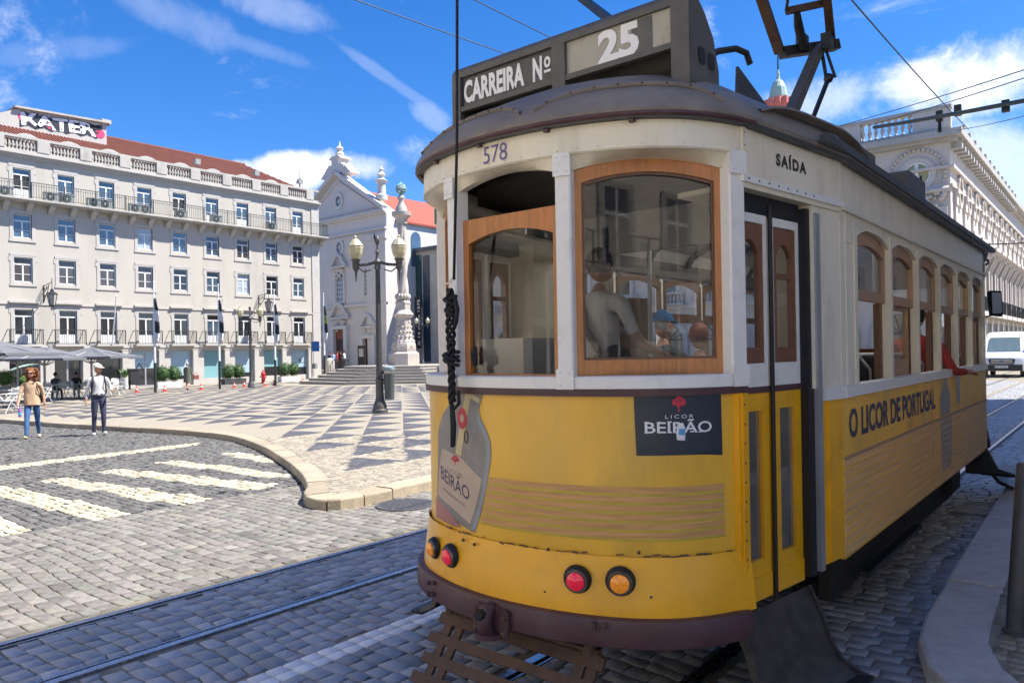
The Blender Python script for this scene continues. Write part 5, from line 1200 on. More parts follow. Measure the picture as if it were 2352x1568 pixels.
# windows: surround, frame with glazing bars, panes
def win_parts(w, h, french):
    z_tr = h*(.80 if french else .72)
    fr = MB()
    def b(y0, y1, z0, z1, x0=-.16, x1=-.10): fr.box(x0, y0, z0, x1, y1, z1)
    f = .06
    b(-w/2, -w/2+f, 0, h); b(w/2-f, w/2, 0, h); b(-w/2+f, w/2-f, h-f, h); b(-w/2+f, w/2-f, 0, f); b(-w/2+f, w/2-f, z_tr-.04, z_tr+.04); b(-.045, .045, f, z_tr-.04, -.16, -.09)
    zm = f+(z_tr-f)*(.42 if not french else .5)
    b(-w/2+f, -.045, zm-.016, zm+.016); b(.045, w/2-f, zm-.016, zm+.016)
    if french: b(-w/2+f, -.045, f, f+.55); b(.045, w/2-f, f, f+.55)
    tp = MB().box(-.135, -w/2+f, z_tr+.04, -.13, w/2-f, h-f); lp = MB().box(-.135, -w/2+f, f, -.13, -.045, z_tr-.04); rp = MB().box(-.135, .045, f, -.13, w/2-f, z_tr-.04)
    su = MB(); s = .2; d = .035
    su.box(0, -w/2-s, -.14, d, -w/2, h+.10); su.box(0, w/2, -.14, d, w/2+s, h+.10); su.box(0, -w/2-s-.03, h+.10, d+.01, w/2+s+.03, h+.26); su.box(0, -w/2-s-.04, -.26, d+.02, w/2+s+.04, -.14)
    su.box(0, -w/2, h, d, w/2, h+.10); su.box(0, -w/2-s-.09, h-.25, d-.006, -w/2-s, h+.05); su.box(0, w/2+s, h-.25, d-.006, w/2+s+.09, h+.05)
    dk = MB(); dk.box(-.2, w/2, 0, .012, w/2+.05, h+.05); dk.box(-.2, -w/2-.02, h, .012, w/2, h+.05); dk.box(-.2, -w/2-.04, 0, .006, -w/2, h)
    return fr, tp, lp, rp, su, dk
random.seed(21)
looks = {4: ['win_blue'], 3: ['win_blue', 'win_blue', 'win_blue', 'win_pale', 'win_blue', 'win_blue', 'win_brown', 'win_blue', 'win_dark'], 2: ['win_brown', 'win_brown', 'win_brown', 'win_brown', 'win_dark', 'win_blue', 'win_pale', 'win_dark', 'win_blue'], 1: ['win_dark', 'win_void', 'win_void', 'win_void', 'win_void', 'win_blue', 'win_dark', 'win_dark', 'win_dark']}
MESH = {}
for r in (1, 2, 3, 4):
    z0, z1 = ROWS[r]; h = z1-z0; parts = win_parts(WW[r], h, r in (1, 4)); MESH[r] = []
    for nm, p, mt in zip(('window', 'pane', 'pane', 'pane', 'window_surround', 'dark_reveal'), parts, ('frame_white', 'win_blue', 'win_blue', 'win_blue', 'limestone', 'iron')):
        o = p.build(nm, mt, None, shift=(0, 0, 0)); me = o.data; D.objects.remove(o); MESH[r].append((nm, me))
panemesh = {}
def recol(me, mt):
    k = (me.name, mt)
    if k not in panemesh:
        c = me.copy(); c.materials.clear(); c.materials.append(M[mt]); panemesh[k] = c
    return panemesh[k]
def put(me, nm, parent, loc):
    o = D.objects.new(nm, me); COL.objects.link(o); o.parent = parent; o.location = loc; return o
for r in (1, 2, 3, 4):
    z0, z1 = ROWS[r]
    for k, c in enumerate(VISC):
        loc = Vector((FX, c, z0))-bld.location
        wn = put(MESH[r][0][1], 'window', bld, loc); put(MESH[r][4][1], 'window_surround', bld, loc); put(MESH[r][5][1], 'dark_reveal', bld, loc)
        lk = looks[r][k % len(looks[r])]
        opened = (r == 1 and k in (1, 2)) or (r == 4 and k in (0, 4))
        put(recol(MESH[r][1][1], lk if not (r == 1) else 'win_dark'), 'pane', wn, (0, 0, 0))
        l2 = ('win_void', 'win_void') if opened else ((lk, lk) if not (r == 1 and lk == 'win_void') else ('win_void', 'win_dark'))
        put(recol(MESH[r][2][1], l2[0]), 'pane', wn, (0, 0, 0)); put(recol(MESH[r][3][1], l2[1]), 'pane', wn, (0, 0, 0))
        MB().box(FX-.42, c-.6, z0, FX-.40, c+.6, z1).build('room_void', 'win_void', bld) if False else None
MB().box(FX-.60, YB0+.5, GF, FX-.50, YB1-.5, 15).build('inner_wall', 'win_void', bld)
for k, c in enumerate(VISC):        # cornice hood over each first floor window, with its own balcony
    MB().box(FX, c-.86, 5.52, FX+.20, c+.86, 5.64).build('window_hood', 'limestone', bld)
def balcony(c, w, z, parent, dep=.42, h=.98, mtl='iron', n=17, nm='balcony'):
    s = MB().box(FX+.02, c-w/2, z-.12, FX+dep+.06, c+w/2, z).build('balcony_slab', 'limestone', parent)
    rl = MB(); x = FX+dep; rl.box(x-.02, c-w/2, z+h-.04, x+.02, c+w/2, z+h); rl.box(x-.012, c-w/2, z+.06, x+.012, c+w/2, z+.09)
    for sd in (-1, 1): rl.box(FX, c+sd*w/2-.02, z+h-.04, x, c+sd*w/2+.02, z+h); rl.box(x-.025, c+sd*w/2-.025, z, x+.025, c+sd*w/2+.025, z+h)
    for j in range(1, n): y = c-w/2+w*j/n; rl.box(x-.01, y-.012, z+.06, x+.01, y+.012, z+h-.02)
    rl.build('railing', mtl, s); return s
for c in VISC: balcony(c, 1.85, 2.86, bld)
# the long balcony below the top floor
slab = MB().box(FX, YB0, 11.98, FX+.85, YB1+.45, 12.10).build('long_balcony', 'stone_stained', bld)
MB().box(FX, YB0, 11.9, FX+.7, YB1+.35, 11.98).build('balcony_moulding', 'stone_stained', slab)
rl = MB(); x = FX+.8; z = 12.10
rl.box(x-.02, 13, z+1.0, x+.02, YB1+.4, z+1.04); rl.box(x-.015, 13, z+.08, x+.015, YB1+.4, z+.11); rl.box(x-.015, 13, z+.84, x+.015, YB1+.4, z+.86); rl.box(FX, YB1+.36, z+1.0, x, YB1+.4, z+1.04); rl.box(FX, YB1+.36, z+.08, x, YB1+.4, z+.11)
for y in np.arange(13, YB1+.4, .145): rl.box(x-.01, y-.011, z+.08, x+.01, y+.011, z+1.0)
for y in np.arange(13, YB1+.4, 1.9): rl.box(x-.025, y-.025, z, x+.025, y+.025, z+1.05)
for xx in np.arange(FX+.1, x, .15): rl.box(xx-.01, YB1+.37, z+.08, xx+.01, YB1+.39, z+1.0)
rl.build('railing', 'iron_green', slab)
corb = MB(); corb.prism([(FX, -.16, 11.9), (FX+.62, -.16, 11.9), (FX+.6, -.16, 11.75), (FX+.3, -.16, 11.6), (FX+.12, -.16, 11.35), (FX, -.16, 11.3)], (0, .32, 0)); co = corb.build('corbel', 'stone_stained', slab, shift=(0, 0, 0)); k0 = True
for c in VISC+[YB1-.2]:
    for d in (-.95, .35):
        o = co if k0 else co.copy()
        if not k0: COL.objects.link(o)
        k0 = False; o.parent = slab; o.location = Vector((0, c+d, 0))-bld.location
# air conditioners standing on the long balcony
ACL = [15.45, 18.0, 18.95, 20.6, 21.3, 23.3, 24.0, 26.55, 29.3, 34.1]
ac = thing('air_conditioner', 'grey outdoor air conditioner standing on the long upper balcony', 'air conditioner', (0, 0, 0), 'air conditioners on the long balcony')
MB().box(-.18, -.42, 0, .18, .42, .62).build('casing', 'ac_unit', ac)
mb = MB(); mb.tube([(.18, -.08, .31), (.195, -.08, .31)], .26, 20); mb.build('fan_opening', 'iron_green', ac)
mb = MB(); mb.tube([(.195, -.08, .31), (.21, -.08, .31)], .07, 12)
for a in range(6): mb.bar((.2, -.08, .31), (.2, -.08+.25*math.cos(a*PI/3), .31+.25*math.sin(a*PI/3)), .015)
mb.build('fan_grille', 'ac_unit', ac)
for i, y in enumerate(ACL):
    if i == 0: ac.location = (FX+.45, y, 12.10)
    else: copy_tree(ac, (FX+.45, y, 12.10))
# shop fronts
shop = ['win_dark', 'win_dark', 'win_dark', 'blind_blue', 'blind_blue', 'blind_teal', 'blind_blue', 'blind_teal', 'blind_blue']
for k, c in enumerate(VISC):
    a, b = c-SH/2, c+SH/2
    f = MB(); x = FX-.3
    for q in ((a, a+.06, GF, 2.42), (b-.06, b, GF, 2.42), (a+.06, b-.06, 2.36, 2.42), (a+.06, b-.06, GF, GF+.1)): f.box(x-.03, q[0], q[2], x+.03, q[1], q[3])
    if k in (1, 3): f.box(x-.03, c-.05, GF+.1, x+.03, c+.05, 2.36)
    sf = f.build('shop_window', 'aluminium', bld)
    if k not in (1, 3): MB().box(x-.2, a, GF, x+.12, b, GF+(.42 if k > 3 else .3)).build('stall_riser', 'limestone', sf)
    zsplit = {3: 1.15, 4: .55, 5: .25, 6: .6, 7: 1.0, 8: .9}.get(k, 2.36)
    if 'blind' in shop[k]:
        MB().box(x-.01, a+.06, zsplit, x+.0, b-.06, 2.36).build('blind', shop[k], sf); MB().box(x-.01, a+.06, GF+.1, x+.0, b-.06, zsplit-.01).build('pane', 'win_dark', sf)
    else: MB().box(x-.01, a+.06, GF+.1, x+.0, b-.06, 2.36).build('pane', 'win_dark', sf)
    if k == 8:
        for ch, yy, zz, s_ in (('b', .1, 1.35, .42), ('o', .38, 1.2, .32), ('b', -.15, 1.0, .2), ('o', .5, .95, .2), ('r', -.4, .95, .16)):
            mb = MB(); text_on(mb, ch, lambda p, q, yy=yy, zz=zz: (x+.004, c+yy+p, zz+q), s_*.6, s_*.7, .01); mb.build('shop_lettering', 'print_black', sf)
    if k == 3:
        mb = MB(); mb.bar((x+.01, c-.75, 1.0), (x+.01, c-.4, 1.5), .05); mb.bar((x+.01, c-.4, 1.5), (x+.01, c-.1, 1.0), .05); mb.bar((x+.01, c-.62, 1.1), (x+.01, c-.2, 1.1), .03); mb.build('shop_mark', 'print_black', sf)
# wall lanterns
def lantern_bracket(y, ztop, label):
    t = thing('wall_lantern', label, 'lantern', (FX, y, ztop-2), 'iron wall lanterns')
    mb = MB(); pts = [(FX+.02, y, ztop-1.1), (FX+.02, y, ztop)]; mb.bar(pts[0], pts[1], .05); mb.tube([(FX+.03, y, ztop-.05), (FX+.7, y, ztop+.02), (FX+1.45, y, ztop+.1)], .025, 6)
    mb.tube([(FX+.04, y, ztop-1.05), (FX+.3, y, ztop-.75), (FX+.7, y, ztop-.45), (FX+.95, y, ztop-.02)], .025, 6)
    for cx_, cz, r_ in ((.25, -.35, .18), (.55, -.22, .13), (.2, -.72, .1)): mb.tube([(FX+cx_+r_*math.cos(a)*(1-a/12), y, ztop+cz+r_*math.sin(a)*(1-a/12)) for a in np.linspace(0, 9, 22)], .016, 5)
    mb.tube([(FX+1.45, y, ztop+.35), (FX+1.45, y, ztop-.35)], .022, 6); mb.build('bracket', 'iron', t)
    x = FX+1.45; mb = MB(); mb.lathe([(.02, -.3), (.08, -.36), (.12, -.5), (.3, -.62), (.32, -.66)], 6, (x, y, ztop)); mb.lathe([(.15, -1.42), (.17, -1.36), (.05, -1.5)], 6, (x, y, ztop))
    for k in range(6): g = 2*PI*k/6; mb.bar((x+.3*math.cos(g), y+.3*math.sin(g), ztop-.66), (x+.16*math.cos(g), y+.16*math.sin(g), ztop-1.4), .03)
    mb.build('lantern_cage', 'iron', t); MB().lathe([(.28, -.67), (.145, -1.38)], 6, (x, y, ztop)).build('lantern_glass', 'museum_wall', t)
pA = at_X(100, 655, FX); pB_ = at_X(594, 678, FX); lantern_bracket(pA.y, pA.z, 'black iron scrolled wall lantern above the grey cafe parasols'); lantern_bracket(pB_.y, pB_.z, 'black iron scrolled wall lantern high above the red hydrant')
# floodlights on the balustrade, antenna, street sign
for px, py in ((588, 408), (688, 432), (452, 378)):
    p = at_X(px, py, FX); t = thing('floodlight', 'small grey floodlight on the balustrade of the cream building', 'floodlight', (FX, p.y, 16.18), 'floodlights on the balustrade')
    MB().bar((FX, p.y, 16.18), (FX, p.y, 16.55), .06).build('stem', 'pole_grey', t); MB().prism([(FX-.2, p.y-.2, 16.5), (FX+.2, p.y-.2, 16.45), (FX+.25, p.y-.2, 16.85), (FX-.1, p.y-.2, 16.8)], (0, .4, 0)).build('head', 'ac_unit', t)
p = at_X(697, 428, FX); t = thing('antenna', 'thin dark antenna mast at the roof corner of the cream building', 'antenna', (FX-.5, p.y, 16.0)); MB().tube([(FX-.5, p.y, 16.0), (FX-.5, p.y, 17.3), (FX-.5, p.y, 18)], [.05, .03, .015], 6).build('mast', 'iron', t); MB().box(FX-.56, p.y-.06, 16.9, FX-.44, p.y+.06, 17.1).build('joint', 'iron', t)

# ---- church
CY = 50.0; CZ = .75
def cx(px, py): return at_Y(px, py, CY)
ccx = cx(781, 600).x; cr_ = cx(889, 600).x; hwc = cr_-ccx
church = thing('church', 'pale baroque church with triangular pediment, stone pinnacles and red roof', 'church', (ccx, CY, CZ))
def cb(mb, x0, x1, z0, z1, d0=0., d1=.3): mb.box(ccx+x0, CY-d1, z0, ccx+x1, CY-d0, z1); return mb
zE = cx(862, 487).z; zA = cx(781, 398).z; zstr = cx(800, 703).z
print('CHURCH', ccx, hwc, zE, zA, zstr)
mb = MB(); mb.box(ccx-hwc, CY, CZ-2, ccx+hwc, CY+1.3, zE); mb.box(ccx-hwc, CY+1.3, CZ-2, ccx+hwc, CY+26, zE-1.0); mb.build('wall', 'church_stone', church)
mb = MB(); mb.prism([(ccx-hwc, CY-.02, zE), (ccx+hwc, CY-.02, zE), (ccx, CY-.02, zA)], (0, 1.3, 0)); mb.build('gable', 'church_stone', church)
mb = MB(); mb.prism([(ccx-hwc-.3, CY+1.2, zE-.9), (ccx, CY+1.2, zA-1.3), (ccx+hwc+.3, CY+1.2, zE-.9), (ccx+hwc+.3, CY+1.2, zE-1.1), (ccx, CY+1.2, zA-1.55), (ccx-hwc-.3, CY+1.2, zE-1.1)], (0, 25, 0)); mb.build('roof', 'roof_tile_bright', church)
for d, z0, z1 in ((.35, zE-.35, zE-.15), (.6, zE-.15, zE+.05)): cb(MB(), -hwc-.2, hwc+.2, z0, z1, 0, d).build('cornice', 'church_stone', church)
cb(MB(), -hwc, hwc, zE-1.9, zE-1.7, 0, .25).build('architrave', 'church_stone', church); cb(MB(), -hwc, hwc, zE-2.3, zE-2.1, 0, .15).build('architrave', 'church_stone', church)
for sg in (-1, 1):
    mb = MB(); mb.bar((ccx+sg*(hwc+.1), CY-.35, zE+.2), (ccx, CY-.35, zA+.1), .7, .4); mb.build('raking_cornice', 'church_stone', church)
    mb = MB(); mb.bar((ccx+sg*(hwc-1.6), CY-.1, zE+.55), (ccx, CY-.1, zA-.9), .2, .2); mb.build('pediment_moulding', 'church_stone', church)
    for x in (hwc-.75, hwc-2.6+.3, .95):
        w = .75 if x > 2 else .0
        if w: cb(MB(), sg*x-w, sg*x+w, CZ, zE-2.3, 0, .22).build('pilaster', 'church_stone', church); cb(MB(), sg*x-w-.12, sg*x+w+.12, zE-2.9, zE-2.3, 0, .32).build('capital', 'church_stone', church)
cb(MB(), -hwc+1.2, hwc-1.2, zE+.45, zE+.6, 0, .15).build('pediment_moulding', 'church_stone', church)
cb(MB(), -hwc, hwc, zstr-.15, zstr+.12, 0, .28).build('string_course', 'church_stone', church)
def ring(mb, cxw, cz, r0, r1, d, n=20, sq=1.): 
    o = [(cxw+r1*math.cos(2*PI*k/n), cz+r1*math.sin(2*PI*k/n)*sq) for k in range(n)]; i = [(cxw+r0*math.cos(2*PI*k/n), cz+r0*math.sin(2*PI*k/n)*sq) for k in range(n)]
    mb.ringframe(o, i, lambda u, z, q: (u, CY-q, z), -.01, d); return mb
for px, py, r in ((776, 463, .62), (776, 569, .62)):
    p = cx(px, py); x = ccx; ring(MB(), x, p.z, r*.72, r*1.25, .16, 24, 1.25).build('oculus_surround', 'church_stone', church)
    MB().prism([(x+r*.75*math.cos(a), CY-.015, p.z+r*.95*math.sin(a)) for a in np.linspace(0, 2*PI, 21)[:-1]], (0, -.02, 0)).build('oculus_glass', 'win_dark', church)
    mb = MB(); mb.box(x-.03, CY-.06, p.z-r*.95, x+.03, CY-.04, p.z+r*.95); mb.box(x-r*.72, CY-.061, p.z-.03, x+r*.72, CY-.041, p.z+.03); mb.bar((x-r*.5, CY-.05, p.z-r*.6), (x+r*.5, CY-.05, p.z+r*.6), .04); mb.bar((x-r*.5, CY-.05, p.z+r*.6), (x+r*.5, CY-.05, p.z-r*.6), .04); mb.build('oculus_bars', 'frame_white', church)
def tall_window(xo, z0, z1, w, nm='window'):
    NA = 12; a = [(xo-w/2, z0), (xo+w/2, z0)]+[(xo+w/2*math.cos(t), z1-w/2+w/2*math.sin(t)) for t in np.linspace(0, PI, NA)]; b = [(xo-w/2-.25, z0-.25), (xo+w/2+.25, z0-.25)]+[(xo+(w/2+.25)*math.cos(t), z1-w/2+(w/2+.25)*math.sin(t)) for t in np.linspace(0, PI, NA)]
    mb = MB(); mb.ringframe(b, a, lambda u, z, q: (u, CY-q, z), -.01, .2); wf = mb.build('window', 'church_stone', church)
    MB().prism([(u, CY-.012, z) for u, z in a], (0, -.02, 0)).build('pane', 'win_dark', wf)
    mb = MB()
    for k in (-1, 0, 1): mb.box(xo+k*w/4-.03, CY-.06, z0, xo+k*w/4+.03, CY-.035, z1-w/2+(.0 if k else w/2))
    for k in range(1, 6): zz = z0+(z1-w/2-z0)*k/5; mb.box(xo-w/2, CY-.062, zz-.025, xo+w/2, CY-.037, zz+.025)
    mb.box(xo-w/2, CY-.06, z0, xo-w/2+.07, CY-.036, z1-w/2); mb.box(xo+w/2-.07, CY-.06, z0, xo+w/2, CY-.036, z1-w/2); mb.build('glazing_bars', 'frame_white', wf); return wf
W1, W1b = cx(779, 692), cx(779, 625); W2, W2b = cx(848, 678), cx(848, 615)
tall_window(ccx, W1.z, W1b.z, 1.35); tall_window(W2.x, W2.z, W2b.z, 1.15); tall_window(2*ccx-W2.x, W2.z, W2b.z, 1.15)
def swan(xo, z, w, hgt, nm):      # broken, curved hood with a carved cartouche
    mb = MB()
    for sg in (-1, 1): mb.tube([(xo+sg*w/2, CY-.3, z), (xo+sg*w*.36, CY-.35, z+hgt*.25), (xo+sg*w*.2, CY-.35, z+hgt*.75), (xo+sg*.02, CY-.35, z+hgt)], [.16, .18, .18, .2], 7)
    mb.box(xo-w/2-.1, CY-.5, z-.2, xo+w/2+.1, CY, z-.02); mb.build(nm, 'church_stone', church)
    mb = MB(); random.seed(int(abs(xo*10)))
    for i in range(14): a = random.random()*2*PI; r = random.random()**.5; mb.sphere((xo+r*w*.26*math.cos(a), CY-.18, z-.3-hgt*.35+r*hgt*.55*math.sin(a)), random.uniform(.1, .2), 7, 5)
    mb.build('carving', 'church_stone', church, 'all')
swan(ccx, cx(779, 612).z, 2.6, 1.3, 'window_hood'); 
dm, ds = cx(784, 828), cx(850, 828)
def portal(xo, zt, w, big):
    MB().box(xo-w/2, CY-.03, CZ-.4, xo+w/2, CY-.005, zt).build('door', 'door_wood', church)
    if big: MB().box(xo-w/2, CY-.07, zt-1.1, xo+w/2, CY-.035, zt).build('door_transom', 'bag_brown', church)
    for sg in (-1, 1): MB().box(xo+sg*(w/2+.5), CY-.45, CZ-.4, xo+sg*w/2, CY, zt+.3).build('door_jamb', 'church_stone', church)
    MB().box(xo-w/2-.6, CY-.5, zt, xo+w/2+.6, CY, zt+.35).build('door_lintel', 'church_stone', church); swan(xo, zt+1.3, w*1.9, 1.5 if big else 1.2, 'door_pediment')
xm = ccx; portal(xm, cx(784, 756).z, 1.75, True); portal(W2.x, cx(850, 777).z, 1.4, False); portal(2*ccx-W2.x, cx(850, 777).z, 1.4, False)
def urn(x, z, s, nm):
    mb = MB(); mb.lathe([(.75, 0), (.75, .5), (.55, .7), (.5, 2.0), (.75, 2.2), (.8, 2.4), (.4, 2.6), (.35, 2.9), (.55, 3.1), (.3, 3.35), (.2, 3.6), (.32, 3.8), (.12, 4.1), (.02, 4.3)], 12, (0, 0, 0))
    mb.v = [(x+a*s, CY+.2+b*s, z+c*s) for a, b, c in mb.v]; return mb.build(nm, 'church_stone', church, True)
mb = MB(); za = zA-.1; hh = cx(781, 345).z-za
for x0, z0, z1, nmz in ((1.5, 0, .3, 0), (1.15, .3, .38, 0), (.55, .38, .62, 0), (.95, .62, .68, 0), (.7, .68, .75, 0)): mb.box(ccx-x0, CY-.5, za+hh*z0, ccx+x0, CY+1, za+hh*z1)
for sg in (-1, 1): mb.prism([(ccx+sg*1.5, CY-.4, za+hh*.3), (ccx+sg*2.6, CY-.4, za-.2), (ccx+sg*1.2, CY-.4, za-.3), (ccx+sg*1.0, CY-.4, za+hh*.42)], (0, 1.2, 0))
mb.lathe([(.4, 0), (.5, .3), (.3, .6), (.45, .9), (.15, 1.2), (.05, 1.7)], 10, (ccx, CY+.2, za+hh*.75)); mb.build('gable_finial', 'church_stone', church)
zu = cx(880, 452).z; urn(ccx+hwc-.9, zu-.2, (cx(877, 378).z-zu+.2)/4.3, 'pinnacle'); urn(ccx-hwc+.9, zu-.2, (cx(877, 378).z-zu+.2)/4.3, 'pinnacle')
for yy in (4, 9): 
    x = ccx+hwc; mb = MB(); mb.prism([(x+.02, CY+yy-.7, zE-5.5), (x+.02, CY+yy+.7, zE-5.5)]+[(x+.02, CY+yy+.7*math.cos(t), zE-2.5+.7*math.sin(t)) for t in np.linspace(0, PI, 9)], (.02, 0, 0)); mb.build('side_window', 'win_blue', church)
# museum block beside the church
mz0 = CZ-1.6; MX0 = ccx+hwc+.05; mus = thing('museum_block', 'grey modern block with tall dark glass strips beside the church', 'building', (MX0, CY+6, mz0))
mt_ = at_Y(950, 580, CY+4).z
MB().box(MX0, CY+4, mz0, MX0+16, CY+20, mt_).build('wall', 'museum_wall', mus); MB().box(MX0-.1, CY+3.6, mt_, MX0+16.3, CY+20, mt_+.35).build('roof_slab', 'museum_panel', mus)
for pa, pb, y0, y1, mtn, nm in ((911, 921, 588, 800, 'museum_panel', 'panel'), (921, 940, 600, 800, 'museum_wall', 'pier'), (946, 970, 588, 705, 'museum_glass', 'glass_strip'), (972, 990, 588, 830, 'museum_panel', 'panel')):
    a, b = at_Y(pa, y0, CY+4), at_Y(pb, y1, CY+4); MB().box(a.x, CY+3.9-.02*(nm == 'pier'), b.z, b.x, CY+4.02, a.z).build(nm, mtn, mus)
a, b = at_Y(905, 600, CY+3), at_Y(911, 800, CY+3); bn = thing('red_banner', 'tall narrow red banner hanging beside the twisted column', 'banner', (a.x, CY+3, b.z)); MB().box(a.x-.15, CY+3, b.z, b.x, CY+3.06, a.z).build('cloth', 'banner_red', bn); MB().box(a.x-.2, CY+2.98, a.z, b.x+.05, CY+3.08, a.z+.1).build('bar', 'pole_grey', bn)
a, b = at_Y(952, 682, CY+3), at_Y(968, 800, CY+3); bn = thing('black_banner', 'black upright banner with white lettering on the museum block', 'banner', (a.x, CY+3, b.z)); MB().box(a.x, CY+3, b.z, b.x, CY+3.06, a.z).build('cloth', 'banner_black', bn)
mb = MB(); text_on(mb, 'X 14 mayo 1575', lambda u, v: (b.x-.15-v, CY+2.99, b.z+.3+u), a.z-b.z-.6, (b.x-a.x)*.4, .01); mb.build('lettering', 'print_white', bn)

# ---- column with its steps
pc = Vector((COLC.x, COLC.y, 0)); dcol = pc.y*CT-pc.x*ST; g0 = gz(pc.x)+KH
stp = thing('monument_steps', 'broad octagonal stone steps around the foot of the twisted column', 'steps', (pc.x, pc.y, g0))
ztop = at_d(930, 838, dcol).z; nst = 6; rs = (ztop-g0)/nst
for k in range(nst):
    r = 7.4-.62*k; mb = MB(); mb.lathe([(r, g0+rs*k-.02), (r, g0+rs*(k+1)-.05), (r+.04, g0+rs*(k+1)-.04), (r+.04, g0+rs*(k+1))], 8, (pc.x, pc.y, 0), rot=PI/8+TH); mb.build('step', 'step_stone', stp)
colm = thing('twisted_column', 'white marble twisted column with carved base and metal sphere on top', 'column', (pc.x, pc.y, ztop))
zz = lambda y: at_d(930, y, dcol).z
def C_(prof, n, nm, smooth=False, rot=PI/8+TH, mt='marble'): return MB().lathe(prof, n, (pc.x, pc.y, 0), rot=rot).build(nm, mt, colm, smooth)
s_ = dcol/1700
C_([(1.15, ztop), (1.15, zz(812)), (1.0, zz(808)), (1.0, zz(806))], 8, 'plinth')
C_([(28*s_, zz(806)), (29*s_, zz(800)), (28*s_, zz(790)), (22*s_, zz(776)), (18*s_, zz(750)), (17*s_, zz(730)), (22*s_, zz(728)), (25*s_, zz(722)), (20*s_, zz(716))], 8, 'pedestal')
C_([(20*s_, zz(716)), (17*s_, zz(712)), (17*s_, zz(700)), (18*s_, zz(698)), (18*s_, zz(694)), (15*s_, zz(690))], 8, 'die')
mb = MB(); random.seed(2)
for i in range(90):
    a = 2*PI*i/15+.2*(i//15); z = zz(795-(i//15)*11); r = (28-(i//15)*2.2)*s_*.93; mb.sphere((pc.x+r*math.cos(a), pc.y+r*math.sin(a), z), random.uniform(.05, .1), 6, 4)
mb.build('carving', 'marble', colm, 'all')
mb = MB(); random.seed(3)
for i in range(14): a = 2*PI*i/14; mb.sphere((pc.x+14*s_*math.cos(a), pc.y+14*s_*math.sin(a), zz(682)), .14, 7, 5, sc=(1, 1, 1.7))
mb.build('leaf_collar', 'marble', colm, 'all')
# twisted shaft: three strands
zs0, zs1 = zz(690), zz(512)
for k in range(3):
    mb = MB(); n = 40; path = []; rr_ = []
    for i in range(n+1):
        t = i/n; a = k*2*PI/3+t*PI*1.9; R = (6.6-1.4*t)*s_; path.append((pc.x+R*math.cos(a), pc.y+R*math.sin(a), zs0+(zs1-zs0)*t)); rr_.append((7.4-1.9*t)*s_)
    mb.tube(path, rr_, 12); mb.build('strand', 'marble', colm, 'all')
C_([(4*s_, zs0), (4*s_, zs1)], 10, 'core')
C_([(13*s_, zz(514)), (13*s_, zz(506)), (16*s_, zz(500)), (22*s_, zz(496)), (23*s_, zz(488)), (14*s_, zz(486)), (13*s_, zz(478)), (8*s_, zz(470)), (6*s_, zz(462)), (9*s_, zz(455)), (6*s_, zz(450)), (4*s_, zz(446))], 12, 'capital', True)
mb = MB(); c = Vector((pc.x, pc.y, zz(434))); r = 11*s_
for a in np.linspace(0, PI, 5)[:-1]: mb.tube([c+Vector((r*math.cos(t)*math.cos(a), r*math.cos(t)*math.sin(a), r*math.sin(t))) for t in np.linspace(0, 2*PI, 25)], .045, 5)
for f in (-.45, 0, .45): q = math.sqrt(1-f*f)*r; mb.tube([c+Vector((q*math.cos(t), q*math.sin(t), r*f)) for t in np.linspace(0, 2*PI, 25)], .045 if f else .07, 5)
mb.tube([c-Vector((0, 0, r)), c+Vector((0, 0, r*1.5))], [.1, .03], 6); mb.build('armillary_sphere', 'copper', colm, 'all')

# ---- palace behind the tram
PX, PY = -8.1, 52.0
pal = thing('palace', 'large pale stone palace with balustrade, arcades and round windows behind the tram', 'building', (PX, PY, 0))
PZ = 14.6; XW = -46
mb = MB(); mb.box(XW, PY, -.6, PX, PY+62, PZ); mb.build('wall', 'palace_stone', pal)
for o, z0, z1 in ((.25, PZ-2.0, PZ-1.8), (.15, PZ-3.1, PZ-2.95), (.4, PZ-.35, PZ-.15), (.75, PZ-.15, PZ+.25), (.25, 4.9, 5.2), (.2, 8.2, 8.35)): MB().box(XW-o, PY-o, z0, PX+o, PY+62+o, z1).build('cornice', 'palace_stone' if z0 < 14 else 'stone_stained', pal)
tb = at_Y(2195, 235, PY).z
MB().box(XW, PY-.1, PZ+.25, PX+.1, PY+.35, PZ+.55).build('balustrade_base', 'stone_stained', pal); MB().box(PX-.35, PY+.35, PZ+.25, PX+.1, PY+62, PZ+.55).build('balustrade_base', 'stone_stained', pal)
MB().box(XW, PY-.15, tb-.28, PX+.15, PY+.4, tb-.05).build('balustrade_rail', 'stone_stained', pal)
bh = tb-.28-(PZ+.55); bp = MB().lathe([(.12, 0), (.12, .08*bh), (.06, .15*bh), (.15, .4*bh), (.09, .6*bh), (.06, .8*bh), (.12, .92*bh), (.12, bh)], 8).build('baluster', 'palace_stone', pal, True, shift=(0, 0, 0)); k0 = True
x = PX-1.0; seq = []
while x > -45:
    seq.append(x); x -= 4.6
for i, xp in enumerate(seq):
    w = 1.0 if i == 0 else .55; MB().box(xp-w, PY-.12, PZ+.55, xp+w+(.1 if i == 0 else 0), PY+.37, tb-.28).build('balustrade_pier', 'palace_stone', pal)
    for j in range(9):
        xx = xp-w-.2-j*.39
        if xx < xp-4.6+.6: break
        o = bp if k0 else bp.copy()
        if not k0: COL.objects.link(o)
        k0 = False; o.parent = pal; o.location = Vector((xx, PY+.12, PZ+.55))-pal.location
for sg, n_ in ((0, 26),):     # brackets under the street cornice and little antefixes on its edge
    for k in range(n_):
        y = PY+.6+k*1.15; MB().box(PX, y-.22, PZ-.75, PX+.6, y+.22, PZ-.35).build('cornice_bracket', 'stone_stained', pal)
        if k % 2 == 0: MB().box(PX+.6, y-.2, PZ+.25, PX+.75, y+.2, PZ+.6).build('antefix', 'stone_stained', pal)
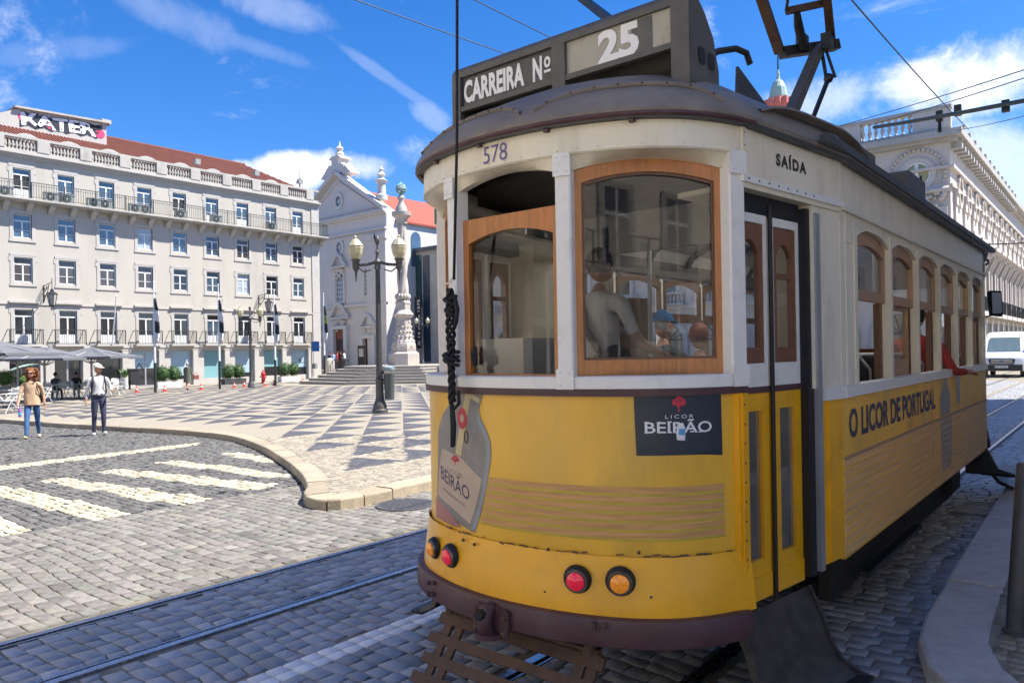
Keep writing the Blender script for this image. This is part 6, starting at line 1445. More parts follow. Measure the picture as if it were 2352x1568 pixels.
# end facade (towards us): corner pilasters, oculus with beaded hood, arcade below
for x in (PX-.75, PX-6.2, PX-11.6, PX-17): 
    MB().box(x-.6, PY-.22, 5.2, x+.6, PY, PZ-4.3).build('pilaster', 'palace_stone', pal)
    mb = MB(); mb.box(x-.72, PY-.34, PZ-3.4, x+.72, PY, PZ-3.1); random.seed(9)
    for i in range(16): mb.sphere((x+random.uniform(-.6, .6), PY-.22, PZ-3.45-random.random()*.8), random.uniform(.1, .18), 6, 4)
    mb.build('capital', 'palace_stone', pal, 'all')
oc = at_Y(2106, 403, PY)
for x in (oc.x, oc.x-5.4, oc.x-10.8):
    ringf = MB(); n = 24; r = .78
    ringf.ringframe([(x+1.08*math.cos(2*PI*k/n), oc.z+1.08*math.sin(2*PI*k/n)) for k in range(n)], [(x+r*math.cos(2*PI*k/n), oc.z+r*math.sin(2*PI*k/n)) for k in range(n)], lambda u, z, q: (u, PY-q, z), -.01, .14); w = ringf.build('oculus', 'palace_stone', pal)
    MB().prism([(x+.8*math.cos(a), PY-.015, oc.z+.8*math.sin(a)) for a in np.linspace(0, 2*PI, 25)[:-1]], (0, -.02, 0)).build('pane', 'win_yellow', w)
    mb = MB(); mb.box(x-.1, PY-.09, oc.z-.78, x+.1, PY-.04, oc.z+.78); mb.ringframe([(x+.8*math.cos(2*PI*k/n), oc.z+.8*math.sin(2*PI*k/n)) for k in range(n)], [(x+.68*math.cos(2*PI*k/n), oc.z+.68*math.sin(2*PI*k/n)) for k in range(n)], lambda u, z, q: (u, PY-q, z), .036, .08); mb.build('oculus_frame', 'frame_white', w)
    mb = MB()
    for a in np.linspace(-.35, PI+.35, 24): mb.sphere((x+1.55*math.cos(a), PY-.08, oc.z+1.55*math.sin(a)), .12, 6, 4)
    mb.build('beaded_hood', 'palace_stone', w, 'all')
# arcade seen through the tram windows, and windows with balconies above it
for i in range(9):
    x = -11-4.05*i; w = 2.5
    a = [(x-w/2, -.3), (x+w/2, -.3)]+[(x+w/2*math.cos(t), 2.6+w/2*math.sin(t)) for t in np.linspace(0, PI, 14)]; b = [(x-w/2-.4, -.3), (x+w/2+.4, -.3)]+[(x+(w/2+.4)*math.cos(t), 2.6+(w/2+.4)*math.sin(t)) for t in np.linspace(0, PI, 14)]
    mb = MB(); mb.ringframe(b, a, lambda u, z, q: (u, PY-q, z), -.01, .3); ar = mb.build('arch', 'limestone', pal); MB().prism([(u, PY-.012, z) for u, z in a], (0, -.02, 0)).build('arch_glass', 'win_dark', ar)
    mb = MB()
    for t in np.linspace(.3, PI-.3, 6): mb.bar((x, PY-.06, 2.6), (x+w/2*math.cos(t), PY-.06, 2.6+w/2*math.sin(t)), .06)
    mb.box(x-w/2, PY-.09, 2.5, x+w/2, PY-.036, 2.62); mb.box(x-.04, PY-.088, -.3, x+.04, PY-.036, 2.5); mb.build('fanlight', 'iron', ar)
    MB().box(x-1.0, PY-.25, 6.2, x+1.0, PY, 9.6).build('window_surround', 'palace_stone', pal)
    MB().box(x-.7, PY-.27, 6.3, x+.7, PY-.252, 9.3).build('window_pane', 'win_dark', pal)
    mb = MB(); mb.box(x-1.5, PY-.55, 5.2, x+1.5, PY-.26, 5.35); mb.box(x-1.5, PY-.55, 6.05, x+1.5, PY-.26, 6.2)
    for j in range(9): mb.lathe([(.1, 0), (.06, .15), (.12, .35), (.06, .6), (.1, .7)], 6, (x-1.3+j*.325, PY-.4, 5.35))
    mb.build('window_balustrade', 'limestone', pal)
# street facade running away: half columns, oculi and window balconies
for k in range(13):
    y = PY+1.3+k*3.4
    mb = MB(); mb.box(PX, y-.34, 8.35, PX+.14, y+.34, PZ-4.1); mb.box(PX, y-.42, PZ-3.4, PX+.3, y+.42, PZ-3.1); mb.box(PX, y-.38, PZ-4.1, PX+.2, y+.38, PZ-3.4); mb.build('pilaster', 'palace_stone', pal)
    yc = y+1.7
    mb = MB(); n = 20; mb.ringframe([(yc+.75*math.cos(2*PI*j/n), 11.6+1.1*math.sin(2*PI*j/n)) for j in range(n)], [(yc+.55*math.cos(2*PI*j/n), 11.6+.85*math.sin(2*PI*j/n)) for j in range(n)], lambda u, z, q: (PX+q, u, z), -.01, .16); w = mb.build('oculus', 'palace_stone', pal); MB().prism([(PX+.015, yc+.56*math.cos(a), 11.6+.86*math.sin(a)) for a in np.linspace(0, 2*PI, 17)[:-1]], (.02, 0, 0)).build('pane', 'win_yellow', w)
    mb = MB(); mb.box(PX, yc-1.2, 8.6, PX+1.0, yc+1.2, 8.85); mb.box(PX, yc-.9, 8.3, PX+.7, yc+.9, 8.6)
    for sg in (-1, 1): mb.prism([(PX, yc+sg*.9-.18, 8.3), (PX+.7, yc+sg*.9-.18, 8.3), (PX+.3, yc+sg*.9-.18, 7.4), (PX, yc+sg*.9-.18, 6.9)], (0, .36, 0))
    mb.build('window_hood', 'palace_stone', pal)
    MB().box(PX+.01, yc-.75, 4.6, PX+.05, yc+.75, 8.0).build('window_pane', 'win_dark', pal)
    for sg in (-1, 1): MB().box(PX, yc+sg*.95-.2, 4.2, PX+.25, yc+sg*.95+.2, 8.2).build('window_jamb', 'palace_stone', pal)
    mb = MB(); mb.box(PX, yc-1.5, 3.75, PX+.95, yc+1.5, 4.05); mb.build('balcony_slab', 'palace_stone', pal)
    rl = MB(); rl.box(PX+.86, yc-1.45, 5.0, PX+.92, yc+1.45, 5.06)
    for j in range(16): yy = yc-1.45+j*2.9/15; rl.box(PX+.875, yy-.015, 4.05, PX+.905, yy+.015, 5.0)
    rl.build('balcony_railing', 'iron', pal)
    for sg in (-1, 1): MB().box(PX, yc+sg*1.2-.3, -.5, PX+.35, yc+sg*1.2+.3, 3.4).build('pier', 'limestone', pal)
    MB().box(PX+.01, yc-.9, -.5, PX+.04, yc+.9, 3.2).build('shop_opening', 'win_dark', pal)
# dark end block closing the street, far behind
far = thing('far_house', 'plain grey house far down the street beyond the palace', 'house', (-6, 128, -.5)); MB().box(-18, 128, -.6, 14, 140, 12.5).build('wall', 'church_stone', far); MB().prism([(-18.4, 127.6, 12.5), (14.4, 127.6, 12.5), (-2, 127.6, 15)], (0, 12, 0)).build('roof', 'roof_tile', far)
for i in range(6):
    for j in range(3): MB().box(-14+i*4.5, 127.95, 1.2+j*3.7, -12.6+i*4.5, 127.99, 3.4+j*3.7).build('window', 'win_dark', far)
# domed turret far behind the tram roof
dd_ = 110; dt = at_d(1788, 214, dd_); tur = thing('domed_turret', 'far turret with green copper dome, red crest and tall spire', 'turret', (dt.x, dt.y, 0))
q = dd_/1700*.8; mb = MB().lathe([(30*q, 0), (30*q, dt.z-2), (34*q, dt.z-1.6)], 10, (dt.x, dt.y, 0)); mb.build('drum', 'dome_red', tur)
mb = MB()
for k in range(10): a = 2*PI*k/10; mb.box(dt.x+31*q*math.cos(a)-.35, dt.y+31*q*math.sin(a)-.35, dt.z-2, dt.x+31*q*math.cos(a)+.35, dt.y+31*q*math.sin(a)+.35, dt.z-1.0)
mb.build('crest', 'dome_red', tur)
MB().lathe([(27*q, dt.z-1.6), (26*q, dt.z-.6), (22*q, dt.z+.7), (14*q, dt.z+1.6), (6*q, dt.z+2.0), (4*q, dt.z+2.6), (5*q, dt.z+2.8), (1.5*q, dt.z+3.6)], 14, (dt.x, dt.y, 0)).build('dome', 'copper', tur)
MB().tube([(dt.x, dt.y, dt.z+3.4), (dt.x, dt.y, at_d(1774, 80, dd_).z)], [.12, .04], 6).build('spire', 'iron', tur)

# ---- street buildings on the camera's side: they shade the tracks and show in the tram's glass; the one behind is added to bounce sun
def street_house(nm, label, x_face, sgn, y0, y1, h, depth, mt, bal_z, ngroups):
    t = thing(nm, label, 'building', (x_face, (y0+y1)/2, 0)); xb = x_face+sgn*depth
    MB().box(x_face, y0, -.6, xb, y1, h).build('wall', mt, t)
    MB().box(x_face-sgn*.5, y0-.1, h-.5, xb, y1+.1, h).build('cornice', 'limestone', t)
    mb = MB(); mb.prism([(x_face, y0, h), (xb, y0, h), ((x_face+xb)/2, y0, h+.3)], (0, y1-y0, 0)); mb.build('roof', 'roof_tile', t)
    n = int((y1-y0)/3.1)
    for k in range(n):
        y = y0+1.5+k*3.1
        for z, hh in ((.3, 3.2), (bal_z+.05, 2.5), (bal_z+3.7, 2.2), (bal_z+7.2, 2.0), (bal_z+10.3, 1.6)):
            if z+hh > h-.6: continue
            s = MB(); a, b = x_face-sgn*.06, x_face+sgn*.02
            for q in ((y-.85, y-.62, z-.1, z+hh+.2), (y+.62, y+.85, z-.1, z+hh+.2), (y-.62, y+.62, z+hh, z+hh+.2)): s.box(a, q[0], q[2], b, q[1], q[3])
            w = s.build('window', 'limestone', t); MB().box(x_face-sgn*.012, y-.62, z, x_face-sgn*.01, y+.62, z+hh).build('pane', 'win_dark', w)
            f = MB(); 
            for q in ((y-.62, y-.56, z, z+hh), (y+.56, y+.62, z, z+hh), (y-.05, y+.05, z, z+hh), (y-.56, y-.05, z+hh*.66, z+hh*.71), (y+.05, y+.56, z+hh*.66, z+hh*.71)): f.box(x_face-sgn*.03, q[0], q[2], x_face-sgn*.013, q[1], q[3])
            f.build('frame', 'frame_white', w)
    for g in range(ngroups):
        yc = y0+(y1-y0)*(g+.5)/ngroups; wd = (y1-y0)/ngroups*.8
        s = MB().box(x_face, yc-wd/2, bal_z-.25, x_face-sgn*.8, yc+wd/2, bal_z).build('balcony', 'limestone', t)
        rl = MB(); x = x_face-sgn*.74; rl.box(x-.025, yc-wd/2, bal_z+.95, x+.025, yc+wd/2, bal_z+1.0); rl.box(x-.02, yc-wd/2, bal_z+.06, x+.02, yc+wd/2, bal_z+.1)
        m = max(3, int(wd/.8))
        for j in range(m+1): y = yc-wd/2+wd*j/m; rl.box(x-.025, y-.025, bal_z, x+.025, y+.025, bal_z+.95)
        for j in range(m):
            ya = yc-wd/2+wd*(j+.5)/m
            for sg in (-1, 1): rl.tube([(x, ya+sg*(.17+.15*math.cos(a)*(1-a/13)), bal_z+.5+sg*.16+.2*math.sin(a)*(1-a/13)) for a in np.linspace(0, 9, 20)], .018, 4)
        rl.build('railing', 'iron', s)
    return t
street_house('street_house', 'tall plastered street house on the near pavement behind the bollard', 2.2, 1, 4.2, 34, 15.1, 12, 'bounce_plaster', 4.6, 4)
rh = street_house('bounce_fill_house', 'plastered house added out of view to bounce sunlight onto the tram front', 0, 1, -11, 11, 15, 12, 'bounce_plaster', 4.3, 3); rh.location = (13.2, -9.5, 0); rh.rotation_euler[2] = -PI/2  # added behind the camera, a pale sunlit wall filling the shaded tram front
street_house('corner_house', 'plastered corner house across the side street from the rounded kerb', -9.5, -1, -30, -3.0, 15.5, 14, 'bounce_plaster', 4.0, 5)
# ---------------------------------------------------------------- street furniture
def plz(px, py): return at_g(px, py, KH)
def street_lamp(base, H, label, rot=TH, s=1.):
    t = thing('street_lamp', label, 'street lamp', base); x, y, z = base; k = H/5.6; thin = .8
    mb = MB(); mb.lathe([(.30, 0), (.30, .10), (.26, .13), (.26, .22), (.22, .30), (.19, .36), (.165, .42), (.15, .5), (.145, .95), (.165, .97), (.165, 1.03), (.14, 1.05)], 16, base); mb.v = [(x+(a-x)*k*thin, y+(b-y)*k*thin, z+(c-z)*k) for a, b, c in mb.v]; mb.build('base', 'lamp_paint', t, True)
    mb = MB(); n = 16; rows = []
    for zz_, r in ((1.04, .10), (4.35, .068)):
        rows.append([(x+k*r*(1 if j % 2 else .86)*math.cos(2*PI*j/32), y+k*r*(1 if j % 2 else .86)*math.sin(2*PI*j/32), z+zz_*k) for j in range(32)])
    mb.grid(rows, closed=True); mb.build('shaft', 'lamp_paint', t)
    mb = MB(); mb.lathe([(.085, 4.35), (.14, 4.40), (.10, 4.47), (.13, 4.52), (.16, 4.6), (.07, 4.68), (.05, 4.85), (.09, 4.9), (.03, 4.95), (.03, 5.1), (.085, 5.17), (.115, 5.25), (.085, 5.34), (.02, 5.4)], 12, base); mb.v = [(x+(a-x)*k*thin, y+(b-y)*k*thin, z+(c-z)*k) for a, b, c in mb.v]; mb.build('finial', 'lamp_paint', t, True)
    for sg in (-1, 1):
        e = Vector((math.cos(rot), math.sin(rot), 0))*sg; c = Vector((x, y, z)); A_ = c+e*(.66*k)
        mb = MB(); mb.tube([c+Vector((0, 0, 4.6*k)), c+e*(.3*k)+Vector((0, 0, 4.52*k)), c+e*(.55*k)+Vector((0, 0, 4.5*k)), A_+Vector((0, 0, 4.56*k))], .045*k, 8)
        mb.tube([c+e*(.2*k)+Vector((0, 0, 4.36*k)), c+e*(.42*k)+Vector((0, 0, 4.30*k)), c+e*(.6*k)+Vector((0, 0, 4.44*k))], .022*k, 6)
        mb.tube([A_+Vector((0, 0, 4.0*k)), A_+Vector((0, 0, 4.3*k)), A_+Vector((0, 0, 4.4*k)), A_+Vector((0, 0, 4.62*k)), A_+Vector((0, 0, 4.68*k))], [.012*k, .04*k, .10*k, .11*k, .16*k], 10); ar = mb.build('arm', 'lamp_paint', t, True)
        mb = MB(); mb.lathe([(.12, 4.69), (.2, 4.85), (.235, 5.03), (.22, 5.1)], 8, (0, 0, 0)); mb.v = [(A_.x+a*k, A_.y+b*k, z+c_*k) for a, b, c_ in mb.v]; mb.build('lantern', 'lamp_glass', ar)
        mb = MB(); mb.lathe([(.245, 5.09), (.22, 5.13), (.12, 5.27), (.04, 5.32), (.05, 5.37), (.01, 5.42)], 8, (0, 0, 0)); mb.v = [(A_.x+a*k, A_.y+b*k, z+c_*k) for a, b, c_ in mb.v]; mb.build('lantern_cap', 'lamp_glass', ar)
    return t
b1 = plz(873, 948); H1 = at_d(868, 538, b1.y*CT-b1.x*ST).z-b1.z; street_lamp(tuple(b1), H1*1.03, 'tall dark double street lamp with a litter bin on its post', TH+.0)
b2 = plz(577, 890); dl = b2.y*CT-b2.x*ST; street_lamp(tuple(b2), (at_d(575, 705, dl).z-b2.z)*1.05, 'double street lamp standing before the shop windows of the cream building', TH)
b3 = at_d(971, 835, 62); street_lamp(tuple(b3), at_d(971, 725, 62).z-b3.z, 'distant double street lamp beside the black museum banner', TH)
# bin on the lamp post
e = Vector((CT, ST, 0)); q = b1+e*.30; t = thing('litter_bin', 'dark green litter bin with pale lid hung on the tall lamp post', 'litter bin', (q.x, q.y, b1.z+.5))
mb = MB(); mb.lathe([(.14, .42), (.145, .45), (.17, 1.18), (.175, 1.2)], 16, (q.x, q.y, b1.z)); mb.build('body', 'bin_green', t, True)
mb = MB(); mb.lathe([(.165, 1.30), (.175, 1.32), (.17, 1.40), (.05, 1.44)], 16, (q.x, q.y, b1.z)); mb.build('lid', 'bin_top', t, True)
MB().box(q.x-.15, q.y-.15, b1.z+1.2, q.x-.11, q.y-.11, b1.z+1.3).build('hinge', 'bin_green', t)
MB().bar(b1+Vector((0, 0, .9)), q+Vector((0, 0, .9)), .05).build('bracket', 'lamp_paint', t)
# flag poles
def flagpole(px, yb, yt, label, gold=False):
    b = plz(px, yb) if yb > 870 else at_d(px, yb, 58); d = b.y*CT-b.x*ST; h = at_d(px, yt, d).z-b.z; t = thing('flagpole', label, 'flagpole', tuple(b))
    MB().tube([b, b+Vector((0, 0, h*.27))], .075, 10).build('lower_pole', 'iron', t, True); MB().tube([b+Vector((0, 0, h*.27)), b+Vector((0, 0, h))], [.07, .03], 10).build('upper_pole', 'pole_white', t, True)
    MB().sphere(b+Vector((0, 0, h+.03)), .05, 8, 6).build('finial', 'pole_white', t)
    R_ = Vector((CT, ST, 0)); bands = ['flag_dark', 'flag_white', 'flag_dark', 'flag_white'] if not gold else ['flag_dark', 'flag_gold', 'flag_dark', 'flag_white']
    z1 = h*.86; z0 = h*.45; NB = 10; parts = []
    for k in range(4):
        za, zb_ = z1+(z0-z1)*k/4, z1+(z0-z1)*(k+1)/4; rows = []
        for i in range(4):
            z = za+(zb_-za)*i/3; f = (z1-z)/(z1-z0); w = .08+.2*math.sin(min(1, f*1.1)*PI*.85)
            rows.append([tuple(b+R_*(.04+w*j/NB)+Vector((-ST, CT, 0))*(.07*math.sin(j*1.7+f*3))+Vector((0, 0, z-.16*j/NB*math.sin(f*PI)))) for j in range(NB+1)])
        mb = MB(); mb.grid(rows); o = mb.build('flag_panel', bands[k], t, 'all'); so = o.modifiers.new('s', 'SOLIDIFY'); so.thickness = .01
flagpole(357, 901, 649, 'white flagpole with furled black and white flag beside the twin topiary in white box')
flagpole(505, 893, 655, 'white flagpole with furled flag beside the topiary in dark box')
flagpole(633, 885, 668, 'white flagpole with furled flag beside the red hydrant')
flagpole(746, 868, 675, 'white flagpole with dark, gold and white flag before the church', True)
for k, (ya, dz) in enumerate(((22.5, 0), (30.6, 0))):
    pa, pb = (at_X(258, 789, FX+.5), at_X(267, 680, FX+1.6)) if k == 0 else (at_X(497, 786, FX+.5), at_X(512, 685, FX+1.6))
    t = thing('slanting_flagpole', ['bare white flagpole slanting from the first floor balcony with open black doorway', 'bare white flagpole slanting out behind a furled flag'][k], 'flagpole', tuple(pa)); MB().tube([pa, pb], [.05, .03], 8).build('pole', 'pole_white', t, True); MB().sphere(pb, .06, 8, 6).build('knob', 'pole_white', t)
# blue sign
b = plz(717, 874); d = b.y*CT-b.x*ST; t = thing('parking_sign', 'blue square sign on a grey post at the building corner', 'sign', tuple(b)); zt_ = at_d(716, 784, d).z
MB().tube([b, Vector((b.x, b.y, zt_+.1))], .05, 8).build('post', 'pole_grey', t, True); R_ = Vector((CT, ST, 0)); c = Vector((b.x, b.y, (zt_+at_d(716, 807, d).z)/2)); hh = (zt_-at_d(716, 807, d).z)/2
MB().prism([tuple(c+R_*u+Vector((ST, -CT, 0))*.06+Vector((0, 0, v))) for u, v in ((.05, -hh), (.62, -hh), (.62, hh), (.05, hh))], Vector((-ST, CT, 0))*.03).build('sign_plate', 'sign_blue', t)
MB().box(b.x+.05, b.y, b.z+.95, b.x+.45, b.y+.2, b.z+1.35).build('signal_box', 'pole_grey', t)
# hydrant
b = plz(605, 880); t = thing('fire_hydrant', 'red fire hydrant standing before the shop windows', 'hydrant', tuple(b)); MB().lathe([(.2, 0), (.2, .06), (.13, .09), (.13, .6), (.17, .64), (.17, .68), (.13, .8), (.05, .9), (.05, .98), (.01, 1.0)], 12, b).build('barrel', 'hydrant', t, True)
MB().tube([b+Vector((0, -.24, .5)), b+Vector((0, .24, .5))], .07, 10).build('outlet', 'hydrant', t, True); MB().tube([b, b+Vector((.24, 0, .45))], .05, 8).build('outlet', 'hydrant', t, True)
# cones
cone = thing('traffic_cone', 'small red and white traffic cone on the patterned square', 'traffic cone', (0, 0, 0), 'traffic cones on the square')
MB().box(-.19, -.19, 0, .19, .19, .04).build('foot', 'cone_red', cone); MB().lathe([(.145, .04), (.10, .24)], 14).build('lower_cone', 'cone_red', cone, True); MB().lathe([(.102, .24), (.075, .37)], 14).build('white_band', 'cone_white', cone, True); MB().lathe([(.075, .37), (.04, .55), (.02, .56)], 14).build('upper_cone', 'cone_red', cone, True)
for i, (px, py) in enumerate(((314, 901), (378, 899), (462, 895), (538, 890), (561, 888), (608, 886), (629, 885), (696, 881), (742, 872))):
    b = plz(px, py)
    if i == 0: cone.location = b; cone.scale = (.66,)*3
    else: copy_tree(cone, b)
# planters with clipped bushes
def bush(mb, c, r, n, sc=(1, 1, 1.1), seed=0, ls=.07):
    rg = random.Random(seed)
    for i in range(n):
        u = rg.uniform(-1, 1); a = rg.random()*2*PI; q = math.sqrt(1-u*u); rr_ = r*(rg.uniform(.72, 1.04)); d = Vector((q*math.cos(a)*sc[0], q*math.sin(a)*sc[1], u*sc[2])); p = Vector(c)+d*rr_
        t1 = Vector((rg.gauss(0, 1), rg.gauss(0, 1), rg.gauss(0, 1))).normalized(); t2 = t1.cross(d+Vector((.01, .02, .3))).normalized(); l = ls*rg.uniform(.6, 1.3)
        mb.add([p-t1*l, p+t2*l*.45, p+t1*l, p-t2*l*.45], [(0, 1, 2, 3)])
def planter(px, py, box, label, hb=.42, w=.85):
    b = plz(px, py); t = thing('topiary_planter', label, 'planter', tuple(b)); x, y, z = b
    mb = MB(); mb.add([(x-.3+.04*(1-k), y-w+.04*(1-k), z+hb*k) for k in (0, 1)]+[(x+.3-.04*(1-k), y-w+.04*(1-k), z+hb*k) for k in (0, 1)]+[(x+.3-.04*(1-k), y+w-.04*(1-k), z+hb*k) for k in (0, 1)]+[(x-.3+.04*(1-k), y+w-.04*(1-k), z+hb*k) for k in (0, 1)], [(0, 1, 3, 2), (2, 3, 5, 4), (4, 5, 7, 6), (6, 7, 1, 0), (0, 2, 4, 6)]); mb.build('box', box, t)
    MB().box(x-.27, y-w+.03, z+hb-.06, x+.27, y+w-.03, z+hb-.03).build('soil', 'soil', t)
    for k, sg in enumerate((-1, 1)):
        mb = MB(); mb.sphere((x, y+sg*.38, z+hb+.52), .40, 12, 8, sc=(1, 1, 1.15)); bush(mb, (x, y+sg*.38, z+hb+.52), .5, 700, (1, 1, 1.15), k+int(px), .06); mb.build('bush', 'leaf', t)
    return t
planter(387, 890, 'planter_white', 'twin clipped bushes in a white box beside the walking lady'); planter(537, 882, 'planter_dark', 'twin clipped bushes in a dark box beside the street lamp', .4); planter(664, 876, 'planter_white', 'twin clipped bushes in a white box below the window with letters')
b = plz(12, 905); t = thing('bush_pot', 'round green bush in a stone pot beside the cafe terrace', 'plant pot', tuple(b)); MB().lathe([(.28, 0), (.34, .5), (.3, .5)], 12, b).build('pot', 'planter_stone', t, True); mb = MB(); mb.sphere(b+Vector((0, 0, .95)), .42, 12, 8); bush(mb, b+Vector((0, 0, .95)), .52, 700, seed=4, ls=.06); mb.build('bush', 'leaf_light', t)
b = b+Vector((.0, .95, 0)); t = thing('bush_pot', 'smaller green bush in a stone pot next to the round one', 'plant pot', tuple(b)); MB().lathe([(.26, 0), (.3, .42), (.27, .42)], 12, b).build('pot', 'planter_stone', t, True); mb = MB(); mb.sphere(b+Vector((0, 0, .8)), .34, 12, 8); bush(mb, b+Vector((0, 0, .8)), .43, 600, seed=5, ls=.06); mb.build('bush', 'leaf_light', t)
b = plz(287, 893); t = thing('leafy_pot', 'white tapered pot with spiky young plant by the black bin', 'plant pot', tuple(b)); MB().lathe([(.2, 0), (.3, .72), (.27, .72)], 12, b).build('pot', 'planter_white', t, True); mb = MB(); rg = random.Random(8)
for i in range(60):
    a = rg.random()*2*PI; l = rg.uniform(.35, .75); tip = b+Vector((math.cos(a)*l*.6, math.sin(a)*l*.6, .72+l*rg.uniform(.6, 1.1))); m = b.lerp(tip, .6)+Vector((0, 0, .25)); s = Vector((-math.sin(a), math.cos(a), 0))*.05; r0 = b+Vector((0, 0, .7)); mb.add([r0, m-s, tip, m+s], [(0, 1, 2, 3)])
mb.build('leaves', 'leaf_light', t)
b = plz(307, 894); t = thing('waste_bin', 'square black bin on the pavement next to the glass shop door', 'litter bin', tuple(b)); MB().box(b.x-.2, b.y-.25, b.z+.3, b.x+.2, b.y+.25, b.z+1.25).build('body', 'van_black', t); MB().box(b.x-.24, b.y-.29, b.z+1.25, b.x+.24, b.y+.29, b.z+1.34).build('lid', 'van_black', t); MB().box(b.x-.04, b.y-.3, b.z, b.x+.04, b.y-.2, b.z+.6).build('post', 'van_black', t)
# parasols
def parasol(b, w, ze, za, label, rot):
    t = thing('parasol', label, 'parasol', tuple(b), 'grey parasols of the cafe'); x, y, z = b
    cs = [Vector((x, y, ze))+Matrix.Rotation(rot, 3, 'Z') @ Vector((sx*w, sy*w, 0)) for sx, sy in ((-1, -1), (1, -1), (1, 1), (-1, 1))]
    apx = Vector((x, y, za)); rim = []
    for i in range(4):
        for j in range(6): rim.append(cs[i].lerp(cs[(i+1) % 4], j/6)+Vector((0, 0, -.06*math.sin(PI*j/6)*0)))
    mb = MB(); n = len(rim); rows = []
    for f in (.04, .35, .7, 1.):
        rows.append([tuple(apx.lerp(r, f)+Vector((0, 0, -.10*math.sin(PI*f)*(1 if (k % 6) else .35)))) for k, r in enumerate(rim)])
    rows.append([tuple(Vector(p)-Vector((0, 0, .10))) for p in rows[-1]])
    mb.grid(rows, closed=True); mb.poly(rows[0]); mb.build('canopy', 'parasol', t)
    MB().tube([b, Vector((x, y, za-.1))], .055, 10).build('pole', 'parasol_pole', t, True)
    for r in [cs[i] for i in range(4)]+[cs[i].lerp(cs[(i+1) % 4], .5) for i in range(4)]: MB().bar(apx-Vector((0, 0, .12)), r-Vector((0, 0, .02)), .035).build('rib', 'parasol_pole', t); MB().bar(Vector((x, y, ze-.35)), apx.lerp(r, .5)-Vector((0, 0, .12)), .03).build('strut', 'parasol_pole', t)
    MB().lathe([(.5, 0), (.5, .06), (.08, .09)], 12, b).build('foot', 'planter_stone', t)
def par_at(px, pole_d): q = at_d(px, 830, pole_d); return Vector((q.x, q.y, gz(q.x)+KH))
for px, d, w, ye, ya, rot, lb in ((102, 35, 1.85, 823, 796, .75, 'grey square parasol behind the woman in the beige blouse'), (210, 37, 1.75, 819, 797, .75, 'grey square parasol behind the man in the white cap'), (-22, 30, 1.9, 812, 778, .7, 'grey square parasol over the bushes in stone pots'), (40, 43, 1.9, 824, 800, .8, 'grey parasol at the back, half hidden behind two others')):
    b = par_at(px, d); parasol(b, w, at_d(px, ye, d).z, at_d(px, ya, d).z, lb, rot)
# cafe chairs and tables
ch = thing('cafe_chair', 'white metal cafe chair with curved back on the terrace', 'chair', (0, 0, 0), 'white chairs of the cafe terrace')
MB().box(-.21, -.21, .43, .21, .21, .455).build('seat', 'chair_white', ch)
for sx in (-1, 1):
    MB().tube([(sx*.24, -.24, 0), (sx*.21, .0, .45), (sx*.20, .2, .62)], .014, 6).build('leg', 'chair_white', ch); MB().tube([(sx*.24, .28, 0), (sx*.22, -.05, .45), (sx*.22, -.22, .66), (sx*.20, -.1, .68), (sx*.22, .25, .7)], .014, 6).build('leg', 'chair_white', ch)
MB().tube([(-.22, .22, .62), (-.2, .27, .85), (0, .3, .9), (.2, .27, .85), (.22, .22, .62)], .015, 6).build('back_frame', 'chair_white', ch)
MB().grid([[(-.2+.4*i/6, .235+.05*math.sin(PI*i/6)+.02*(k), .58+.26*k) for i in range(7)] for k in (0, 1)]).build('backrest', 'chair_white', ch)
CH = [(20, 948, 30, .2), (55, 943, 30, 1.6), (10, 935, 0, 2.8), (118, 919, 0, 2.0), (145, 915, 0, 4.0), (160, 914, 0, 1.0), (178, 913, 0, 3.1), (192, 913, 0, .4), (258, 907, 0, 5.0), (272, 906, 0, 2.2), (100, 925, 0, 3.6), (228, 908, 0, 1.1)]
for i, (px, py, _, r) in enumerate(CH):
    b = plz(px, py)
    if i == 0: ch.location = b; ch.rotation_euler[2] = r
    else: copy_tree(ch, b, r)
tb_ = thing('cafe_table', 'small square white cafe table among the terrace chairs', 'table', (0, 0, 0), 'cafe tables'); MB().box(-.36, -.36, .72, .36, .36, .75).build('table_top', 'chair_white', tb_); MB().tube([(0, 0, 0), (0, 0, .72)], .03, 8).build('column', 'pole_grey', tb_); MB().lathe([(.24, 0), (.24, .02), (.05, .05)], 12).build('base', 'pole_grey', tb_)
for i, (px, py) in enumerate(((36, 936), (130, 917), (205, 911), (243, 908))):
    b = plz(px, py)
    if i == 0: tb_.location = b
    else: copy_tree(tb_, b)
# low wooden terrace edge and green scooter canopy
b = plz(45, 915); t = thing('terrace_rail', 'low brown timber rail with stone pots at the cafe terrace', 'rail', tuple(b)); MB().bar(b+Vector((-1.6, -1.2, .3)), b+Vector((1.6, 1.2, .3)), .12, .06).build('beam', 'wood_dark', t)
for s in (-1, 1): MB().box(b.x+s*1.4-.05, b.y+s*1.05-.05, b.z, b.x+s*1.4+.05, b.y+s*1.05+.05, b.z+.3).build('post', 'wood_dark', t)
b = plz(55, 903); t = thing('green_awning', 'small green slanting awning on a pole behind the curly haired woman', 'awning', tuple(b)); MB().tube([b, b+Vector((.2, -.2, 1.5))], .03, 6).build('pole', 'pole_white', t); c = b+Vector((0, .3, 1.55)); mb = MB(); mb.grid([[tuple(c+Vector((.5*u, 1.0*v, .22*math.sin((v+1)*PI*.5)+.15*v))) for u in (-1, 0, 1)] for v in np.linspace(-1, 1, 8)]); o = mb.build('canopy', 'copper', t); o.modifiers.new('s', 'SOLIDIFY').thickness = .03
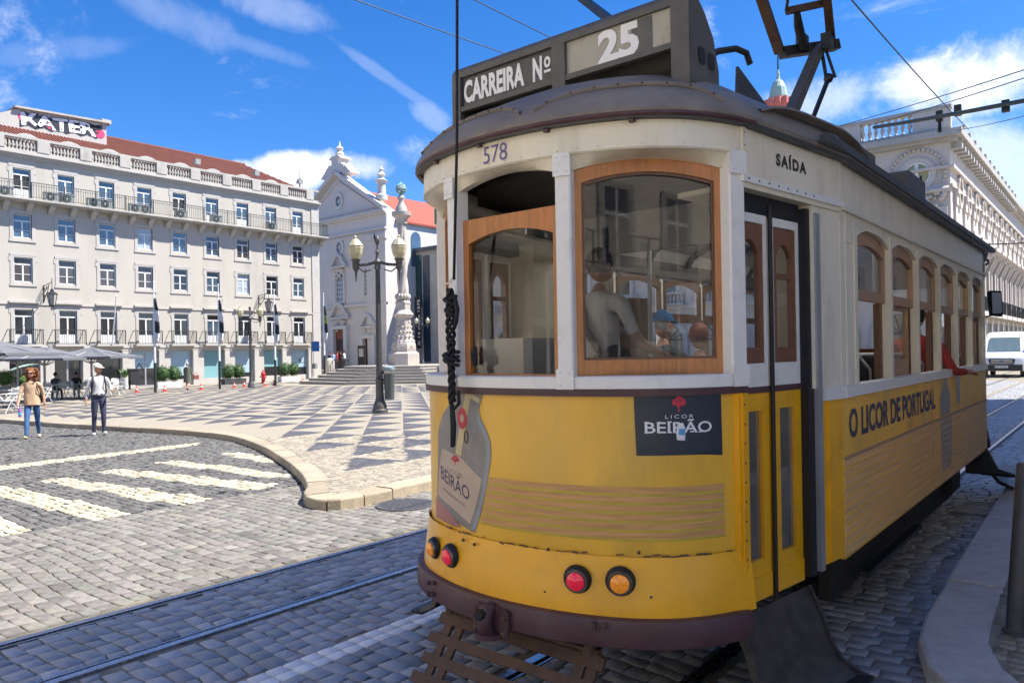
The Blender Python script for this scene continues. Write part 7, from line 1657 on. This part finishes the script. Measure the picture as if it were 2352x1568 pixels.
# bollard on the right-hand pavement, leaning a little
b = at_g(2332, 1452, KH); t = thing('bollard', 'dark grey steel bollard leaning on the granite edged pavement', 'bollard', tuple(b)); ax = Vector((CT, ST, 0))*.085
top = b+Vector((0, 0, 1.0))+ax; MB().tube([b, top, top+Vector((.002, 0, .02))], [.052, .052, .04], 20).build('post', 'lamp_paint', t, True); MB().lathe([(.07, -.002), (.07, .015), (.053, .02)], 20, b).build('collar', 'lamp_paint', t)
# van coming down the street
vx = at_g(2299, 866); VY = 48.2; VX = vx.x+.08
van = thing('van', 'white delivery van with black grille coming down the street', 'van', (VX, VY, 0))
def vp(x, y, z): return (VX+x, VY+y, z)
prof = [(.02, .35), (.0, .55), (.03, .95), (.10, 1.08), (.85, 1.30), (1.05, 1.38), (1.75, 2.2), (2.1, 2.42), (2.6, 2.52), (5.2, 2.5), (5.3, .4)]
hw_ = lambda z: 1.0 if z < 1.35 else 1.0-.14*(z-1.35)/1.15
mb = MB(); rows = []
for sg, ins in ((-1, 0), (-.8, .0), (0, 0), (.8, 0), (1, 0)):
    rows.append([vp(sg*hw_(z)*(1 if abs(sg) > .9 else 1), y+(.10 if abs(sg) > .9 and y < 1.2 else 0), z+(-.04 if abs(sg) > .9 and z > 2.3 else 0)) for y, z in prof])
mb.grid(rows); mb.poly(rows[0]); mb.poly(rows[-1][::-1]); mb.build('body', 'van_white', van, True)
def vface(name, pts, mt, off=.012): MB().prism([vp(x, y-off, z) for x, y, z in pts], (0, -.012, .004)).build(name, mt, van)
vface('windscreen', [(-.78, 1.10, 1.42), (.78, 1.10, 1.42), (.70, 1.74, 2.19), (-.70, 1.74, 2.19)], 'van_glass', .03)
vface('grille', [(-.55, .03, .72), (.55, .03, .72), (.62, .05, .95), (.55, .07, 1.02), (-.55, .07, 1.02), (-.62, .05, .95)], 'van_black', .02)
for z in (.80, .88, .96): vface('grille_bar', [(-.5, .04, z-.012), (.5, .04, z-.012), (.5, .04, z+.012), (-.5, .04, z+.012)], 'chrome', .035)
MB().sphere(vp(0, .01, .90), .09, 10, 6, sc=(1, .3, .5)).build('badge', 'sign_blue', van)
for sg in (-1, 1):
    vface('headlight', [(sg*.64, .10, .86), (sg*.94, .16, .88), (sg*.97, .25, 1.10), (sg*.70, .14, 1.06)], 'headlight', .03)
    MB().box(*vp(sg*1.0, 1.15, 1.35), *vp(sg*1.22, 1.27, 1.72)).build('wing_mirror', 'van_black', van)
    MB().prism([vp(sg*(hw_(1.5)+.004), 1.5, 1.42), vp(sg*(hw_(1.5)+.004), 2.5, 1.42), vp(sg*(hw_(2.0)+.004), 2.5, 2.05), vp(sg*(hw_(2.0)+.004), 1.95, 2.05)], (sg*.008, 0, 0)).build('side_window', 'van_glass', van)
    for y in (.95, 4.2):
        w = MB().tube([vp(sg*.78, y, .34), vp(sg*1.005, y, .34)], .34, 20).build('wheel', 'tyre', van, True); MB().tube([vp(sg*1.0, y, .34), vp(sg*1.015, y, .34)], .2, 14).build('hub', 'pole_grey', w)
    vface('fog_light', [(sg*.6, .02, .48), (sg*.85, .05, .48), (sg*.85, .05, .62), (sg*.6, .02, .6)], 'van_black', .03)
MB().box(*vp(-.95, -.03, .36), *vp(.95, .1, .70)).build('bumper', 'van_black', van); MB().box(*vp(-.3, -.045, .52), *vp(.3, -.032, .64)).build('number_plate', 'plate', van)
mb = MB(); text_on(mb, '42 FQ 83', lambda a, b: vp(-.25+a, -.047, .545+b), .5, .07, .02); mb.build('plate_lettering', 'print_black', van)
# overhead wires
def wire(p, q, r, label='thin overhead tram wire strung above the street', nm='overhead_wire', mt='iron', group='overhead wires'):
    t = thing(nm, label, 'wire', tuple(p), group); n = 12; pts = [Vector(p).lerp(Vector(q), i/n)+Vector((0, 0, -.004*(Vector(q)-Vector(p)).length*4*(i/n)*(1-i/n))) for i in range(n+1)]; MB().tube(pts, r, 6).build('cable', mt, t, 'all'); return t
def ext(a, b, k0=.5, k1=.5): return a+(a-b)*k0, b+(b-a)*k1
for pa, da, pb, db, r, k0, k1 in (((825, 0), 11, (1165, 122), 13, .008, .6, .8), ((1095, 0), 11.5, (1270, 86), 13, .008, 1., 1.5), ((1962, 0), 12, (2172, 238), 20, .014, .4, .5), ((2030, 258), 34, (2352, 158), 24, .018, .5, .3), ((2080, 262), 33, (2352, 177), 24, .018, .5, .3), ((2240, 290), 40, (2352, 265), 32, .018, .5, .3), ((2255, 561), 30, (2352, 557), 27, .025, .3, .4)):
    a, b = ext(at_d(*pa, da), at_d(*pb, db), k0, k1); wire(a, b, r)
a, b = ext(at_d(2062, 283, 19), at_d(2352, 230, 15), .25, .3); t = wire(a, b, .05, 'thick green span bar with clamps carrying the tram wires', 'span_bar', 'iron_green', None)
for px, py, dd2 in ((2200, 250, 17.0), (2310, 240, 15.6), (2158, 263, 17.6)): c = at_d(px, py+4, dd2); MB().box(c.x-.07, c.y-.07, c.z-.12, c.x+.07, c.y+.07, c.z+.12).build('clamp', 'iron', t)
c = at_d(2158, 270, 17.6); MB().tube([c, c-Vector((0, 0, .35))], [.03, .05], 6).build('hanger', 'iron', t)
# ---------------------------------------------------------------- people
def person(name, label, loc, yaw, H, pose, mt, hair=None, parts=None, seated=False, loose=0., head_turn=0., group=None, bulk=1.):
    """pose: dict of angles (degrees). Local frame: faces -Y, left hand at +X. mt: materials for top, legs, skin, shoe, sleeve."""
    s = H/1.75; J = {}; R = {}; E_ = []; TG = {}
    def add(k, p, r, tg, par=None):
        J[k] = Vector(p); R[k] = r; TG[k] = tg
        if par: E_.append((par, k))
    g = lambda k, d=0: math.radians(pose.get(k, d))
    lean = g('lean'); tor = lambda z, y=0.: Vector((0, y-math.sin(lean)*(z-.95), .95+(z-.95)*math.cos(lean)))
    add('pel', tor(.95), .135*bulk, 'legs' if not loose else 'top'); add('waist', tor(1.1), .125*bulk+loose, 'top', 'pel'); add('chest', tor(1.3), .14*bulk+loose*.5, 'top', 'waist'); add('upch', tor(1.42), .10, 'top', 'chest'); add('neck', tor(1.50), .052, 'skin', 'upch'); add('hd', tor(1.57), .05, 'skin', 'neck')
    for sd, q in (('L', 1), ('R', -1)):
        a = g('thigh'+sd); kb = g('knee'+sd); ab = g('out'+sd, 2)*q
        hip = tor(.92)+Vector((q*.085, 0, 0)); v1 = Vector((math.sin(ab), -math.sin(a)*math.cos(ab), -math.cos(a)*math.cos(ab))); kn = hip+v1*.43; b = a-kb; an = kn+Vector((math.sin(ab)*.5, -math.sin(b), -math.cos(b))).normalized()*.42
        ft = g('foot'+sd); add('hip'+sd, hip, .095*bulk, 'legs', 'pel'); add('mid'+sd, hip.lerp(kn, .45), .086*bulk, 'legs', 'hip'+sd); add('kn'+sd, kn, .064, 'legs', 'mid'+sd); add('cf'+sd, kn.lerp(an, .35), .062, 'legs', 'kn'+sd); add('an'+sd, an, .042, 'legs', 'cf'+sd)
        d = Vector((q*.15, -math.cos(ft), math.sin(ft))).normalized(); add('he'+sd, an+Vector((0, 0, -.05))-d*.03, .04, 'shoe', 'an'+sd); add('ba'+sd, an+Vector((0, 0, -.058))+d*.12, .042, 'shoe', 'he'+sd); add('to'+sd, an+Vector((0, 0, -.062))+d*.19, .03, 'shoe', 'ba'+sd)
        sh = tor(1.40)+Vector((q*.175*bulk, 0, 0)); sw = g('arm'+sd); ao = g('aout'+sd, 10)*q; eb = g('elb'+sd, 15)
        u1 = Vector((math.sin(ao), -math.sin(sw)*math.cos(ao), -math.cos(sw)*math.cos(ao))); el = sh+u1*.29; ai = g('ain'+sd, 0)*q
        u2 = Vector((math.sin(ao)*.5-math.sin(ai), -math.sin(sw+eb), -math.cos(sw+eb))).normalized(); wr = el+u2*.25
        add('sh'+sd, sh, .07, 'top', 'upch'); add('ua'+sd, sh.lerp(el, .5), .052+loose*.25, 'top', 'sh'+sd); add('el'+sd, el, .043+loose*.2, 'sleeve', 'ua'+sd); add('fa'+sd, el.lerp(wr, .5), .038, 'sleeve2', 'el'+sd); add('wr'+sd, wr, .027, 'skin', 'fa'+sd)
        J['u2'+sd] = u2
        add('pa'+sd, wr+u2*.06, .032, 'skin', 'wr'+sd)
    ks = [k for k in R]; idx = {k: i for i, k in enumerate(ks)}
    me = D.meshes.new('sk'); me.from_pydata([tuple(J[k]*s) for k in ks], [(idx[a], idx[b]) for a, b in E_], []); o = D.objects.new('sk', me); COL.objects.link(o)
    sk = o.modifiers.new('skin', 'SKIN'); sk.use_smooth_shade = True
    for i, k in enumerate(ks):
        sv = me.skin_vertices[0].data[i]; sv.radius = (R[k]*s, R[k]*s); sv.use_root = (i == 0)
    o.modifiers.new('sub', 'SUBSURF').levels = 2
    dg = bpy.context.evaluated_depsgraph_get(); dg.update(); body = D.meshes.new_from_object(o.evaluated_get(dg)); D.objects.remove(o)
    V = [v.co.copy() for v in body.vertices]; F_ = [tuple(p.vertices) for p in body.polygons]; D.meshes.remove(body); D.meshes.remove(me)
    order = ['top', 'legs', 'skin', 'shoe', 'sleeve', 'sleeve2', 'dark', 'lips']; mats = [mt['top'], mt['legs'], mt['skin'], mt['shoe'], mt.get('sleeve', mt['top']), mt.get('sleeve2', mt.get('sleeve', mt['top'])), 'lens_dark', 'lips']
    segs = [(J[a]*s, J[b]*s, R[a]*s, R[b]*s, TG[a], TG[b]) for a, b in E_]
    mb = MB(); mb.v = [tuple(v) for v in V]; mb.f = F_
    for f in F_:
        c = sum((V[i] for i in f), Vector())/len(f); best = None
        for a, b, ra, rb, ta, tb2 in segs:
            ab = b-a; t = max(0, min(1, (c-a).dot(ab)/max(1e-9, ab.length_squared))); d = (c-a.lerp(b, t)).length-(ra+(rb-ra)*t)*.8
            if best is None or d < best[0]: best = (d, ta if t < .5 else tb2)
        mb.m.append(order.index(best[1]))
    # flatten the trunk front to back
    tors = tor
    for i, v in enumerate(mb.v):
        z = v[2]/s
        if .9 < z < 1.45 and abs(v[0]/s) < .23 and not seated: mb.v[i] = (v[0]*1.04, v[1]*.82, v[2])
    # head
    hc = (J['hd']*s)+Vector((0, -.015, .115))*s; Rt = Matrix.Rotation(math.radians(head_turn), 3, 'Z'); hb = MB(); n, m = 20, 16
    for i in range(m+1):
        for k in range(n):
            u = PI*i/m; a = 2*PI*k/n; x = math.sin(u)*math.cos(a)*.076; y = math.sin(u)*math.sin(a)*.096; z = -math.cos(u)*.118
            if z < -.03: x *= 1-.9*(-.03-z)*2.2; y = y*(1-.6*(-.03-z)) - (.012 if y < 0 else -.02)*(1 if z < -.05 else .4)
            fr = max(0, -math.sin(a))*math.sin(u)
            if abs(math.cos(a)) < .33 and fr > .9 and -.045 < z < .02: y -= .026*(1-abs(math.cos(a))/.4)*(1 if z < -.01 else .5)      # nose
            if -.005 < z < .03 and .2 < abs(math.cos(a)) < .6 and math.sin(a) < 0: y += .008       # eye sockets
            hb.v.append((x, y, z))
    hf = [(i*n+k, i*n+(k+1) % n, (i+1)*n+(k+1) % n, (i+1)*n+k) for i in range(m) for k in range(n)]; hb.f = hf; hb.m = [2]*len(hf)
    for q in (-1, 1):
        hb.sphere((q*.078, .012, -.005), .03, 8, 6, 2, sc=(.4, .7, 1.1)); hb.sphere((q*.03, -.082, .012), .011, 8, 5, 6, sc=(1.2, .5, .7))
    hb.sphere((0, -.094, -.058), .02, 8, 4, 7, sc=(1.2, .35, .35))
    o0 = len(mb.v); mb.v += [tuple(hc+Rt @ Vector(v)*s) for v in hb.v]; mb.f += [tuple(i+o0 for i in f) for f in hb.f]; mb.m += hb.m
    # fingers
    for sd, q in (('L', 1), ('R', -1)):
        p = J['pa'+sd]; u = J['u2'+sd]; side = Vector((0, -1, 0)); side = (side-u*side.dot(u)).normalized(); nrm = u.cross(side); curl = pose.get('grip'+sd, .35)
        for k, (off, ln) in enumerate(((.026, .068), (.009, .078), (-.009, .074), (-.025, .058))):
            b0 = p+side*off*.9+u*.018; d1 = (u+nrm*(q*curl*.6)).normalized(); d2 = (u+nrm*(q*curl*1.7)).normalized(); mb.tube([b0*s, (b0+d1*ln*.45)*s, (b0+d1*ln*.45+d2*ln*.55)*s], [.0105*s, .0095*s, .007*s], 6, 2)
        b0 = p+side*.02-u*.03; mb.tube([b0*s, (b0+side*.03+u*.022)*s, (b0+side*.038+u*.055)*s], [.012*s, .0105*s, .008*s], 6, 2)
    zmin = min(v[2] for v in mb.v) if not seated else pose.get('base', 0)
    t = thing(name, label, 'person', (0, 0, 0), group); off = Vector((0, 0, -zmin))
    mb.v = [tuple(Vector(v)+off) for v in mb.v]
    mb.build('body', mats, t, 'all')
    J2 = {k: J[k]*s+off for k in R}; hc = hc+off
    if hair: hair(t, hc, s, Rt, J2)
    if parts: parts(t, J2, s, hc, Rt)
    t.location = loc; t.rotation_euler[2] = yaw
    return t
def cap_fn(col, brim=True):
    def f(t, hc, s, Rt, J):
        mb = MB(); n = 18; rows = []
        for i in range(7):
            u = i/6*PI/2; rows.append([tuple(hc+Rt @ Vector((math.cos(u)*.09*math.cos(a), math.cos(u)*.112*math.sin(a)+.006, .028+math.sin(u)*.105+(.012*math.sin(a)))) * s) for a in np.linspace(0, 2*PI, n+1)[:-1]])
        mb.grid(rows, closed=True); c = mb.build('cap', col, t, 'all')
        if brim:
            mb = MB(); rows = [[tuple(hc+Rt @ Vector((.085*math.sin(a)*(1 if k == 0 else .95), -.085*math.cos(a)-(.0 if k == 0 else .09*math.cos(a*.8)), .032-(.0 if k == 0 else .02)))*s) for a in np.linspace(-1.2, 1.2, 12)] for k in (0, 1)]
            mb.grid(rows); b = mb.build('brim', col, c, 'all'); b.modifiers.new('s', 'SOLIDIFY').thickness = .006
        mb = MB(); mb.add(*shell(hc, s, Rt, .082, .102, -.06, .04, back=True)); mb.build('hair', 'hair_grey', t, 'all')
    return f
def shell(hc, s, Rt, rx, ry, z0, z1, back=False):
    vs = []; fs = []; an = np.linspace(.05*PI, .95*PI, 14) if back else np.linspace(0, 2*PI, 20); m = 5
    for i in range(m+1):
        z = z0+(z1-z0)*i/m; k = math.sqrt(max(.1, 1-(z/.125)**2))
        for a in an: vs.append(tuple(hc+Rt @ Vector((rx*k*math.cos(a), ry*k*math.sin(a), z))*s))
    n = len(an)
    for i in range(m):
        for j in range(n-1): fs.append((i*n+j, i*n+j+1, (i+1)*n+j+1, (i+1)*n+j))
    return vs, fs
def short_hair(col):
    def f(t, hc, s, Rt, J):
        mb = MB(); mb.sphere(tuple(hc+Rt @ Vector((0, .018, .02))*s), .112*s, 16, 10, sc=(.80, .98, 1.0)); mb.build('hair', col, t, 'all')
    return f
def curly(t, hc, s, Rt, J):
    rg = random.Random(12); mb = MB()
    for i in range(210):
        a = rg.uniform(-.15*PI, 1.15*PI); u = rg.uniform(-1.25, .95); r = rg.uniform(.10, .165); c = hc+Rt @ Vector((math.cos(a)*r*(1 if u > -.4 else .9)*math.cos(u*.9), math.sin(a)*r*.75*math.cos(u*.8)+.025, u*.155+.01))*s
        rr_ = rg.uniform(.02, .034)*s; ph = rg.random()*6; ax = Vector((rg.gauss(0, .4), rg.gauss(0, .4), -1)).normalized(); e1 = ax.cross(Vector((1, .3, 0))).normalized(); e2 = ax.cross(e1)
        mb.tube([c+ax*(k*.012*s)+(e1*math.cos(k*1.1+ph)+e2*math.sin(k*1.1+ph))*rr_*.8 for k in range(8)], [.013*s]*7+[.005*s], 5)
    mb.sphere(tuple(hc+Rt @ Vector((0, .035, .03))*s), .122*s, 14, 10, sc=(.95, .95, 1.0)); mb.build('hair', 'hair_red', t, 'all')
def sunglasses(t, hc, s, Rt):
    mb = MB()
    for q in (-1, 1): mb.sphere(tuple(hc+Rt @ Vector((q*.034, -.094, .014))*s), .03*s, 10, 6, sc=(1, .35, .75)); mb.bar(hc+Rt @ Vector((q*.06, -.08, .018))*s, hc+Rt @ Vector((q*.082, .01, .018))*s, .006)
    mb.bar(hc+Rt @ Vector((-.02, -.1, .02))*s, hc+Rt @ Vector((.02, -.1, .02))*s, .006); mb.build('sunglasses', 'lens_dark', t)
face_cam = lambda p: math.atan2(-p.x, p.y)+0   # yaw so that -Y points to the camera
# woman walking towards us
wp = at_g(75, 1006); 
def w_parts(t, J, s, hc, Rt):
    sunglasses(t, hc, s, Rt)
    # loose blouse hem and collar
    c = J['pel']; mb = MB(); rows = []
    for z, rx, ry in ((.34, .165, .115), (.2, .17, .125), (.05, .175, .14), (-.03, .18, .145), (-.09, .185, .15)):
        rows.append([tuple(c+Vector((rx*math.cos(a)*(1+.04*math.sin(a*6+z*9)), ry*math.sin(a)*(1+.05*math.sin(a*5+z*7)), z-.03*math.sin(a)))*1.0) for a in np.linspace(0, 2*PI, 29)[:-1]])
    mb.grid(rows, closed=True); mb.build('blouse_hem', 'blouse', t, 'all')
    mb = MB(); mb.tube([J['shL']+Vector((-.05, -.06, .05)), J['chest']+Vector((.14, -.11, -.05)), J['waist']+Vector((.2, .02, -.08))], .012, 6); mb.build('bag_strap', 'strap', t, 'all')
    mb = MB(); mb.sphere(tuple(J['waist']+Vector((.2, .12, 0))), .1, 10, 8, sc=(.7, .9, 1.3)); mb.build('shoulder_bag', 'strap', t, 'all')
    mb = MB(); mb.tube([J['wrL']+Vector((0, 0, .01)), J['wrL']-Vector((0, 0, .012))], .034, 10); mb.build('watch', 'lens_dark', t)
woman = person('person', 'woman with curly auburn hair, beige blouse and jeans walking past the kerb', wp, face_cam(wp)-.12, 1.70, dict(thighL=-16, kneeL=8, thighR=20, kneeR=8, footR=14, footL=-6, armL=-14, elbL=22, aoutL=14, armR=10, elbR=22, aoutR=15, gripR=.9, lean=3), dict(top='blouse', legs='jeans', skin='skin', shoe='shoe_tan', sleeve='blouse', sleeve2='skin'), curly, w_parts, loose=.03, head_turn=-18)
# her bottle
hr_ = woman.location; Rz = Matrix.Rotation(woman.rotation_euler[2], 3, 'Z')
bv = woman.children[0].data; 
def hand_world(p, xs):      # lowest skin vertices on one side
    vs = [v.co for v in [c for c in p.children if c.name.startswith('body')][0].data.vertices if v.co.x*xs > .12 and .55 < v.co.z < .85]
    c = sum((v for v in vs), Vector())/max(1, len(vs)); return p.location+Matrix.Rotation(p.rotation_euler[2], 3, 'Z') @ c
hw2 = hand_world(woman, -1); t = thing('drink_bottle', 'violet and blue drink bottle held by the woman in beige', 'bottle', (hw2.x, hw2.y, hw2.z-.2)); MB().lathe([(.03, -.22), (.036, -.21), (.036, -.06), (.03, -.03), (.016, .0), (.016, .04)], 12, hw2).build('body', 'bottle_violet', t, True); MB().lathe([(.018, .04), (.018, .065)], 10, hw2).build('cap', 'print_blue', t); MB().lathe([(.0365, -.18), (.0365, -.10)], 12, hw2).build('label_band', 'print_blue', t)
# man with cap walking towards us
mp = at_g(228, 999)
def m_parts(t, J, s, hc, Rt):
    mb = MB()
    for q in (-1, 1): mb.tube([J['upch']+Vector((q*.12, .06, .07)), J['upch']+Vector((q*.13, -.07, .06)), J['chest']+Vector((q*.14, -.125, 0)), J['waist']+Vector((q*.17, -.06, -.02)), J['waist']+Vector((q*.17, .08, -.06))], .018, 6)
    mb.build('backpack_straps', 'strap', t, 'all')
    mb = MB(); c = J['chest']+Vector((0, .2, -.06)); mb.sphere(tuple(c), .2, 14, 10, sc=(.8, .5, 1.2)); mb.build('backpack', 'strap', t, 'all')
    mb = MB(); c = J['pel']; mb.lathe([(.155, .02), (.16, .045), (.155, .06)], 20, c); mb.v = [(a, c.y+(b-c.y)*.82, z) for a, b, z in mb.v]; mb.build('belt', 'strap', t)
    c = J['upch']+Vector((0, -.015, .045)); mb = MB()
    for q in (-1, 1): mb.prism([tuple(c+Vector((q*u, -v, w))) for u, v, w in ((.0, .075, -.02), (.065, .07, -.045), (.075, .02, .03), (.055, .03, .045))], (0, .008, .004))
    mb.build('collar', 'shirt_white', t)
    mb = MB()
    for k in range(6): mb.disc(J['upch'].lerp(J['pel'], k/6)+Vector((0, -.122+.01*abs(k-2), 0)), (0, -1, 0), .007, 6, .004)
    mb.build('buttons', 'pole_white', t)
man = person('person', 'man in white cap, white shirt and dark blue trousers with backpack straps', mp, face_cam(mp)+.15, 1.76, dict(thighL=6, kneeL=14, thighR=-3, kneeR=4, footL=10, armR=-4, elbR=8, aoutR=13, armL=8, elbL=78, aoutL=18, ainL=10, gripL=.8), dict(top='shirt_white', legs='navy_cloth', skin='skin', shoe='shoe_white', sleeve='shirt_white', sleeve2='shirt_white'), cap_fn('cap_cream'), m_parts, head_turn=42, bulk=1.08)
# lady walking away along the shops
lp = plz(431, 896)
def l_parts(t, J, s, hc, Rt):
    mb = MB(); c = J['pel']; rows = [[tuple(c+Vector((r*math.cos(a), r*.8*math.sin(a), z))) for a in np.linspace(0, 2*PI, 21)[:-1]] for z, r in ((.42, .19), (.2, .2), (0, .21), (-.25, .22), (-.42, .24))]; mb.grid(rows, closed=True); mb.build('coat_skirt', 'green_coat', t, 'all')
lady = person('person', 'grey haired lady in olive coat walking past the shop windows', lp, face_cam(lp)+PI-.5, 1.62, dict(thighL=12, kneeL=6, thighR=-10, kneeR=22, armR=10, elbR=60, armL=6, elbL=20), dict(top='green_coat', legs='skin', skin='skin', shoe='dark_cloth', sleeve='green_coat', sleeve2='skin'), short_hair('hair_grey'), l_parts, bulk=1.12)
hv = hand_world(lady, -1); t = thing('handbag', 'brown handbag carried by the lady in the olive coat', 'bag', tuple(lp+Vector((.2, .3, .75)))); c = lp+Vector((.15, .45, .78)); MB().box(c.x-.06, c.y-.16, c.z-.14, c.x+.06, c.y+.16, c.z+.1).build('body', 'bag_brown', t); MB().tube([c+Vector((0, -.12, .1)), c+Vector((0, 0, .28)), c+Vector((0, .12, .1))], .012, 6).build('handle', 'bag_brown', t)
# cafe guests and people gathered by the church
sit = dict(thighL=86, kneeL=84, thighR=84, kneeR=80, armL=30, elbL=60, armR=30, elbR=60, base=.42)
for i, (px, py, top, lb) in enumerate(((176, 913, 'dark_cloth', 'person in dark jacket sitting on the cafe terrace, seen from behind'), (128, 916, 'grey_shirt', 'person in grey sitting low at a cafe terrace table'))):
    b = plz(px, py); person('person', lb, b, face_cam(b)+PI-.4*i, 1.7, sit, dict(top=top, legs='dark_cloth', skin='skin', shoe='dark_cloth'), short_hair('hair_dark'), seated=True)
steps_z = CZ-.2
grp = ['dark_cloth', 'sky_cloth', 'print_red', 'dark_cloth', 'shirt_white']; LBL = ['person in black standing at the church door', 'person in pale blue standing at the church door', 'person in red standing at the church door', 'person in black sitting on the church railing', 'person in white standing near the church railing']
for i, (px, top) in enumerate(zip((757, 766, 775, 783, 791), grp)):
    b = at_Y(px, 838, CY-6+i*.4); b.z = at_Y(px, 848, CY-6).z; person('person', LBL[i], b, i*1.3, 1.62+.03*i, dict(thighL=4, thighR=-4, armL=10, armR=-5), dict(top=top, legs='dark_cloth', skin='skin', shoe='dark_cloth'), short_hair('hair_dark'))
# railing, round stone post and noticeboard before the church
b = at_Y(745, 862, CY-6.5); rz_ = at_Y(757, 820, CY-6.5).z; t = thing('church_terrace', 'raised stone terrace in front of the church doors', 'terrace', (ccx, CY-4, gz(ccx))); MB().box(ccx-12, CY-7, gz(ccx)-.2, ccx+hwc+2, CY, CZ-.35).build('floor', 'step_stone', t)
e0, e1 = at_Y(752, 838, CY-6.9), at_Y(800, 838, CY-6.9); t = thing('terrace_railing', 'iron railing with round stone post before the church', 'railing', (e0.x, CY-6.9, CZ-.35)); zr = CZ-.35
MB().lathe([(.42, zr-.4), (.42, zr+.9), (.3, zr+1.1), (.05, zr+1.2)], 14, (at_Y(758, 838, CY-6.9).x, CY-6.9, 0)).build('stone_post', 'limestone', t, True)
rl = MB(); rl.box(e0.x-3, CY-6.93, zr+.95, e1.x, CY-6.87, zr+1.0); rl.box(e0.x-3, CY-6.92, zr+.08, e1.x, CY-6.88, zr+.12)
for x in np.arange(e0.x-3, e1.x, .16): rl.box(x-.012, CY-6.912, zr, x+.012, CY-6.888, zr+.95)
rl.build('bars', 'iron', t)
p0 = at_Y(831, 832, CY-3); t = thing('notice_board', 'dark notice board standing at the church side door', 'sign', (p0.x, CY-3, CZ-.35)); MB().box(p0.x-.55, CY-3.05, CZ+.1, p0.x+.55, CY-2.95, CZ+2.0).build('panel', 'banner_black', t); MB().box(p0.x-.35, CY-3.07, CZ+.9, p0.x+.35, CY-3.055, CZ+1.7).build('poster', 'museum_wall', t)
for q in (-.45, .45): MB().box(p0.x+q-.05, CY-3.05, CZ-.4, p0.x+q+.05, CY-2.95, CZ+.1).build('leg', 'iron', t)
# passengers
FL = .85
def strap_parts(t, J, s, hc, Rt):
    mb = MB(); mb.tube([J['upch']+Vector((.12, .07, .06)), J['chest']+Vector((-.02, .16, -.05)), J['waist']+Vector((-.18, .12, -.12))], .026, 6); mb.build('bag_strap', 'strap', t, 'all'); mb = MB(); mb.sphere(tuple(J['pel']+Vector((-.24, .1, 0))), .13, 10, 8, sc=(.8, .9, 1.2)); mb.build('shoulder_bag', 'strap', t, 'all')
pz = at_d(1385, 700, 4.9); person('person', 'passenger in white shirt with dark shoulder strap standing inside the tram', (pz.x-.02, pz.y, FL), -.25+PI, 1.62, dict(thighL=2, thighR=-2, armL=6, elbL=20, armR=16, elbR=50, aoutR=16, aoutL=14), dict(top='shirt_grey', legs='dark_cloth', skin='skin_dark', shoe='dark_cloth', sleeve='skin_dark', sleeve2='skin_dark'), short_hair('hair_dark'), strap_parts, bulk=1.2)
pz = at_d(1523, 780, 6.6); sit2 = dict(sit)
person('person', 'seated tram passenger in grey shirt and blue cap, seen from behind', (pz.x, pz.y, FL), PI-.2, 1.72, sit2, dict(top='grey_shirt', legs='dark_cloth', skin='skin', shoe='dark_cloth', sleeve='skin', sleeve2='skin'), cap_fn('cap_blue'), seated=True, bulk=1.12)
pz = at_d(1606, 800, 6.2); person('person', 'seated tram passenger with long hair in pale top beside the blue cap', (pz.x, pz.y, FL), PI, 1.6, sit2, dict(top='shirt_white', legs='dark_cloth', skin='skin', shoe='dark_cloth'), short_hair('bag_brown'), seated=True)
pz = at_X(2112, 800, TX+HW-.34); person('person', 'tram passenger in red knit sleeve leaning an arm out of the open window', (pz.x+.06, pz.y-.52, FL), PI-.1, 1.7, dict(thighL=86, kneeL=84, thighR=84, kneeR=80, armL=10, elbL=40, armR=14, elbR=74, aoutR=26, lean=2, base=.35), dict(top='red_knit', legs='dark_cloth', skin='skin', shoe='dark_cloth'), short_hair('hair_dark'), seated=True, bulk=1.1)
pz = at_d(1722, 790, 5.4); person('person', 'seated tram passenger in light blue behind the door glass', (TX+.62, TY+YD+.75, FL), PI, 1.66, sit2, dict(top='sky_cloth', legs='dark_cloth', skin='skin', shoe='dark_cloth'), short_hair('hair_dark'), seated=True)
import OpenImageIO as oiio, numpy as np, sys
a=oiio.ImageBuf('/workdir/render_main.png').get_pixels(oiio.UINT8)
for n,(x,y) in dict(sky_mid=(330,130),sky_top=(390,15),sky_low=(300,150),sky_r=(870,30),wall=(85,300),wall2=(190,300),church=(350,220),mosaic=(350,470),dusty=(120,560),sett=(200,650),letter=(650,140),letter_side=(900,230),dash=(580,440),apron=(520,590),roof=(640,95),bumper=(650,640),white_post=(563,300),kerbR=(980,560),sideplank=(900,490),stripe=(80,500)).items():
    b=a[y-3:y+4,x-3:x+4,:3].reshape(-1,3).mean(0); print(n,b.astype(int))
